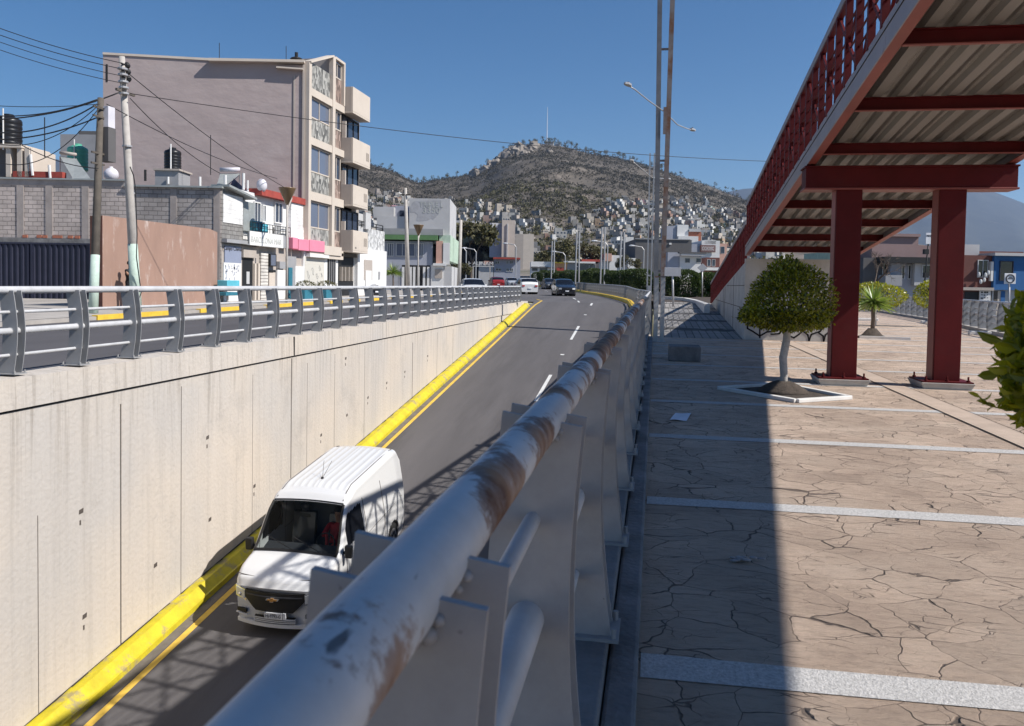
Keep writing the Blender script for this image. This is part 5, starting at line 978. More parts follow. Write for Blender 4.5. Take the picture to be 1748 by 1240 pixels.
# walker behind the pole
def person(label, base, H, yaw, top, bottom, arm_up=False, sit=False, hat=None, name='person', crop=0):
    t = thing(name, label, 'person', base); B = Vector(base); k = H/1.75; cy, sy = math.cos(yaw), math.sin(yaw)
    def P(x, y, z): return B+Vector((x*cy-y*sy, x*sy+y*cy, z))*1.0*k
    me = bpy.data.meshes.new('body'); bm = bmesh.new(); J = []
    def v(x, y, z): a = bm.verts.new(P(x, y, z)-B); J.append(a); return a
    pel = v(0, 0, .95) if not sit else v(0, 0, .5); dz = 0 if not sit else -.45
    ch = v(0, .01, 1.25+dz); nk = v(0, .0, 1.47+dz); hd = v(0, -.02, 1.60+dz); tp = v(0, -.01, 1.71+dz); rad = {pel: .135, ch: .15, nk: .055, hd: .09, tp: .075}
    def lk(a, b): bm.edges.new((a, b))
    lk(pel, ch); lk(ch, nk); lk(nk, hd); lk(hd, tp)
    for s in (-1, 1):
        if sit: kn = v(.1*s, -.42, .5); an = v(.1*s, -.45, .08); toe = v(.1*s, -.62, .04)
        else: kn = v(.09*s, -.03*s, .50); an = v(.1*s, .05*s, .09); toe = v(.1*s, .05*s-.16, .04)
        hp = v(.09*s, 0, .88 if not sit else .5); rad[hp] = .1; rad[kn] = .065; rad[an] = .045; rad[toe] = .035; lk(pel, hp); lk(hp, kn); lk(kn, an); lk(an, toe)
        shd = v(.18*s, 0, 1.40+dz); rad[shd] = .062
        if arm_up and (s < 0 or sit): el = v(.24*s, -.18, 1.22+dz); wr = v(.10*s, -.36, 1.34+dz)
        else: el = v(.23*s, .02, 1.12+dz); wr = v(.22*s, -.08, .90+dz if not sit else 1.0+dz)
        hn = v(.21*s if not (arm_up and (s < 0 or sit)) else .06*s, -.14 if not (arm_up and (s < 0 or sit)) else -.42, (.82 if not (arm_up and (s < 0 or sit)) else 1.42)+dz if not sit else 1.05+dz)
        rad[el] = .043; rad[wr] = .03; rad[hn] = .036; lk(ch, shd); lk(shd, el); lk(el, wr); lk(wr, hn)
    bm.verts.index_update(); bm.to_mesh(me); 
    lay = me.skin_vertices or None
    o = bpy.data.objects.new('body', me); C.objects.link(o); sk_ = o.modifiers.new('skin', 'SKIN')
    if not me.skin_vertices: 
        me.attributes.new
    bpy.context.view_layer.update()
    if me.skin_vertices:
        for i, a in enumerate(J): r = rad[a]*k; me.skin_vertices[0].data[i].radius = (r, r)
        me.skin_vertices[0].data[0].use_root = True
    bm.free(); ss = o.modifiers.new('sub', 'SUBSURF'); ss.levels = 2; ss.render_levels = 2
    dg = bpy.context.evaluated_depsgraph_get(); m2 = bpy.data.meshes.new_from_object(o.evaluated_get(dg)); o.modifiers.clear(); o.data = m2; m2.materials.clear()
    for q in (M[top], M[bottom], M['skin']): m2.materials.append(q)
    for f in m2.polygons:
        z = f.center.z/k; rr = math.hypot(f.center.x, f.center.y)/k; f.use_smooth = True
        f.material_index = 2 if z > 1.46+dz or (rr > .26 and not sit) else (0 if z > .93+dz*.9 else 1)
    o.parent = t; WL[o] = B
    mb = MB(); mb.ball(P(0, .015, 1.66+dz), (.098*k, .105*k, .09*k), n=12, k=8); mb.build('hair' if not hat else 'hat', M['hair'] if not hat else M[hat], t, smooth=True)
    mb = MB(); mb.ball(P(0, -.115, 1.60+dz), .018*k, n=6, k=4); mb.ball(P(.035, -.095, 1.63+dz), .011*k, n=6, k=4); mb.ball(P(-.035, -.095, 1.63+dz), .011*k, n=6, k=4); mb.build('face_details', M['skin'], t)
    return t
wq = onx(222, 519, PX-1.2); wq.z = G(wq.y)+.2; person('person in black raising a phone, half hidden behind the concrete pole', wq, 1.78, math.radians(75), 'blackc', 'blackc', arm_up=True)
# slim lamp posts with cone lamps and more poles along the left street
def conelamp(label, bx, by, ty, X, w=.42, r=.05):
    b = onx(bx, by, X); b.z = G(b.y)+.13; h = onx(bx+1, ty, X); t = thing('street_lamp', label, 'street lamp', b, 'cone lamps on the left pavement')
    mb = MB(); mb.tube([b, (b.x, b.y, h.z-.2)], [r*1.2, r], 10); mb.build('pole', M['conc2'], t, smooth=True)
    mb = MB(); mb.lathe((b.x, b.y, h.z-.2), [(.06, 0), (w, .8), (w*1.05, .84)], 16); mb.build('lamp_shade', M['glassl'], t, smooth=True)
    mb = MB(); mb.tube([(b.x, b.y+.0, h.z-.5), (b.x, b.y+.5, h.z+.15), (b.x, b.y+.5, h.z+.6)], .04, 6); mb.build('arm', M['conc2'], t)
    return t
conelamp('cone-topped street lamp in front of the red-eaved house', 489, 520, 343, -18.2)
conelamp('cone-topped street lamp before the green-banded building', 713, 503, 398, -18.4, .4)
def ppole(label, bx, by, tx, ty, X, r0=.18, r1=.11, mt='conc2'):
    b = onx(bx, by, X); b.z = G(b.y)+.1; h = onx(tx, ty, X); t = thing('utility_pole', label, 'utility pole', b, 'utility poles on the left pavement'); mb = MB(); mb.tube([b, h], [r0, r1], 10); mb.build('shaft', M[mt], t, smooth=True)
    mb = MB(); mb.bar(h+Vector((-.4, 0, -.5)), h+Vector((.4, 0, -.5)), .08, .08); mb.build('cross_arm', M['wood'], t); return t
ppole('pale concrete pole in front of the green-banded building', 697, 503, 692, 321, -18.2)
ppole('pale concrete pole beyond the green-banded building, before the dark modern building', 783, 490, 787, 376, -18.4, .2, .13)
# ------------------------------------------------------------------ generic window grid building
def bld(name, label, pl, rc, depth, wall, wins=(), wmat='gl', fr='frame', mull=1, extra=None, cat='building', top=None, zb=None, group=None):
    u0, u1, z0, z1 = pl.rect(*rc); z0 = zb if zb is not None else min(z0, .3)
    t = thing(name, label, cat, pl.p((u0+u1)/2, z0), group); mb = MB(); pl.slab(mb, u0, u1, z0, z1, -depth, 0); mb.build('wall', M[wall], t)
    if top: mb = MB(); pl.slab(mb, u0-.1, u1+.1, z1, z1+.25, -depth-.1, .12); mb.build('parapet', M[top], t)
    for w in wins: window(t, pl, pl.rect(*w), M[fr], M[wmat], mull, out=0, fw=.07)
    return t
D75 = vplane(75)
gb = bld('green_banded_building', 'grey two-storey building with a green band, long window and faded mural wall', D75, (640, 412, 738, 500), 12, 'lilac', ((661, 415, 672, 438), (676, 415, 709, 438), (711, 415, 723, 438)), 'glb', 'frame', 2, cat='shop building')
def pb(pl, rc, o0, o1, name, mt, par): mb = MB(); pl.pslab(mb, *rc, o0, o1); return mb.build(name, M[mt], par)
pb(D75, (650, 402, 748, 410), -3, .6, 'green_fascia', 'green', gb); pb(D75, (655, 391, 757, 401.5), -3, .3, 'roof_sheet', 'grey', gb); pb(D75, (697, 338, 767, 416), -9, -.6, 'mural_wall', 'offw', gb)
pb(D75, (640, 368, 690, 391), -9, -1, 'upper_wall', 'offw', gb); pb(D75, (628, 348, 664, 368), -9, -3, 'rear_block', 'offw', gb); pb(D75, (664, 345, 696, 368), -9, -4, 'rear_recess', 'lilac', gb); pb(D75, (672, 353, 680, 368), -3.99, -3.9, 'recess_opening', 'gl', gb)
pb(D75, (750, 402, 769, 446), -12, .2, 'right_bay', 'mintw', gb); pb(D75, (745, 412, 756, 452), .2, .3, 'red_panel', 'salmon', gb); pb(D75, (757, 415, 768, 452), .2, .35, 'balcony_front', 'white', gb)
pb(D75, (736, 452, 757, 500), -12, .1, 'white_shop_front', 'white', gb); pb(D75, (743, 460, 755, 475), .1, .2, 'shutter', 'creamd', gb); pb(D75, (757, 455, 771, 500), -12, .05, 'corner_wall', 'offw', gb); pb(D75, (740, 450, 762, 454), .1, .5, 'white_ledge', 'white', gb)
for x in (686, 699, 705, 712, 722, 729): pb(D75, (x, 456, x+4, 500), .0, .12, 'white_column', 'white', gb)
pb(D75, (686, 453, 734, 500), -.1, .01, 'dark_shop_front', 'black', gb)
mb = MB(); poly = [(703, 345), (708, 342), (752, 341), (753, 355), (747, 366), (738, 375), (736, 372), (728, 376), (716, 377), (709, 376), (712, 366), (707, 362), (699, 362), (699, 355)]
mb.poly([D75.p(*D75.uz(*q), -.6) for q in poly], D75.n*.01); mb.build('mural_patch', M['stain'], gb)
u, z = D75.uz(735, 359); text('mural_lettering', '3350', .55, D75, u, z, -.58, M['faded'], gb, wfit=1.6); u, z = D75.uz(735, 349); text('mural_lettering', 'TRIPLE L', .5, D75, u, z, -.58, M['faded'], gb, wfit=2.2)
yucca('yucca', 'palm-like yucca in front of the green-banded building', ond(671, 475, 70).to_tuple()[:2]+(.3,), 3.2, 1.0, 160, 6)
fnc = thing('picket_fence', 'grey picket fence beside the parked dark car', 'fence', (D75.p(D75.uz(670, 480)[0], .3, 2))); mb = MB()
for x in range(656, 688, 2): D75.pslab(mb, x, 458, x+.9, 490, 1.8, 1.86)
mb.build('pickets', M['galv'], fnc); mb = MB(); D75.pslab(mb, 656, 462, 688, 463, 1.861, 1.9); mb.build('rail', M['galv'], fnc)
# dark modern building
D170 = vplane(170)
db = bld('modern_building', 'dark glazed modern building with pale concrete frame and towers', D170, (770, 382, 842, 490), 25, 'black', cat='office building', zb=.5)
pb(D170, (771, 378, 813, 384), -20, 2, 'roof_slab', 'offw', db); pb(D170, (771, 384, 782, 400), 0, 2.0, 'side_fin', 'offw', db); pb(D170, (773, 400, 783, 460), 0, 1.4, 'lower_fin', 'dgrey', db); pb(D170, (805, 383, 836, 388), .0, 2.5, 'upper_ledge', 'creamd', db); pb(D170, (796, 394, 825, 399.5), 0, 3, 'white_ledge', 'cream', db)
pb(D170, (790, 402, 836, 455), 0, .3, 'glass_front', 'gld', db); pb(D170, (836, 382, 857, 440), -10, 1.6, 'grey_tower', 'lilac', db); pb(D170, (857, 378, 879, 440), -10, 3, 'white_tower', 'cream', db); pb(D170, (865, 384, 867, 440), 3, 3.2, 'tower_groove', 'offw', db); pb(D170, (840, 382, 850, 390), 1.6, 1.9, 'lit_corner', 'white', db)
D150 = vplane(150)
b_ = bld('lilac_house', 'pale blue two-storey house with a red roof edge below the white tower', D150, (843, 443, 888, 490), 14, 'lilac', ((845, 446, 853, 451), (864, 445, 868, 451), (870, 445, 876, 451), (846, 458, 856, 463), (864, 458, 869, 464), (870, 458, 876, 464)), 'gl', cat='house', zb=.8); pb(D150, (842, 440, 888, 443), -14, .8, 'red_eave', 'red2', b_)
b_ = bld('low_shop', 'low white shop with a red sign before the pale blue house', D150, (817, 447, 842, 490), 8, 'offw', cat='shop', zb=.8); pb(D150, (826, 446, 842, 452), 0, .4, 'red_sign', 'salmon', b_)
lt = thing('letter_sign', 'white cut-out letters standing on a thin bar above the low shop', 'sign', D150.p(D150.uz(825, 470)[0], 1, 3)); u, z = D150.uz(822, 452); text('letters', 'HALINAM', .7, D150, u, z+.1, 3.0, M['white'], lt, wfit=4.4)
mb = MB(); D150.pslab(mb, 801, 455, 844, 456, 2.9, 3.1); mb.build('bar', M['white'], lt)
for x in (808, 836): mb = MB(); D150.pslab(mb, x, 456, x+2, 488, 2.9, 3.1); mb.build('leg', M['conc2'], lt)
# ------------------------------------------------------------------ vehicles: one lofted body, wheels, glass, lamps
def smooth(x, pts):
    if x <= pts[0][0]: return pts[0][1]
    for (a, u), (b, v) in zip(pts, pts[1:]):
        if x <= b: t = (x-a)/(b-a); t = t*t*(3-2*t)*.5+t*.5; return u+(v-u)*t
    return pts[-1][1]
def vehicle(name, label, cat, loc, yaw, slope, spec, paint, detail=1, group=None, crown=.03):
    L, Wd, top, wid, zb0, wheels, rw_, ws, sidew, rear = (spec[k] for k in ('L', 'W', 'top', 'wid', 'zb', 'wheels', 'wr', 'ws', 'side', 'rear'))
    t = thing(name, label, cat, loc, group); hw = Wd/2; belt = spec['belt']; tum = spec.get('tum', .16); Ht = max(z for _, z in top)
    def side(y, z): return hw*smooth(y, wid)*(1-tum*max(0, (z-belt)/(Ht-belt))**1.2 if z > belt else 1-.05*max(0, (zb0+.28-z)/.3))
    def S(y, s):   # s 0..1 half section from sill to roof centre
        zt = smooth(y, top); r = min(.13, (zt-zb0)*.3); zr = zt-r; rib = spec.get('rib', 0)
        if s < .55: z = lerp(zb0, zr, s/.55); x = side(y, z)
        elif s < .7: a = (s-.55)/.15*math.pi/2; x = side(y, zr)-r*.9*(1-math.cos(a)); z = zr+r*math.sin(a)
        else: k = (s-.7)/.3; x = (side(y, zr)-r*.9)*(1-k); z = zt+crown*(1-(1-k)**2)
        if rib and s > .7 and rear[0]-.3 > y > spec['ribs'][0]: z += rib*max(0, math.sin(x*2*math.pi/.135))
        nose = spec.get('nose', .14); yy = y+nose*(x/hw)**2*math.exp(-y/.35)-.05*(x/hw)**2*math.exp(-(L-y)/.25)
        return x, yy, z
    ny = int(L/(.028 if detail else .12)); ns = 84 if detail else 20
    def arch(y, z): return any(math.hypot(y-wy, z-rw_) < rw_*1.17 for wy in wheels)
    def region(y, s, x, z):
        if ws[0] < y < ws[1] and s > .6 and x < side(y, z)-.02+.0 and s > .66: return 1
        if rear[1] and rear[0] < y < rear[1] and s > .66: return 2
        if s < .56:
            for a, b, c, d in sidew:
                zz = min(d, smooth(y, top)-.12)
                if a < y < b and c < z < zz: return 3
        return 0
    grid = []
    for i in range(ny+1):
        y = L*i/ny; row = []
        for j in range(ns+1):
            x, yy, z = S(y, j/ns)
            row.append((x, yy, z))
        row = row+[(-x, yy, z) for x, yy, z in reversed(row[:-1])]; grid.append(row)
    mats_ = {0: MB(), 1: MB(), 2: MB(), 3: MB()}; n = len(grid[0])
    rot = Matrix.Rotation(yaw, 4, 'Z') @ Matrix.Rotation(slope, 4, 'X'); LO = Vector(loc)
    def T(p): return LO+(rot @ Vector(p))
    ctrx = 0
    for m_ in mats_.values(): m_.v = [T(p) for row in grid for p in row]
    for i in range(ny):
        for j in range(n-1):
            ids = (i*n+j, i*n+j+1, (i+1)*n+j+1, (i+1)*n+j); cx = sum(grid[i+a][j+b][0] for a in (0, 1) for b in (0, 1))/4; cy = (grid[i][j][1]+grid[i+1][j][1])/2; cz = sum(grid[i+a][j+b][2] for a in (0, 1) for b in (0, 1))/4
            s = (j+.5)/ns if j < ns else (n-1-j-.5)/ns
            if s < .5 and arch(cy, cz): continue
            k = region(L*(i+.5)/ny, s, abs(cx), cz); mats_[k].f.append(ids); mats_[k].m.append(0)
    b = mats_[0]
    for row, rv_ in ((grid[0], False), (grid[-1], True)):
        base = len(b.v); b.v += [T(p) for p in row]; ids = list(range(base, base+n)); b.f.append(tuple(ids if rv_ else reversed(ids))); b.m.append(0)
    def fin(mb, nm, mt, par=t, sm=True):
        used = sorted({i for f in mb.f for i in f}); mp = {o: i for i, o in enumerate(used)}; mb.v = [mb.v[i] for i in used]; mb.f = [tuple(mp[i] for i in f) for f in mb.f]
        return mb.build(nm, mt, par, smooth=sm)
    body = fin(b, 'body', paint)
    if detail and hasattr(body.data, 'shade_smooth'): pass
    if mats_[1].f: fin(mats_[1], 'windscreen', M['wsh'] if detail else M['gld'])
    if mats_[2].f: fin(mats_[2], 'rear_window', M['gld'])
    for sg_ in (1, -1):
        q_ = MB(); q_.v = list(mats_[3].v); q_.f = [f for f in mats_[3].f if ((f[0] % n) < n//2) == (sg_ > 0)]; q_.m = [0]*len(q_.f)
        if q_.f: fin(q_, 'side_window', M['gld'])
    for wy in wheels:
        for s in (-1, 1):
            x0 = s*(hw*smooth(wy, wid)-.20); x1 = s*(hw*smooth(wy, wid)-.012); mb = MB(); mb.tube([T((x0, wy, rw_)), T((x0+s*.02, wy, rw_)), T((x1-s*.02, wy, rw_)), T((x1, wy, rw_))], [rw_*.93, rw_, rw_, rw_*.93], 24); wh_ = mb.build('wheel', M['tyre'], t, smooth=False)
            mb = MB(); mb.tube([T((x1, wy, rw_)), T((x1+s*.006, wy, rw_))], [rw_*.64, rw_*.6], 20)
            mb.build('rim', M['rim'], wh_); mb = MB()
            for q in range(5): a = q*2*math.pi/5; mb.tube([T((x1+s*.010, wy+rw_*.33*math.cos(a), rw_+rw_*.33*math.sin(a))), T((x1+s*.012, wy+rw_*.33*math.cos(a), rw_+rw_*.33*math.sin(a)))], rw_*.13, 8)
            mb.build('rim_holes', M['black'], wh_)
            mb = MB(); mb.tube([T((s*(hw*.4), wy, rw_)), T((x0-s*.01, wy, rw_))], rw_*1.12, 20); mb.build('wheel_well', M['black'], t)
    mb = MB(); mb.hexa([T((-hw*.82, .35, zb0+.0)), T((hw*.82, .35, zb0)), T((hw*.82, L-.3, zb0)), T((-hw*.82, L-.3, zb0)), T((-hw*.82, .35, zb0+.05)), T((hw*.82, .35, zb0+.05)), T((hw*.82, L-.3, zb0+.05)), T((-hw*.82, L-.3, zb0+.05))]); mb.build('underbody', M['black'], t)
    return t, T, side, S
def strip(mb, T, pts, w=.012, th=.006): 
    mb.tube([T(p) for p in pts], w, 5)
def fpatch(mb, T, side, spec, poly, d=.012, nose=.14):   # polygon (x,z) laid on the nose
    hw = spec['W']/2; P = []
    for x, z in poly:
        y = nose*(x/hw)**2-d-.0; P.append(T((x, y, z)))
    Q = [p+(T((0, .03, 0))-T((0, 0, 0))) for p in P]; n_ = len(P)
    mb.add(P+Q, [tuple(range(n_))]+[(i, (i+1) % n_, n_+(i+1) % n_, n_+i) for i in range(n_)])
def dens(poly, k=6):
    out = []
    for (a, b), (c, d) in zip(poly, poly[1:]+poly[:1]): out += [(lerp(a, c, i/k), lerp(b, d, i/k)) for i in range(k)]
    return out
def nosegrid(mb, T, spec, x0, x1, zlo, zhi, d, nose, n=12):  # curved patch between two height functions
    hw = spec['W']/2
    for i in range(n):
        a = lerp(x0, x1, i/n); b = lerp(x0, x1, (i+1)/n); f = lambda x, z, e=0: T((x, nose*(x/hw)**2-d+e, z))
        p = [f(a, zlo(a)), f(b, zlo(b)), f(b, zhi(b)), f(a, zhi(a))]; q = [f(a, zlo(a), .04), f(b, zlo(b), .04), f(b, zhi(b), .04), f(a, zhi(a), .04)]
        mb.hexa([p[0], p[1], q[1], q[0], p[3], p[2], q[2], q[3]])
VAN = dict(L=4.35, W=1.66, belt=1.02, tum=.17, zb=.20, wr=.31, wheels=(.66, 3.5), nose=.16, rib=.012, ribs=(1.75,),
    top=[(0, .84), (.09, .96), (.3, 1.03), (.78, 1.11), (.84, 1.14), (1.42, 1.80), (1.60, 1.92), (1.95, 2.0), (3.9, 2.01), (4.2, 1.96), (4.35, 1.78)],
    wid=[(0, .86), (.15, .93), (.45, 1.0), (3.9, 1.0), (4.35, .95)], ws=(.84, 1.44), side=[(1.22, 2.0, 1.12, 1.66)], rear=(4.3, 0))
vslope = math.atan(.1145); vy = 12.52
vt, T, vside, VS = vehicle('van', 'white high-roof delivery van driving along the sunken road in the lattice shadows', 'van', (-6.06, vy, zroad(vy)), math.radians(-1.5), vslope, VAN, M['carw'])
def vp(name, mt, build, par=vt, smooth=False): mb = MB(); build(mb); return mb.build(name, M[mt], par, smooth=smooth)
vp('grille', 'plast', lambda mb: nosegrid(mb, T, VAN, -.53, .53, lambda x: .47+.20*max(0, abs(x)-.34)/.19, lambda x: .80-.0*abs(x), .014, .16, 16))
vp('grille_bar', 'carg', lambda mb: nosegrid(mb, T, VAN, -.50, .50, lambda x: .725, lambda x: .745, .022, .16, 16))
for s in (-1, 1):
    h = vp('headlight', 'chrome', lambda mb: nosegrid(mb, T, VAN, s*.52, s*.73, lambda x: .60+.05*(abs(x)-.52)/.2, lambda x: .785+.05*(abs(x)-.52)/.2, .010, .16, 5))
    vp('lamp_glass', 'lamp', lambda mb: nosegrid(mb, T, VAN, s*.54, s*.715, lambda x: .625+.05*(abs(x)-.52)/.2, lambda x: .765+.05*(abs(x)-.52)/.2, .020, .16, 5), h)
    mb = MB(); c_ = T((s*.63, -.0+.16*(.63/.83)**2-.02, .70)); mb.ball(c_, (.035, .02, .035), n=10, k=6); mb.build('bulb_reflector', M['chrome'], h)
    vp('fog_recess', 'plast', lambda mb: nosegrid(mb, T, VAN, s*.53, s*.72, lambda x: .375-.02*(.72-abs(x)), lambda x: .44-.12*max(0, .66-abs(x))*0, .012, .16, 5))
    vp('fog_lip', 'carw', lambda mb: nosegrid(mb, T, VAN, s*.50, s*.74, lambda x: .35, lambda x: .362, .03, .16, 5))
    mpt = [(s*.82, 1.02, 1.12), (s*.90, .98, 1.12)]
    m_ = MB(); m_.tube([T(p) for p in mpt], .025, 6); ma = m_.build('mirror_arm', M['plast'], vt); m_ = MB(); m_.hexa([T((s*.87+a, .93+b, 1.05+c)) for c in (0, .22) for a, b in ((-.0, 0), (s*.13, .0), (s*.13, .09), (0, .11))]); m_.build('mirror', M['plast'], vt, bevel=.02, fix=True)
    # door seams and handle on the flank
    for y_ in (1.12, 2.10, 3.02):
        pts = [(s*(vside(y_, z)+.001), y_+(.0), z) for z in [.30+.1*k for k in range(15)] if z < 1.78 and not (y_ < 1.2 and z > 1.2)]; m_ = MB(); strip(m_, T, pts, .007); m_.build('door_seam', M['hole'], vt)
    m_ = MB(); strip(m_, T, [(s*(vside(y_, 1.0)+.001), y_, 1.0) for y_ in (2.1, 2.6, 3.0, 3.5, 4.1)], .005); m_.build('waist_line', M['hole'], vt)
    m_ = MB(); strip(m_, T, [(s*(vside(y_, .98)+.02), y_, .98) for y_ in (1.88, 2.02)], .016); m_.build('door_handle', M['plast'], vt)
    m_ = MB(); strip(m_, T, [(s*(vside(y_, .30)+.004), y_, .30) for y_ in (1.05, 1.6, 2.2, 3.1)], .03); m_.build('sill_trim', M['plast'], vt)
    m_ = MB(); strip(m_, T, [(s*VS(y_, .69)[0], VS(y_, .69)[1], VS(y_, .69)[2]+.003) for y_ in (1.5, 1.7, 1.95, 2.6, 3.3, 4.0, 4.2)], .008); m_.build('roof_gutter', M['hole'], vt)
    m_ = MB(); strip(m_, T, [(s*VS(y_, .665)[0], VS(y_, .665)[1], VS(y_, .665)[2]+.002) for y_ in (.80, .9, 1.0, 1.15, 1.3, 1.44)], .022); m_.build('windscreen_trim', M['plast'], vt)
m_ = MB(); strip(m_, T, [(x*VS(.82, .67)[0], VS(.82, .7+.3*(1-abs(x)))[1], VS(.82, min(1, .7+.3*(1-abs(x))))[2]+.004) for x in [k/8-1 for k in range(17)]], .028); m_.build('wiper_cowl', M['plast'], vt)
m_ = MB(); strip(m_, T, [(x*VS(1.45, .67)[0], 1.45, VS(1.45, min(1, .7+.3*(1-abs(x))))[2]+.004) for x in [k/8-1 for k in range(17)]], .016); m_.build('windscreen_trim', M['plast'], vt)
m_ = MB(); strip(m_, T, [(x*.76, .13+.16*(x*.76/.83)**2*.8, .985+.0*x) for x in [k/8-1 for k in range(17)]], .006); m_.build('bonnet_seam', M['hole'], vt)
for x0_, x1_ in ((.45, -.1), (-.05, -.6)): m_ = MB(); strip(m_, T, [(x0_, .85, 1.165), (x1_, 1.0, 1.335)], .008); m_.build('wiper', M['plast'], vt)
vp('lower_intake', 'plast', lambda mb: nosegrid(mb, T, VAN, -.36, .36, lambda x: .268, lambda x: .375, .010, .16, 10))
for z_ in (.285, .315, .345): vp('intake_bar', 'carw', lambda mb: nosegrid(mb, T, VAN, -.37, .37, lambda x: z_, lambda x: z_+.014, .022, .16, 10))
vp('bumper_lip', 'carw', lambda mb: nosegrid(mb, T, VAN, -.72, .72, lambda x: .20, lambda x: .262, .02, .16, 16))
pp = vp('licence_plate', 'signw', lambda mb: nosegrid(mb, T, VAN, -.155, .155, lambda x: .365, lambda x: .465, .035, .02, 4))
def vtext(s, h, x, z, d, mt, par, w):
    cu = bpy.data.curves.new('t', 'FONT'); cu.body = s; cu.size = h*1.35; cu.extrude = .002; cu.align_x = 'CENTER'; cu.align_y = 'CENTER'; o = bpy.data.objects.new('t', cu); C.objects.link(o); bpy.context.view_layer.update()
    me = bpy.data.meshes.new_from_object(o.evaluated_get(bpy.context.evaluated_depsgraph_get())); bpy.data.objects.remove(o); me.materials.clear(); me.materials.append(M[mt]); xs = [v.co.x for v in me.vertices]; k = w/(max(xs)-min(xs))
    for v in me.vertices: v.co = T((x+v.co.x*k, -d-v.co.z, z+v.co.y))-wloc(par)
    o = bpy.data.objects.new('plate_lettering', me); C.objects.link(o); o.parent = par; WL[o] = wloc(par)
vtext('HJ-9793-G', .055, 0, .410, .037, 'ink', pp, .27); vtext('HIDALGO', .015, 0, .453, .037, 'ink', pp, .10)
vp('toll_tag', 'signw', lambda mb: nosegrid(mb, T, VAN, .17, .215, lambda x: .36, lambda x: .47, .03, .02, 2))
# bow-tie shaped emblem, gold with a bright rim
def bow(k): w, h, a = .105*k, .036*k, .03*k; return [(-w, -.012*k), (-w+.02*k, .014*k), (-a, .014*k), (-a+.008*k, h), (a+.008*k, h), (a, .014*k), (w, .014*k), (w-.02*k, -.012*k), (a-.004*k, -.012*k), (a-.012*k, -h), (-a-.012*k, -h), (-a-.004*k, -.012*k)]
e = MB(); fpatch(e, T, vside, VAN, [(x, z+.70) for x, z in bow(1.15)], .045, .16); eb = e.build('emblem', M['chrome'], vt, fix=True); e = MB(); fpatch(e, T, vside, VAN, [(x, z+.70) for x, z in bow(.88)], .052, .16); e.build('emblem_fill', M['gold'], eb, fix=True)
for dx in (-.07, .09): m_ = MB(); strip(m_, T, [(0, 2.05, 2.04), (dx, 2.30, 2.30)], .004); m_.build('roof_aerial', M['plast'], vt)
m_ = MB(); m_.ball(T((0, 2.05, 2.045)), .03, n=8, k=5); m_.build('aerial_base', M['plast'], vt)
# cab interior
vp('dashboard', 'carg', lambda mb: mb.hexa([T(p) for p in ((-.70, .95, .85), (.70, .95, .85), (.72, 1.25, .85), (-.72, 1.25, .85), (-.68, .98, 1.10), (.68, .98, 1.10), (.70, 1.22, 1.13), (-.70, 1.22, 1.13))]))
for x in (-.36, .36):
    s_ = vp('seat', 'carg', lambda mb: (mb.hexa([T((x+a, b, c)) for c in (.62, .78) for a, b in ((-.23, 1.45), (.23, 1.45), (.23, 1.95), (-.23, 1.95))]), mb.hexa([T((x+a, b, c)) for c, b0, b1 in ((.78, 1.85, 1.97), (1.38, 2.0, 2.1)) for a, b in ((-.22, b0), (.22, b0), (.22, b1), (-.22, b1))])))
    vp('headrest', 'carg', lambda mb: mb.ball(T((x, 2.03, 1.47)), (.11, .06, .09)), s_)
vp('bulkhead', 'dgrey', lambda mb: mb.hexa([T(p) for p in ((-.72, 2.15, .4), (.72, 2.15, .4), (.72, 2.2, .4), (-.72, 2.2, .4), (-.62, 2.15, 1.86), (.62, 2.15, 1.86), (.62, 2.2, 1.86), (-.62, 2.2, 1.86))]))
m_ = MB(); m_.tube([T((.36+.17*math.cos(a), 1.30+.06*math.sin(a), 1.13+.16*math.sin(a))) for a in [k*math.pi/8 for k in range(17)]], .014, 6, caps=False); m_.build('steering_wheel', M['plast'], vt)
m_ = MB(); m_.hexa([T((a, b, c)) for c in (1.60, 1.67) for a, b in ((-.1, 1.28), (.1, 1.28), (.1, 1.31), (-.1, 1.31))]); m_.build('rear_view_mirror', M['plast'], vt)
m_ = MB(); m_.hexa([T((x, b, c)) for b, c in ((.90, 1.175), (.93, 1.21)) for x in ()]) if False else None
db_ = T((.36, 1.80, .30)); person('driver in a red top seated behind the windscreen of the white van', (db_.x, db_.y, db_.z), 1.72, 0, 'redc', 'jean', arm_up=True, sit=True)
SED = dict(L=4.4, W=1.74, belt=.88, tum=.22, zb=.2, wr=.31, wheels=(.82, 3.45), nose=.2, top=[(0, .62), (.12, .74), (1.05, .95), (1.12, .97), (1.85, 1.40), (2.3, 1.46), (2.9, 1.42), (3.6, 1.05), (4.2, 1.0), (4.4, .85)], wid=[(0, .8), (.25, .95), (.6, 1), (3.8, 1), (4.4, .88)], ws=(1.12, 1.86), side=[(1.45, 3.2, .93, 1.34)], rear=(2.95, 3.6))
HAT = dict(L=4.0, W=1.74, belt=.92, tum=.2, zb=.2, wr=.31, wheels=(.75, 3.25), nose=.2, top=[(0, .68), (.12, .80), (.95, 1.0), (1.02, 1.03), (1.65, 1.46), (2.1, 1.52), (3.2, 1.48), (3.75, 1.15), (4.0, .9)], wid=[(0, .82), (.25, .95), (.6, 1), (3.6, 1), (4.0, .9)], ws=(1.02, 1.66), side=[(1.35, 3.3, .97, 1.38)], rear=(3.25, 3.8))
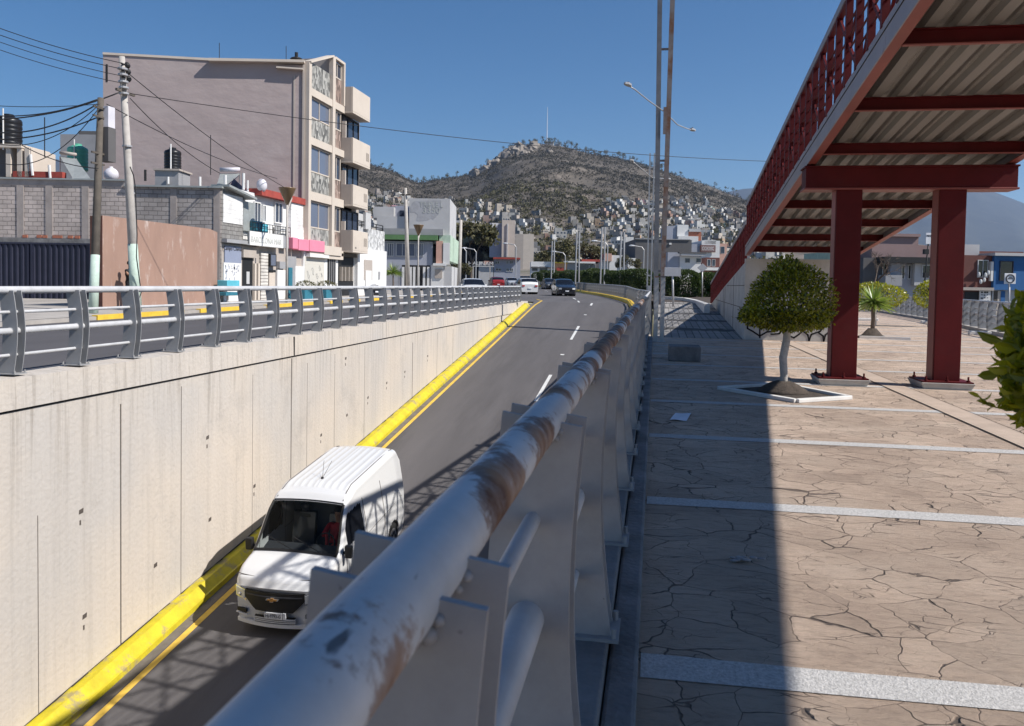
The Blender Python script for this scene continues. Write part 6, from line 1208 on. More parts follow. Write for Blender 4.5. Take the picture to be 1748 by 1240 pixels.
def carat(label, spec, x, y, yaw, paint, front=True, group=None, lit=False):
    z = G(y)+.0; t, T_, sd, S_ = vehicle('car', label, 'car', (x, y, z), yaw, 0, spec, M[paint], 0, group)
    ns = spec['nose']; top0 = spec['top'][1][1]
    def q(name, mt, x0, x1, z0, z1, d=.02, back=False):
        mb = MB()
        if back: L = spec['L']; mb.hexa([T_((a, b, c)) for c in (z0, z1) for a, b in ((x0, L-.06), (x1, L-.06), (x1, L+.02), (x0, L+.02))])
        else: nosegrid(mb, T_, spec, x0, x1, lambda x: z0, lambda x: z1, d, ns, 4)
        return mb.build(name, M[mt], t)
    q('grille', 'plast', -.42, .42, top0-.20, top0-.08); q('lower_intake', 'plast', -.5, .5, .26, .36); q('licence_plate', 'signw', -.16, .16, .40, .50, .03)
    for s in (-1, 1):
        q('headlight', 'lamp', min(s*.48, s*.74), max(s*.48, s*.74), top0-.21, top0-.07, .025); q('tail_light', 'redc', min(s*.5, s*.74), max(s*.5, s*.74), .72, .85, back=True)
        mb = MB(); mb.hexa([T_((s*(.86)+a, spec['ws'][0]+.35+b, c)) for c in (spec['belt']+.02, spec['belt']+.16) for a, b in ((0, 0), (s*.16, 0), (s*.16, .1), (0, .1))]); mb.build('mirror', M[paint], t, fix=True)
    q('licence_plate', 'signw', -.16, .16, .5, .6, back=True)
    return t
cz = lambda x, y, z=.5: onz(x, y, z)
p = onz(968, 506, G(72)); carat('black hatchback coming round the bend towards the viewer', HAT, p.x, p.y, math.radians(16), 'cark')
p = onz(948, 498, G(80)); carat('dark grey car following close behind the black hatchback', SED, p.x-.3, p.y, math.radians(20), 'carg')
p = onz(893, 501, G(88)); carat('white car driving away beside the end of the left railing', HAT, p.x-.3, p.y+2, math.radians(18+180), 'carw')
p = onz(900, 494, G(110)); carat('white car ahead of the other white one, further along the bend', SED, p.x-1, p.y, math.radians(25+180), 'carw')
p = onx(806, 492, -15.0); carat('white saloon on the left street behind the railing', SED, -13.2, 60.5, math.radians(22), 'carw')
p = ond(672, 490, 57); carat('dark blue saloon parked by the white house', SED, p.x-1.2, p.y, math.radians(58), 'carb')
p = ond(843, 490, 112); carat('red car further along the left street', HAT, p.x, p.y, math.radians(200), 'carr')
p = ond(877, 489, 128); carat('silver car far along the left street', SED, p.x, p.y, math.radians(20), 'cars')
# ------------------------------------------------------------------ houses across the street on the right
V66 = vplane(66)
r1 = thing('white_house', 'long white and grey house with a black eave seen between the red columns', 'house', V66.p(V66.uz(1560, 520)[0], 0))
for nm, rc, o0, o1, mm in (('main_wall', (1519, 449, 1606, 525), -8, 0, 'lilac'), ('upper_bay', (1556, 449, 1608, 488), 0, .5, 'offw'), ('eave', (1500, 440, 1606, 450), -8, 1.0, 'black'), ('roof_slope', (1498, 401, 1578, 440), -9, -1, 'plum'), ('roof_slope', (1578, 418, 1606, 440), -9, -1.2, 'plum'), ('roof_ridge', (1496, 398, 1580, 403), -9, -.8, 'plum'), ('dark_dado', (1519, 513, 1572, 525), 0, .06, 'navy'), ('balcony', (1503, 470, 1531, 488), -.5, .9, 'grey'), ('left_wing', (1478, 440, 1519, 525), -8, -.6, 'dgrey'), ('side_wall', (1462, 425, 1486, 485), -12, -4, 'mintw'), ('back_block', (1494, 380, 1560, 401), -14, -9, 'plum')):
    mb = MB(); V66.pslab(mb, *rc, o0, o1); mb.build(nm, M[mm], r1)
for rc, o in (((1538, 452, 1544, 477), 0), ((1549, 452, 1555, 477), 0), ((1568, 453, 1587, 473), .5), ((1588, 453, 1606, 473), .5), ((1511, 450, 1522, 470), -.55)): window(r1, V66, V66.rect(*rc), M['frame'], M['gld'], 0, out=o)
for rc, mm in (((1571, 493, 1583, 524), 'black'), ((1586, 493, 1605, 524), 'white')): mb = MB(); V66.pslab(mb, *rc, .0, .05); mb.build('door', M[mm], r1)
mb = MB(); V66.pslab(mb, 1589, 497, 1604, 524, .05, .07); mb.build('door_glass', M['gld'], r1)
r2 = thing('brown_house', 'dark red-brown two-storey house with a white menu board right of the right column', 'house', V66.p(V66.uz(1670, 520)[0], 0))
for nm, rc, o0, o1, mm in (('wall', (1630, 436, 1692, 534), -8, 0, 'rbrown'), ('tin_roof', (1640, 416, 1690, 436), -7, -1.5, 'offw'), ('lower_fascia', (1640, 491, 1692, 496), 0, .4, 'creamd'), ('opening', (1646, 498, 1670, 533), .0, .02, 'black'), ('menu_board', (1670, 494, 1689, 534), .05, .15, 'white'), ('drain_pipe', (1688, 447, 1692, 480), .01, .3, 'white')):
    mb = MB(); V66.pslab(mb, *rc, o0, o1); mb.build(nm, M[mm], r2)
window(r2, V66, V66.rect(1668, 444, 1686, 474), M['frame'], M['gld'], 1)
mb = MB(); random.seed(5)
for i in range(16): x = 1672+(i % 3)*5+random.uniform(0, 1); y = 498+(i//3)*5; V66.pslab(mb, x, y, x+random.uniform(2, 4), y+random.uniform(1, 3), .15, .16)
mb.poly([V66.p(*V66.uz(1671, 495), .151), V66.p(*V66.uz(1688, 495), .151), V66.p(*V66.uz(1688, 497), .151), V66.p(*V66.uz(1671, 497), .151)], V66.n*.004); mb.build('menu_lettering', M['ink'], r2)
for x, y in ((1667, 469), (1678, 470), (1683, 466), (1676, 478), (1670, 481)): q = V66.p(*V66.uz(x, y), .35); mb = MB(); mb.ball(q, (.12, .08, .2), n=7, k=5); mb.build('hanging_cloth', M['whitec'], r2)
r3 = thing('blue_house', 'deep blue house with a dark window at the right edge of the picture', 'house', V66.p(V66.uz(1730, 520)[0], 0))
for nm, rc, o0, o1, mm in (('upper_wall', (1693, 438, 1800, 496), -8, .3, 'blue'), ('roof_edge', (1690, 433, 1800, 438), -8, .7, 'offw'), ('ground_wall', (1693, 496, 1800, 534), -8, 0, 'offw'), ('dark_door', (1696, 497, 1702, 534), .0, .05, 'wood'), ('tan_door', (1702, 497, 1707, 534), .0, .06, 'cream'), ('blue_pier', (1707, 497, 1714, 534), 0, .1, 'blue'), ('rear_parapet', (1685, 426, 1800, 433), -10, -4, 'rbrown')):
    mb = MB(); V66.pslab(mb, *rc, o0, o1); mb.build(nm, M[mm], r3)
window(r3, V66, V66.rect(1702, 446, 1725, 480), M['navy'], M['gld'], 0, out=.3)
V60b = vplane(60)
def signpost(name, label, pl, x0, y0, x1, y1, xb, yb, face, post='galv', shape='rect', cat='sign', back='signg'):
    u0, u1, z0, z1 = pl.rect(x0, y0, x1, y1); um = (u0+u1)/2; ub, zb_ = pl.uz(xb, yb); t = thing(name, label, cat, pl.p(ub, zb_))
    mb = MB(); mb.tube([pl.p(ub, zb_, -.05), pl.p(um, z1 if shape == 'rect' else (z0+z1)/2, -.05)], .05 if shape != 'bus' else .09, 8); mb.build('post', M[post], t, smooth=True)
    mb = MB()
    if shape == 'diamond': mb.poly([pl.p(um, z0), pl.p(u1, (z0+z1)/2), pl.p(um, z1), pl.p(u0, (z0+z1)/2)], pl.n*.03)
    else: pl.slab(mb, u0, u1, z0, z1, 0, .05)
    mb.build('sign_plate', M[face], t, bevel=.01); return t, (u0, u1, z0, z1)
t, r = signpost('bus_stop_sign', 'white box sign with small lettering on a black pole left of the right column', V60b, 1580, 398, 1593, 417, 1575, 525, 'signw', 'black')
u, z = V60b.uz(1586, 403); text('sign_lettering', 'PARADA', .14, V60b, u, z, .06, M['ink'], t, wfit=.4)
for y in (430, 470): q = V60b.uz(1581, y); mb = MB(); V60b.slab(mb, q[0]-.16, q[0]+.16, q[1]-.18, q[1]+.18, -.2, .1); mb.build('pole_box', M['black'], t)
V40 = vplane(40); t, r = signpost('round_mark_sign', 'square white sign with a crossed ring mark in front of the blue house', V40, 1714, 467, 1733, 485, 1723, 570, 'signw')
um = (r[0]+r[1])/2; zm = (r[2]+r[3])/2
for a0 in range(1): 
    mb = MB(); R_ = (r[1]-r[0])*.36; mb.tube([V40.p(um+R_*math.cos(k*math.pi/12), zm+R_*math.sin(k*math.pi/12), .056) for k in range(25)], .03, 6, caps=False); mb.build('ring_mark', M['ink'], t)
    mb = MB(); V40.slab(mb, um-R_*.6, um+R_*.6, zm-.02, zm+.02, .052, .06); V40.slab(mb, um-R_*.35, um+R_*.35, zm+.05, zm+.08, .052, .061); mb.build('inner_mark', M['ink'], t)
q = V60b.p(*V60b.uz(1576, 523)); person('small figure in a white hat and dark clothes beside the black sign pole', (q.x+.1, q.y-1, q.z), 1.65, .3, 'hair', 'blackc', hat='whitec')
# bare tree beside the houses
def baretree(label, base, H, spread, seed, mt='bark2', leaves=0, lm=None, name='tree', group=None, n=5, depth=4):
    random.seed(seed); t = thing(name, label, 'tree', base, group); mb = MB(); tips = []
    def grow(p, d, L, r, k):
        q = p+d*L; mb.tube([p, lerp(p, q, .5)+rv()*L*.06, q], [r, r*.8, r*.6], 5, caps=False)
        if k == 0: tips.append(q); return
        for _ in range(3 if k > 1 else n): grow(q, (d+rv()*spread).normalized(), L*.68, r*.55, k-1)
    grow(Vector(base), Vector((0, 0, 1)), H*.34, H*.022, depth); mb.build('trunk', M[mt], t)
    if leaves:
        cb = MB()
        for _ in range(leaves): c = random.choice(tips)+rv()*H*.09; leaf(cb, c, rv(), rv(), H*.06*random.uniform(.6, 1.3), H*.04, simple=True)
        cb.build('crown', lm, t)
    return t
p = ond(1490, 520, 60); baretree('bare dark tree beside the long white house', (p.x, p.y, 0), 5.2, .75, 31)
# ------------------------------------------------------------------ buildings across the plain beyond the bend
D230 = vplane(230); D260 = vplane(260); D300 = vplane(300)
def B(label, pl, rc, wall, depth=15, wins=(), cat='house', name='town_house', parts=(), zb=None, **k):
    z0 = zb if zb is not None else (1.0 if pl in (D230,) else 3.0)
    t = bld(name, label, pl, rc, depth, wall, wins, 'gl', 'frame', 0, cat=cat, zb=z0, **k)
    for nm, r_, o0, o1, mm in parts: pb(pl, r_, o0, o1, nm, mm, t)
    return t
B('brown slab block behind the white tower', D300, (879, 400, 893, 470), 'creamd', 20); B('cream block right of the brown slab', D300, (893, 400, 911, 470), 'cream', 20)
B('low white shop with a dark front left of the orange shop', D230, (906, 447, 945, 480), 'white', 10, ((908, 455, 918, 463), (921, 455, 935, 463)), parts=(('dark_fascia', (906, 456, 945, 458), 0, .5, 'dgrey'),))
B('orange shop with a red panel', D230, (947, 449, 968, 482), 'orange', 10, cat='shop', parts=(('red_panel', (950, 457, 962, 464), 0, .3, 'red2'), ('top_edge', (946, 448, 969, 450), 0, .6, 'yel2')))
B('grey flat shed with a white roof line', D230, (968, 448, 984, 482), 'grey', 12, parts=(('roof_line', (962, 446, 985, 448.5), 0, .8, 'white'),))
B('dark-fronted building with a white fascia and red roof', D230, (984, 450, 1022, 485), 'dgrey', 14, ((988, 452, 1005, 462), (1006, 452, 1017, 462)), parts=(('fascia', (986, 447, 1016, 450), 0, .8, 'white'), ('red_roof', (993, 443, 1026, 447), -12, 0, 'red2')))
B('small white house with a dark opening above the red roof', D260, (1003, 435, 1014, 446), 'white', 8, ((1006, 440, 1011, 445),), zb=3)
B('big white building with a salmon corner', D230, (1040, 436, 1062, 485), 'white', 18, parts=(('sloping_side', (1022, 444, 1040, 478), -18, -1, 'white'), ('salmon_block', (1032, 433, 1044, 446), -10, .4, 'salmon'), ('lower_wing', (1062, 441, 1085, 480), -18, .5, 'offw'), ('white_wing', (1071, 441, 1084, 468), .5, .8, 'white')), wins=((1065, 447, 1070, 454),), cat='building')
B('large plain dark grey building behind the lamp masts', D230, (1084, 409, 1180, 485), 'dgrey', 40, cat='building', parts=(('roof_line', (1084, 408, 1178, 409.5), 0, .3, 'grey'), ('white_sign', (1142, 415, 1146, 418), 0, .3, 'white')))
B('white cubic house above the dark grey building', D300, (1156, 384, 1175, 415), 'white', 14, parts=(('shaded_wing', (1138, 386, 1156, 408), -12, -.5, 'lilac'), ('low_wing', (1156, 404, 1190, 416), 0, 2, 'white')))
B('brick-fronted house right of the white cubic house', D300, (1175, 396, 1197, 415), 'brick', 12, parts=(('balcony', (1176, 391, 1196, 396), 0, .5, 'offw'),))
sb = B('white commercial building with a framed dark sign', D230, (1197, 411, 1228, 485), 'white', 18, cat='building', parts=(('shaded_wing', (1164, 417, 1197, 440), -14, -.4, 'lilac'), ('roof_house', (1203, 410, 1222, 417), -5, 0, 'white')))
fs = pb(D230, (1194.5, 419, 1220.5, 431), .3, .6, 'sign_board', 'rbrown', sb); pb(D230, (1196, 420.3, 1219, 429.7), .6, .65, 'sign_frame', 'plum', sb)
u, z = D230.uz(1207.5, 425); text('sign_lettering', 'COXXIC', 1.0, D230, u, z, .7, M['white'], sb, wfit=3.3)
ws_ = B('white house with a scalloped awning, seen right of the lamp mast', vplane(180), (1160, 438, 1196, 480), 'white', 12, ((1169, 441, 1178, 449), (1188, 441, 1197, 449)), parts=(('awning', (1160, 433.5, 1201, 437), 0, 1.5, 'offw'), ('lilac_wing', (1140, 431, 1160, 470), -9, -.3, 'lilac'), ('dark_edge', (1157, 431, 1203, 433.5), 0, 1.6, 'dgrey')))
B('red-brown shop front below the framed sign', vplane(185), (1204, 440, 1228, 480), 'rbrown', 10, ((1207, 443, 1213, 455), (1215, 443, 1221, 455)), parts=(('white_ledge', (1203, 457, 1226, 462), 0, 1.2, 'white'),), cat='shop')
B('salmon house half hidden behind the ramp railing', D260, (1228, 416, 1240, 480), 'salmon', 12, ((1230, 421, 1237, 433),), zb=3)
# signs with their backs to the viewer, poles and masts along the verge
V85 = vplane(80)
signpost('road_sign', 'diamond road sign seen from behind on a slim post before the hedge', vplane(62), 1190, 450, 1208, 465, 1199, 510, 'signg', shape='diamond')
signpost('road_sign', 'wide grey road sign back beside the tall lamp mast', vplane(40), 1134, 457, 1162, 472, 1150, 541, 'signg'); signpost('road_sign', 'small pale sign left of the tall lamp mast', vplane(90), 1092, 463, 1111, 473, 1103, 493, 'signw')
signpost('road_sign', 'slim signpost in front of the rounded hedge bush', vplane(66), 1154, 458, 1163, 468, 1159, 506, 'signg')
for px, y0, y1, d, lb in ((943, 412, 487, 118, 'leftmost double-post mast beyond the black cars'), (985, 397, 487, 100, 'double-post mast just right of the black hatchback'), (1028, 388, 489, 92, 'double-post mast before the white building with the salmon corner'), (1061, 396, 490, 86, 'double-post mast before the big white building, right one')):
    pl = vplane(d); u, z0 = pl.uz(px, y1); z1 = pl.uz(px, y0)[1]; t = thing('lamp_mast', lb, 'lamp mast', pl.p(u, z0), 'masts beyond the curved railing')
    for s in (-.22, .22): mb = MB(); mb.tube([pl.p(u+s, z0), pl.p(u+s*.7, z1)], .1, 6); mb.build('upright', M['galv'], t)
    for k in (.35, .7): mb = MB(); zz = lerp(z0, z1, k); mb.bar(pl.p(u-.2, zz), pl.p(u+.2, zz), .1, .1); mb.build('spacer', M['galv'], t)
for px, y0, y1, d, lb in ((964, 430, 480, 125, 'lone slim lamp with a bent arm behind the black hatchback'), (1036, 412, 482, 110, 'slim white pole beside the salmon corner'), (880, 416, 480, 135, 'slim lamp pole before the pale blue house'), (812, 424, 484, 125, 'slim street lamp with a lit-side head before the dark modern building'), (795, 422, 486, 118, 'slim pole with a small head beside the olive tree'), (1098, 420, 482, 120, 'slim pole before the dark grey building')):
    pl = vplane(d); u, z0 = pl.uz(px, y1); z1 = pl.uz(px, y0)[1]; t = thing('street_lamp', lb, 'street lamp', pl.p(u, z0)); mb = MB(); mb.tube([pl.p(u, z0), pl.p(u, z1-.6), pl.p(u-.3, z1-.2), pl.p(u-1.6, z1)], .09, 6); mb.build('pole', M['galv'], t); mb = MB(); mb.ball(pl.p(u-1.8, z1), (.45, .2, .12), n=8, k=5); mb.build('lamp_head', M['signw'], t)
# hedge bushes: two shapes, many copies
def hedgeproto(name, label, L_, mat_, seed, w=2.2, h=1.9, n=4200):
    random.seed(seed); t = thing(name, label, 'hedge bush', (0, 0, 0), 'clipped hedge bushes beyond the railing'); mb = MB()
    for i in range(n):
        v = rv(); e = Vector((v.x*w/2*(1-.1*v.z), v.y*w/2, h/2+v.z*h/2*.98)); e.x = math.copysign(min(abs(e.x)*1.25, w/2), e.x)+random.uniform(-.06, .06); e.z = min(e.z*1.06, h*random.uniform(.96, 1.03)); leaf(mb, e*1.0, (v+rv()*.7).normalized(), (v+rv()*.4).normalized(), .17, .11, simple=True)
    mb.build('foliage', mat_, t); return t
h1 = hedgeproto('hedge_bush', 'x', 2, leaf_h, 41); h2 = hedgeproto('hedge_bush', 'x', 2, leaf_h, 42, 2.0, 1.7, 3600)
hl = [(1172, 508, 62, 1.0, 0, 'large rounded bush standing alone behind the diamond road sign'), (1140, 507, 64, .95, 1, 'dark bush between the tall lamp mast and the large rounded bush'), (1212, 508, 63, .98, 1, 'dark bush right of the diamond road sign'), (1240, 510, 66, .98, 0, 'last hedge bush on the right, touching the ramp railing')]
for px in (1100, 1083, 1066, 1049, 1032, 1015, 1000, 986, 972, 958, 944, 930, 917): hl.append((px, itp(px, [(917, 480), (960, 485), (1049, 488), (1100, 494)]), itp(px, [(917, 140), (960, 112), (1049, 88), (1100, 74)]), itp(px, [(917, .85), (1100, .95)]), (px//3) % 2, 'clipped hedge bush in the row beyond the railing, '+{917: 'farthest one at the left end', 930: 'second from the far left end', 944: 'behind the leftmost mast', 958: 'behind the black hatchback roof', 972: 'just left of the second mast', 986: 'right at the second mast', 1000: 'just right of the second mast', 1015: 'between second and third masts', 1032: 'at the third mast', 1049: 'between the third and fourth masts', 1066: 'at the fourth mast', 1083: 'second from its near end', 1100: 'nearest one beside the small pale sign'}[px]))
used = [False, False]
for px, py, d, sc_, k, lb in hl:
    pl = vplane(d); u, z = pl.uz(px, py); q = pl.p(u, z, -1.2); src = (h1, h2)[k]
    if not used[k]: src.location = q; src.scale = (sc_*1.05,)*3; src['label'] = lb; used[k] = True
    else: copy_tree(src, q, random.uniform(0, 6), sc_*random.uniform(.95, 1.12), lb)
for px, py, d, H, lb, sd in ((805, 490, 140, 12.5, 'broad olive tree before the dark modern building', 51), (962, 478, 235, 13, 'wide brown-green tree above the low white shop', 52), (1000, 478, 240, 12, 'brown-green tree behind the red roof', 53), (935, 478, 240, 10, 'brown-green tree left of the orange shop', 54), (1030, 478, 245, 11, 'brown-green tree left of the white building', 55), (1072, 474, 215, 7, 'small green tree before the big white building', 56), (780, 492, 110, 4, 'scruffy shrub tree beside the pale pole', 57)):
    p = ond(px, py, d); baretree(lb, (p.x, p.y, p.z), H, .85, sd, leaves=1900, lm=leaf_o, group='trees among the town buildings', depth=3)
# ------------------------------------------------------------------ the hill with its town, and the far mountains
def HOR(px): return 488+(px-1118)*.0175
SIL = [(300, 300), (480, 262), (560, 262), (632, 283), (665, 292), (700, 310), (716, 314), (742, 308), (770, 305), (800, 299), (830, 283), (855, 262), (885, 250), (925, 247), (960, 252), (1000, 264), (1050, 272), (1110, 288), (1160, 304), (1210, 320), (1270, 344), (1330, 362), (1420, 385), (1550, 415), (1700, 440)]
DR = 1500.0; DF = 420.0
def hh(x, y, z): return math.sin(x*.013+y*.007+1)*math.cos(y*.011-x*.004)+.5*math.sin(x*.037+2)*math.cos(y*.031+1)+.25*math.sin(x*.09+y*.05)*math.cos(y*.08)
def pxof(p): v = Vector((p[0], p[1], 0)); return CXP+FPX*v.dot(R0)/v.dot(Vector((FW.x, FW.y, 0)).normalized())
def hillz(x, y):
    f = Vector((FW.x, FW.y, 0)).normalized(); d = Vector((x, y, 0)).dot(f)
    if d < DF: return G(d)-.5
    px = pxof((x, y)); Hr = 1.5+(HOR(px)-itp(px, SIL))/FPX*DR
    t = (d-DF)/(DR-DF)
    if t <= 1: z = 10+(Hr-10)*(t**1.12)+hh(x, y, 0)*9*t*(1-t)*2.2+hh(x*4, y*4, 0)*2.5*t*(1-t)*4
    else: z = Hr-(t-1)*Hr*1.1
    return z
f2 = Vector((FW.x, FW.y, 0)).normalized()
def pol(px, d): return f2*d+R0*((px-CXP)/FPX*d)
mb = MB(); pxs = [300+i*8 for i in range(176)]; ds = [DF-10+i*15 for i in range(74)]+[1600, 1800, 2200]
for d in ds:
    for px in pxs: q = pol(px, d); mb.v.append(Vector((q.x, q.y, hillz(q.x, q.y))))
n = len(pxs)
for i in range(len(ds)-1):
    for j in range(n-1): mb.f.append((i*n+j, i*n+j+1, (i+1)*n+j+1, (i+1)*n+j)); mb.m.append(0)
hm = mat('hill_ground', (.10, .085, .068), .95, .3, .012, world=True, col2=(.24, .20, .165), c2t=(.54, .7), c2s=.02)
struct('hill', mb, hm, smooth=True)
random.seed(77); mb = MB()
for i in range(22000):
    px = random.uniform(560, 1420); t = random.random()**.75; d = lerp(600, 1510, t); q = pol(px, d); z = hillz(q.x, q.y)
    if math.sin(q.x*.021+3)*math.cos(q.y*.017)+random.uniform(-.9, .9) < -.35: continue
    c = Vector((q.x, q.y, z)); s = random.uniform(1.6, 4.2)
    for k in range(9):
        v = rv(); v.z = abs(v.z)*1.1; p = c+v*s*.8; a = rv()*s*.55; b = rv()*s*.55; mb.add([p, p+a, p+a*.4+b], [(0, 1, 2)])
tag(mb.build('scrub', scrub_m), 'dry grey-green scrub and small trees covering the hillside', 'scrub', kind='stuff')
def crest(seed, H):
    random.seed(seed); t = thing('crest_tree', 'wind-thinned tree standing on the skyline of the hill', 'tree', (0, 0, 0), 'trees along the hill skyline'); mb = MB(); mb.tube([(0, 0, 0), (H*.03, 0, H*.4), (0, H*.02, H*.75)], [H*.03, H*.02, H*.01], 5); mb.build('trunk', M['bark2'], t); cb = MB()
    for k in range(5):
        c = Vector((random.uniform(-.3, .3)*H, random.uniform(-.2, .2)*H, random.uniform(.45, .95)*H))
        for _ in range(26): v = rv(); p = c+v*H*.17*random.random()**.4; leaf(cb, p, rv(), rv(), H*.09, H*.06, simple=True)
    cb.build('crown', leaf_o, t); return t
cts = [crest(61, 11), crest(62, 9), crest(63, 12)]; used = [0, 0, 0]; random.seed(64)
for i in range(110):
    px = random.uniform(625, 1275) if i > 30 else random.uniform(850, 1120); q = pol(px, random.uniform(1440, 1502)); z = hillz(q.x, q.y)-.5; k = i % 3
    if not used[k]: cts[k].location = (q.x, q.y, z); used[k] = 1
    else: copy_tree(cts[k], (q.x, q.y, z), random.uniform(0, 6), random.uniform(.6, 1.35))
q = pol(928, 1495); z = hillz(q.x, q.y); mb = MB(); mb.tube([(q.x, q.y, z-1), (q.x, q.y, z+66)], [.9, .35], 6); one('radio_mast', M['signw'], 'tall thin radio mast on top of the hill', 'mast', mb=mb)
for px, w, h, lb in ((905, 12, 9, 'pale hut on the hilltop left of the radio mast'), (932, 16, 7, 'white low building on the hilltop at the radio mast'), (947, 8, 5, 'small pale hut on the hilltop right of the radio mast')):
    q = pol(px, 1485); z = hillz(q.x, q.y); mb = MB(); mb.box((q.x-w/2, q.y-4, z-3), (q.x+w/2, q.y+4, z+h*.6)); mb.box((q.x-w/2-.5, q.y-4.5, z+h*.6), (q.x+w/2+.5, q.y+4.5, z+h*.6+.8)); one('hilltop_hut', M['offw'], lb, 'hut', mb=mb)
random.seed(65)
for i in range(26):
    px = random.gauss(880, 22) if i < 18 else random.gauss(828, 12); d = random.uniform(1330, 1430) if i < 18 else random.uniform(1350, 1440); q = pol(px, d); z = hillz(q.x, q.y); s = random.uniform(5, 13); r_ = MB(); r_.ball((q.x, q.y, z), (s, s*.8, s*random.uniform(.7, 1.5)), n=9, k=6)
    for v in r_.v: v += rv()*s*.28
    one('rock_outcrop', M['rock'], 'pale bare rock outcrop just under the left shoulder of the hilltop', 'rock', 'rock outcrops under the summit', mb=r_)
# houses of the hillside town
hc = [('white', 'small white flat-roofed house in the crowded hillside town'), ('offw', 'small pale grey flat-roofed house in the crowded hillside town'), ('cream', 'small cream flat-roofed house in the crowded hillside town'), ('grey', 'small bare grey block house in the crowded hillside town'), ('creamd', 'small taupe house in the crowded hillside town'), ('salmon', 'small salmon-coloured house in the crowded hillside town'), ('orange', 'small ochre-orange house in the crowded hillside town'), ('pinkw', 'small pink house in the crowded hillside town'), ('teal', 'small teal house in the crowded hillside town'), ('brick', 'small raw brick house in the crowded hillside town')]
HC = dict(white=(.55, .54, .52), offw=(.38, .37, .35), cream=(.40, .355, .30), grey=(.25, .24, .23), creamd=(.33, .29, .26), salmon=(.36, .25, .21), orange=(.38, .27, .18), pinkw=(.45, .26, .29), teal=(.24, .33, .31), brick=(.27, .17, .13))
HM = {k: mat('town_'+k, v, .9, .22, .3, world=True) for k, v in HC.items()}
hw_ = [20, 26, 14, 24, 12, 3, 1.2, .6, .6, 6]
def hmesh(mb, c, yaw, w, dp, h, mi, wi, var):
    R_ = Matrix.Rotation(yaw, 3, 'Z'); f = lambda x, y, z: c+R_ @ Vector((x, y, z))
    def bx(x0, y0, z0, x1, y1, z1, m_): mb.hexa([f(x0, y0, z0), f(x1, y0, z0), f(x1, y1, z0), f(x0, y1, z0), f(x0, y0, z1), f(x1, y0, z1), f(x1, y1, z1), f(x0, y1, z1)], m_)
    bx(-w/2, -dp/2, -6, w/2, dp/2, h, mi)
    if var: bx(-w/2, -dp/2, h, w*.1*var, dp*.3, h+2.6, mi)
    else: bx(w*.2, 0, h, w*.38, 1.5, h+1.4, mi)
    nfl = max(1, int(h/3))
    for k in range(nfl):
        for x in (-w*.34, -w*.02, w*.24): 
            if (k+int(x*7)+var) % 5: bx(x, -dp/2-.05, .9+k*3, x+w*.15, -dp/2+.1, 2.2+k*3, wi)
pr = {}
for ci, (cn, lb) in enumerate(hc):
    for v in range(3):
        mb = MB(); hmesh(mb, Vector((0, 0, 0)), 0, (7.5, 10, 6)[v], (8, 7, 7)[v], (3.2, 6.2, 5.0)[v], 0, 1, v); pr[ci, v] = (mb.mesh('hill_house', [HM[cn], M['gl']]), lb)
random.seed(88); hs_ = []
for i in range(3000):
    px = random.uniform(600, 1330); ytop = itp(px, [(600, 335), (700, 322), (760, 345), (880, 352), (960, 372), (1010, 362), (1045, 338), (1130, 340), (1180, 338), (1260, 350), (1330, 350)])
    d = lerp(DF+5, 1060, random.random()**.85); q = pol(px, d); z = hillz(q.x, q.y); y = HOR(px)-(z-1.5)/d*FPX
    if y < ytop+abs(random.gauss(0, 22))+random.uniform(-4, 6): continue
    if math.sin(q.x*.02)*math.cos(q.y*.016+1) > .62 and random.random() < .8: continue
    hs_.append((d, q.x, q.y, z))
hs_.sort(); cnt = 0; stuff = MB(); order = ['white', 'offw', 'cream', 'grey', 'creamd', 'salmon', 'orange', 'pinkw', 'teal', 'brick']
taken = []
for d, x, y, z in hs_:
    if any((x-a)**2+(y-b)**2 < 49 for a, b in taken[-260:]): continue
    taken.append((x, y)); ci = random.choices(range(10), hw_)[0]; v = random.randrange(3); yaw = math.atan2(-x, y)+random.uniform(-.6, .6)
    if cnt < 290:
        me, lb = pr[ci, v]; o = bpy.data.objects.new('hill_house', me); C.objects.link(o); o.location = (x, y, z); o.rotation_euler = (0, 0, yaw); s = random.uniform(.55, .9); o.scale = (s, s, s); tag(o, lb, 'house', 'houses of the hillside town: '+order[ci]); cnt += 1
    else: hmesh(stuff, Vector((x, y, z)), yaw, random.uniform(4, 8), 5.5, random.choice((2.4, 3.0, 4.6)), ci, 10, v)
sto = stuff.build('distant_houses', [HM[k] for k in order]+[M['gl']]); tag(sto, 'mass of tiny distant houses climbing the foot of the hill', 'houses', kind='stuff')
random.seed(89); mb = MB()
for i in range(2600):
    px = random.uniform(600, 1330); d = lerp(DF-60, 900, random.random()); q = pol(px, d); z = hillz(q.x, q.y) if d > DF else G(d); c = Vector((q.x, q.y, z)); s = random.uniform(2, 5)
    for k in range(26):
        v = rv(); v.z = abs(v.z)*1.2; p = c+v*s*random.uniform(.4, .9); mb.add([p, p+rv()*s*.4, p+rv()*s*.4], [(0, 1, 2)])
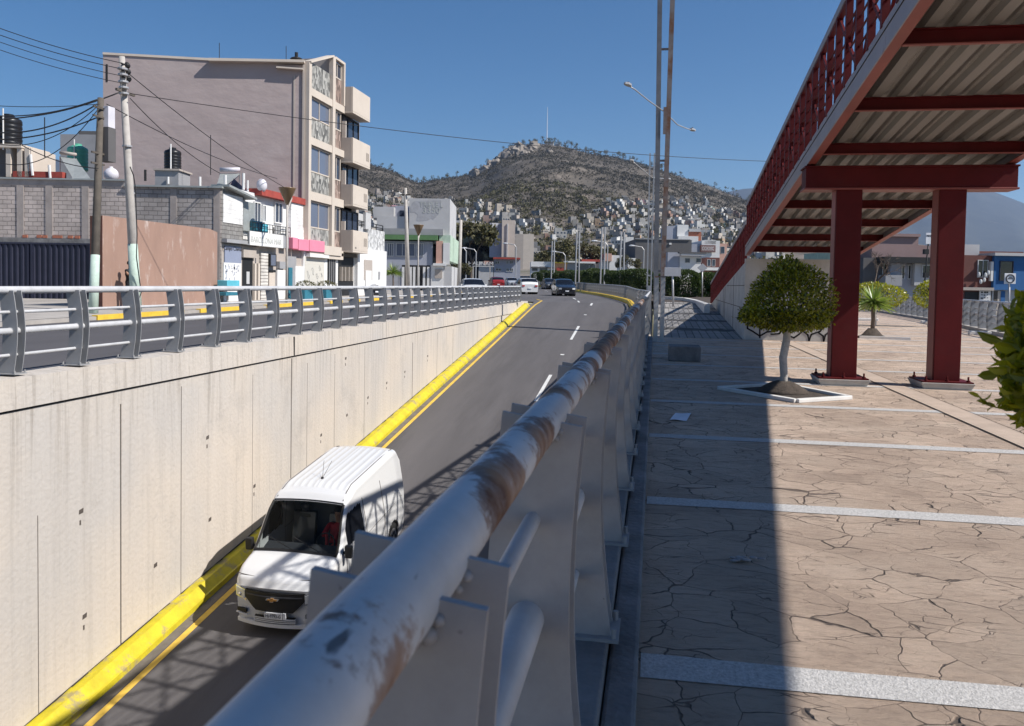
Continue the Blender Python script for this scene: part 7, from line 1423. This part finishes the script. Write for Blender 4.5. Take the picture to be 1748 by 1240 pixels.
tag(mb.build('town_trees', leaf_o), 'dark tree clumps scattered among the hillside houses', 'trees', kind='stuff')
def mountain(name, sil, D, mt, base=600):
    mb = MB(); xs = [sil[0][0]+(sil[-1][0]-sil[0][0])*i/90 for i in range(91)]; rows = 16
    for r_ in range(rows+1):
        t = r_/rows; d = D-3800*(1-t)
        for px in xs:
            Hr = (HOR(px)-itp(px, sil))/FPX*D; z = Hr*t**1.3*(1+.10*math.sin(px*.05+t*5)*(1-t))+25*math.sin(px*.11+t*9)*(t*(1-t)); q = pol(px, d); mb.v.append(Vector((q.x, q.y, z+8)))
    for px in xs: q = pol(px, D+1200); mb.v.append(Vector((q.x, q.y, 0)))
    n = len(xs)
    for i in range(rows+1):
        for j in range(n-1): mb.f.append((i*n+j, i*n+j+1, (i+1)*n+j+1, (i+1)*n+j)); mb.m.append(0)
    return struct(name, mb, mt, smooth=True)
mm_ = mat('mountain_forest', (.045, .048, .04), .95, .3, .004, world=True, col2=(.12, .105, .085), c2t=(.62, .7), c2s=.006)
mountain('mountain', [(1180, 420), (1225, 332), (1262, 325), (1300, 322), (1400, 312), (1500, 303), (1590, 306), (1660, 321), (1700, 334), (1748, 352), (1850, 385), (2000, 430)], 8800, mm_)
mountain('mountain', [(-500, 330), (-250, 260), (-100, 232), (35, 252), (62, 262), (100, 276), (180, 290), (330, 330), (420, 380)], 8800, mm_)
# air: one even pale volume round everything but the sky
mb = MB(); mb.box((-10600, -3100, -12), (10600, 10600, 1120)); hz = mb.build('haze', []); hz.data.materials.clear()
hm2 = bpy.data.materials.new('haze_air'); hm2.use_nodes = True; nt = hm2.node_tree; nt.nodes.clear(); ou = nt.nodes.new('ShaderNodeOutputMaterial'); pv = nt.nodes.new('ShaderNodeVolumePrincipled'); pv.inputs['Color'].default_value = (.48, .66, 1, 1); pv.inputs['Density'].default_value = 6e-5; pv.inputs['Anisotropy'].default_value = .3; nt.links.new(pv.outputs[0], ou.inputs['Volume'])
hz.data.materials.append(hm2); tag(hz, 'thin pale haze that fades the far mountains', 'haze', kind='stuff')
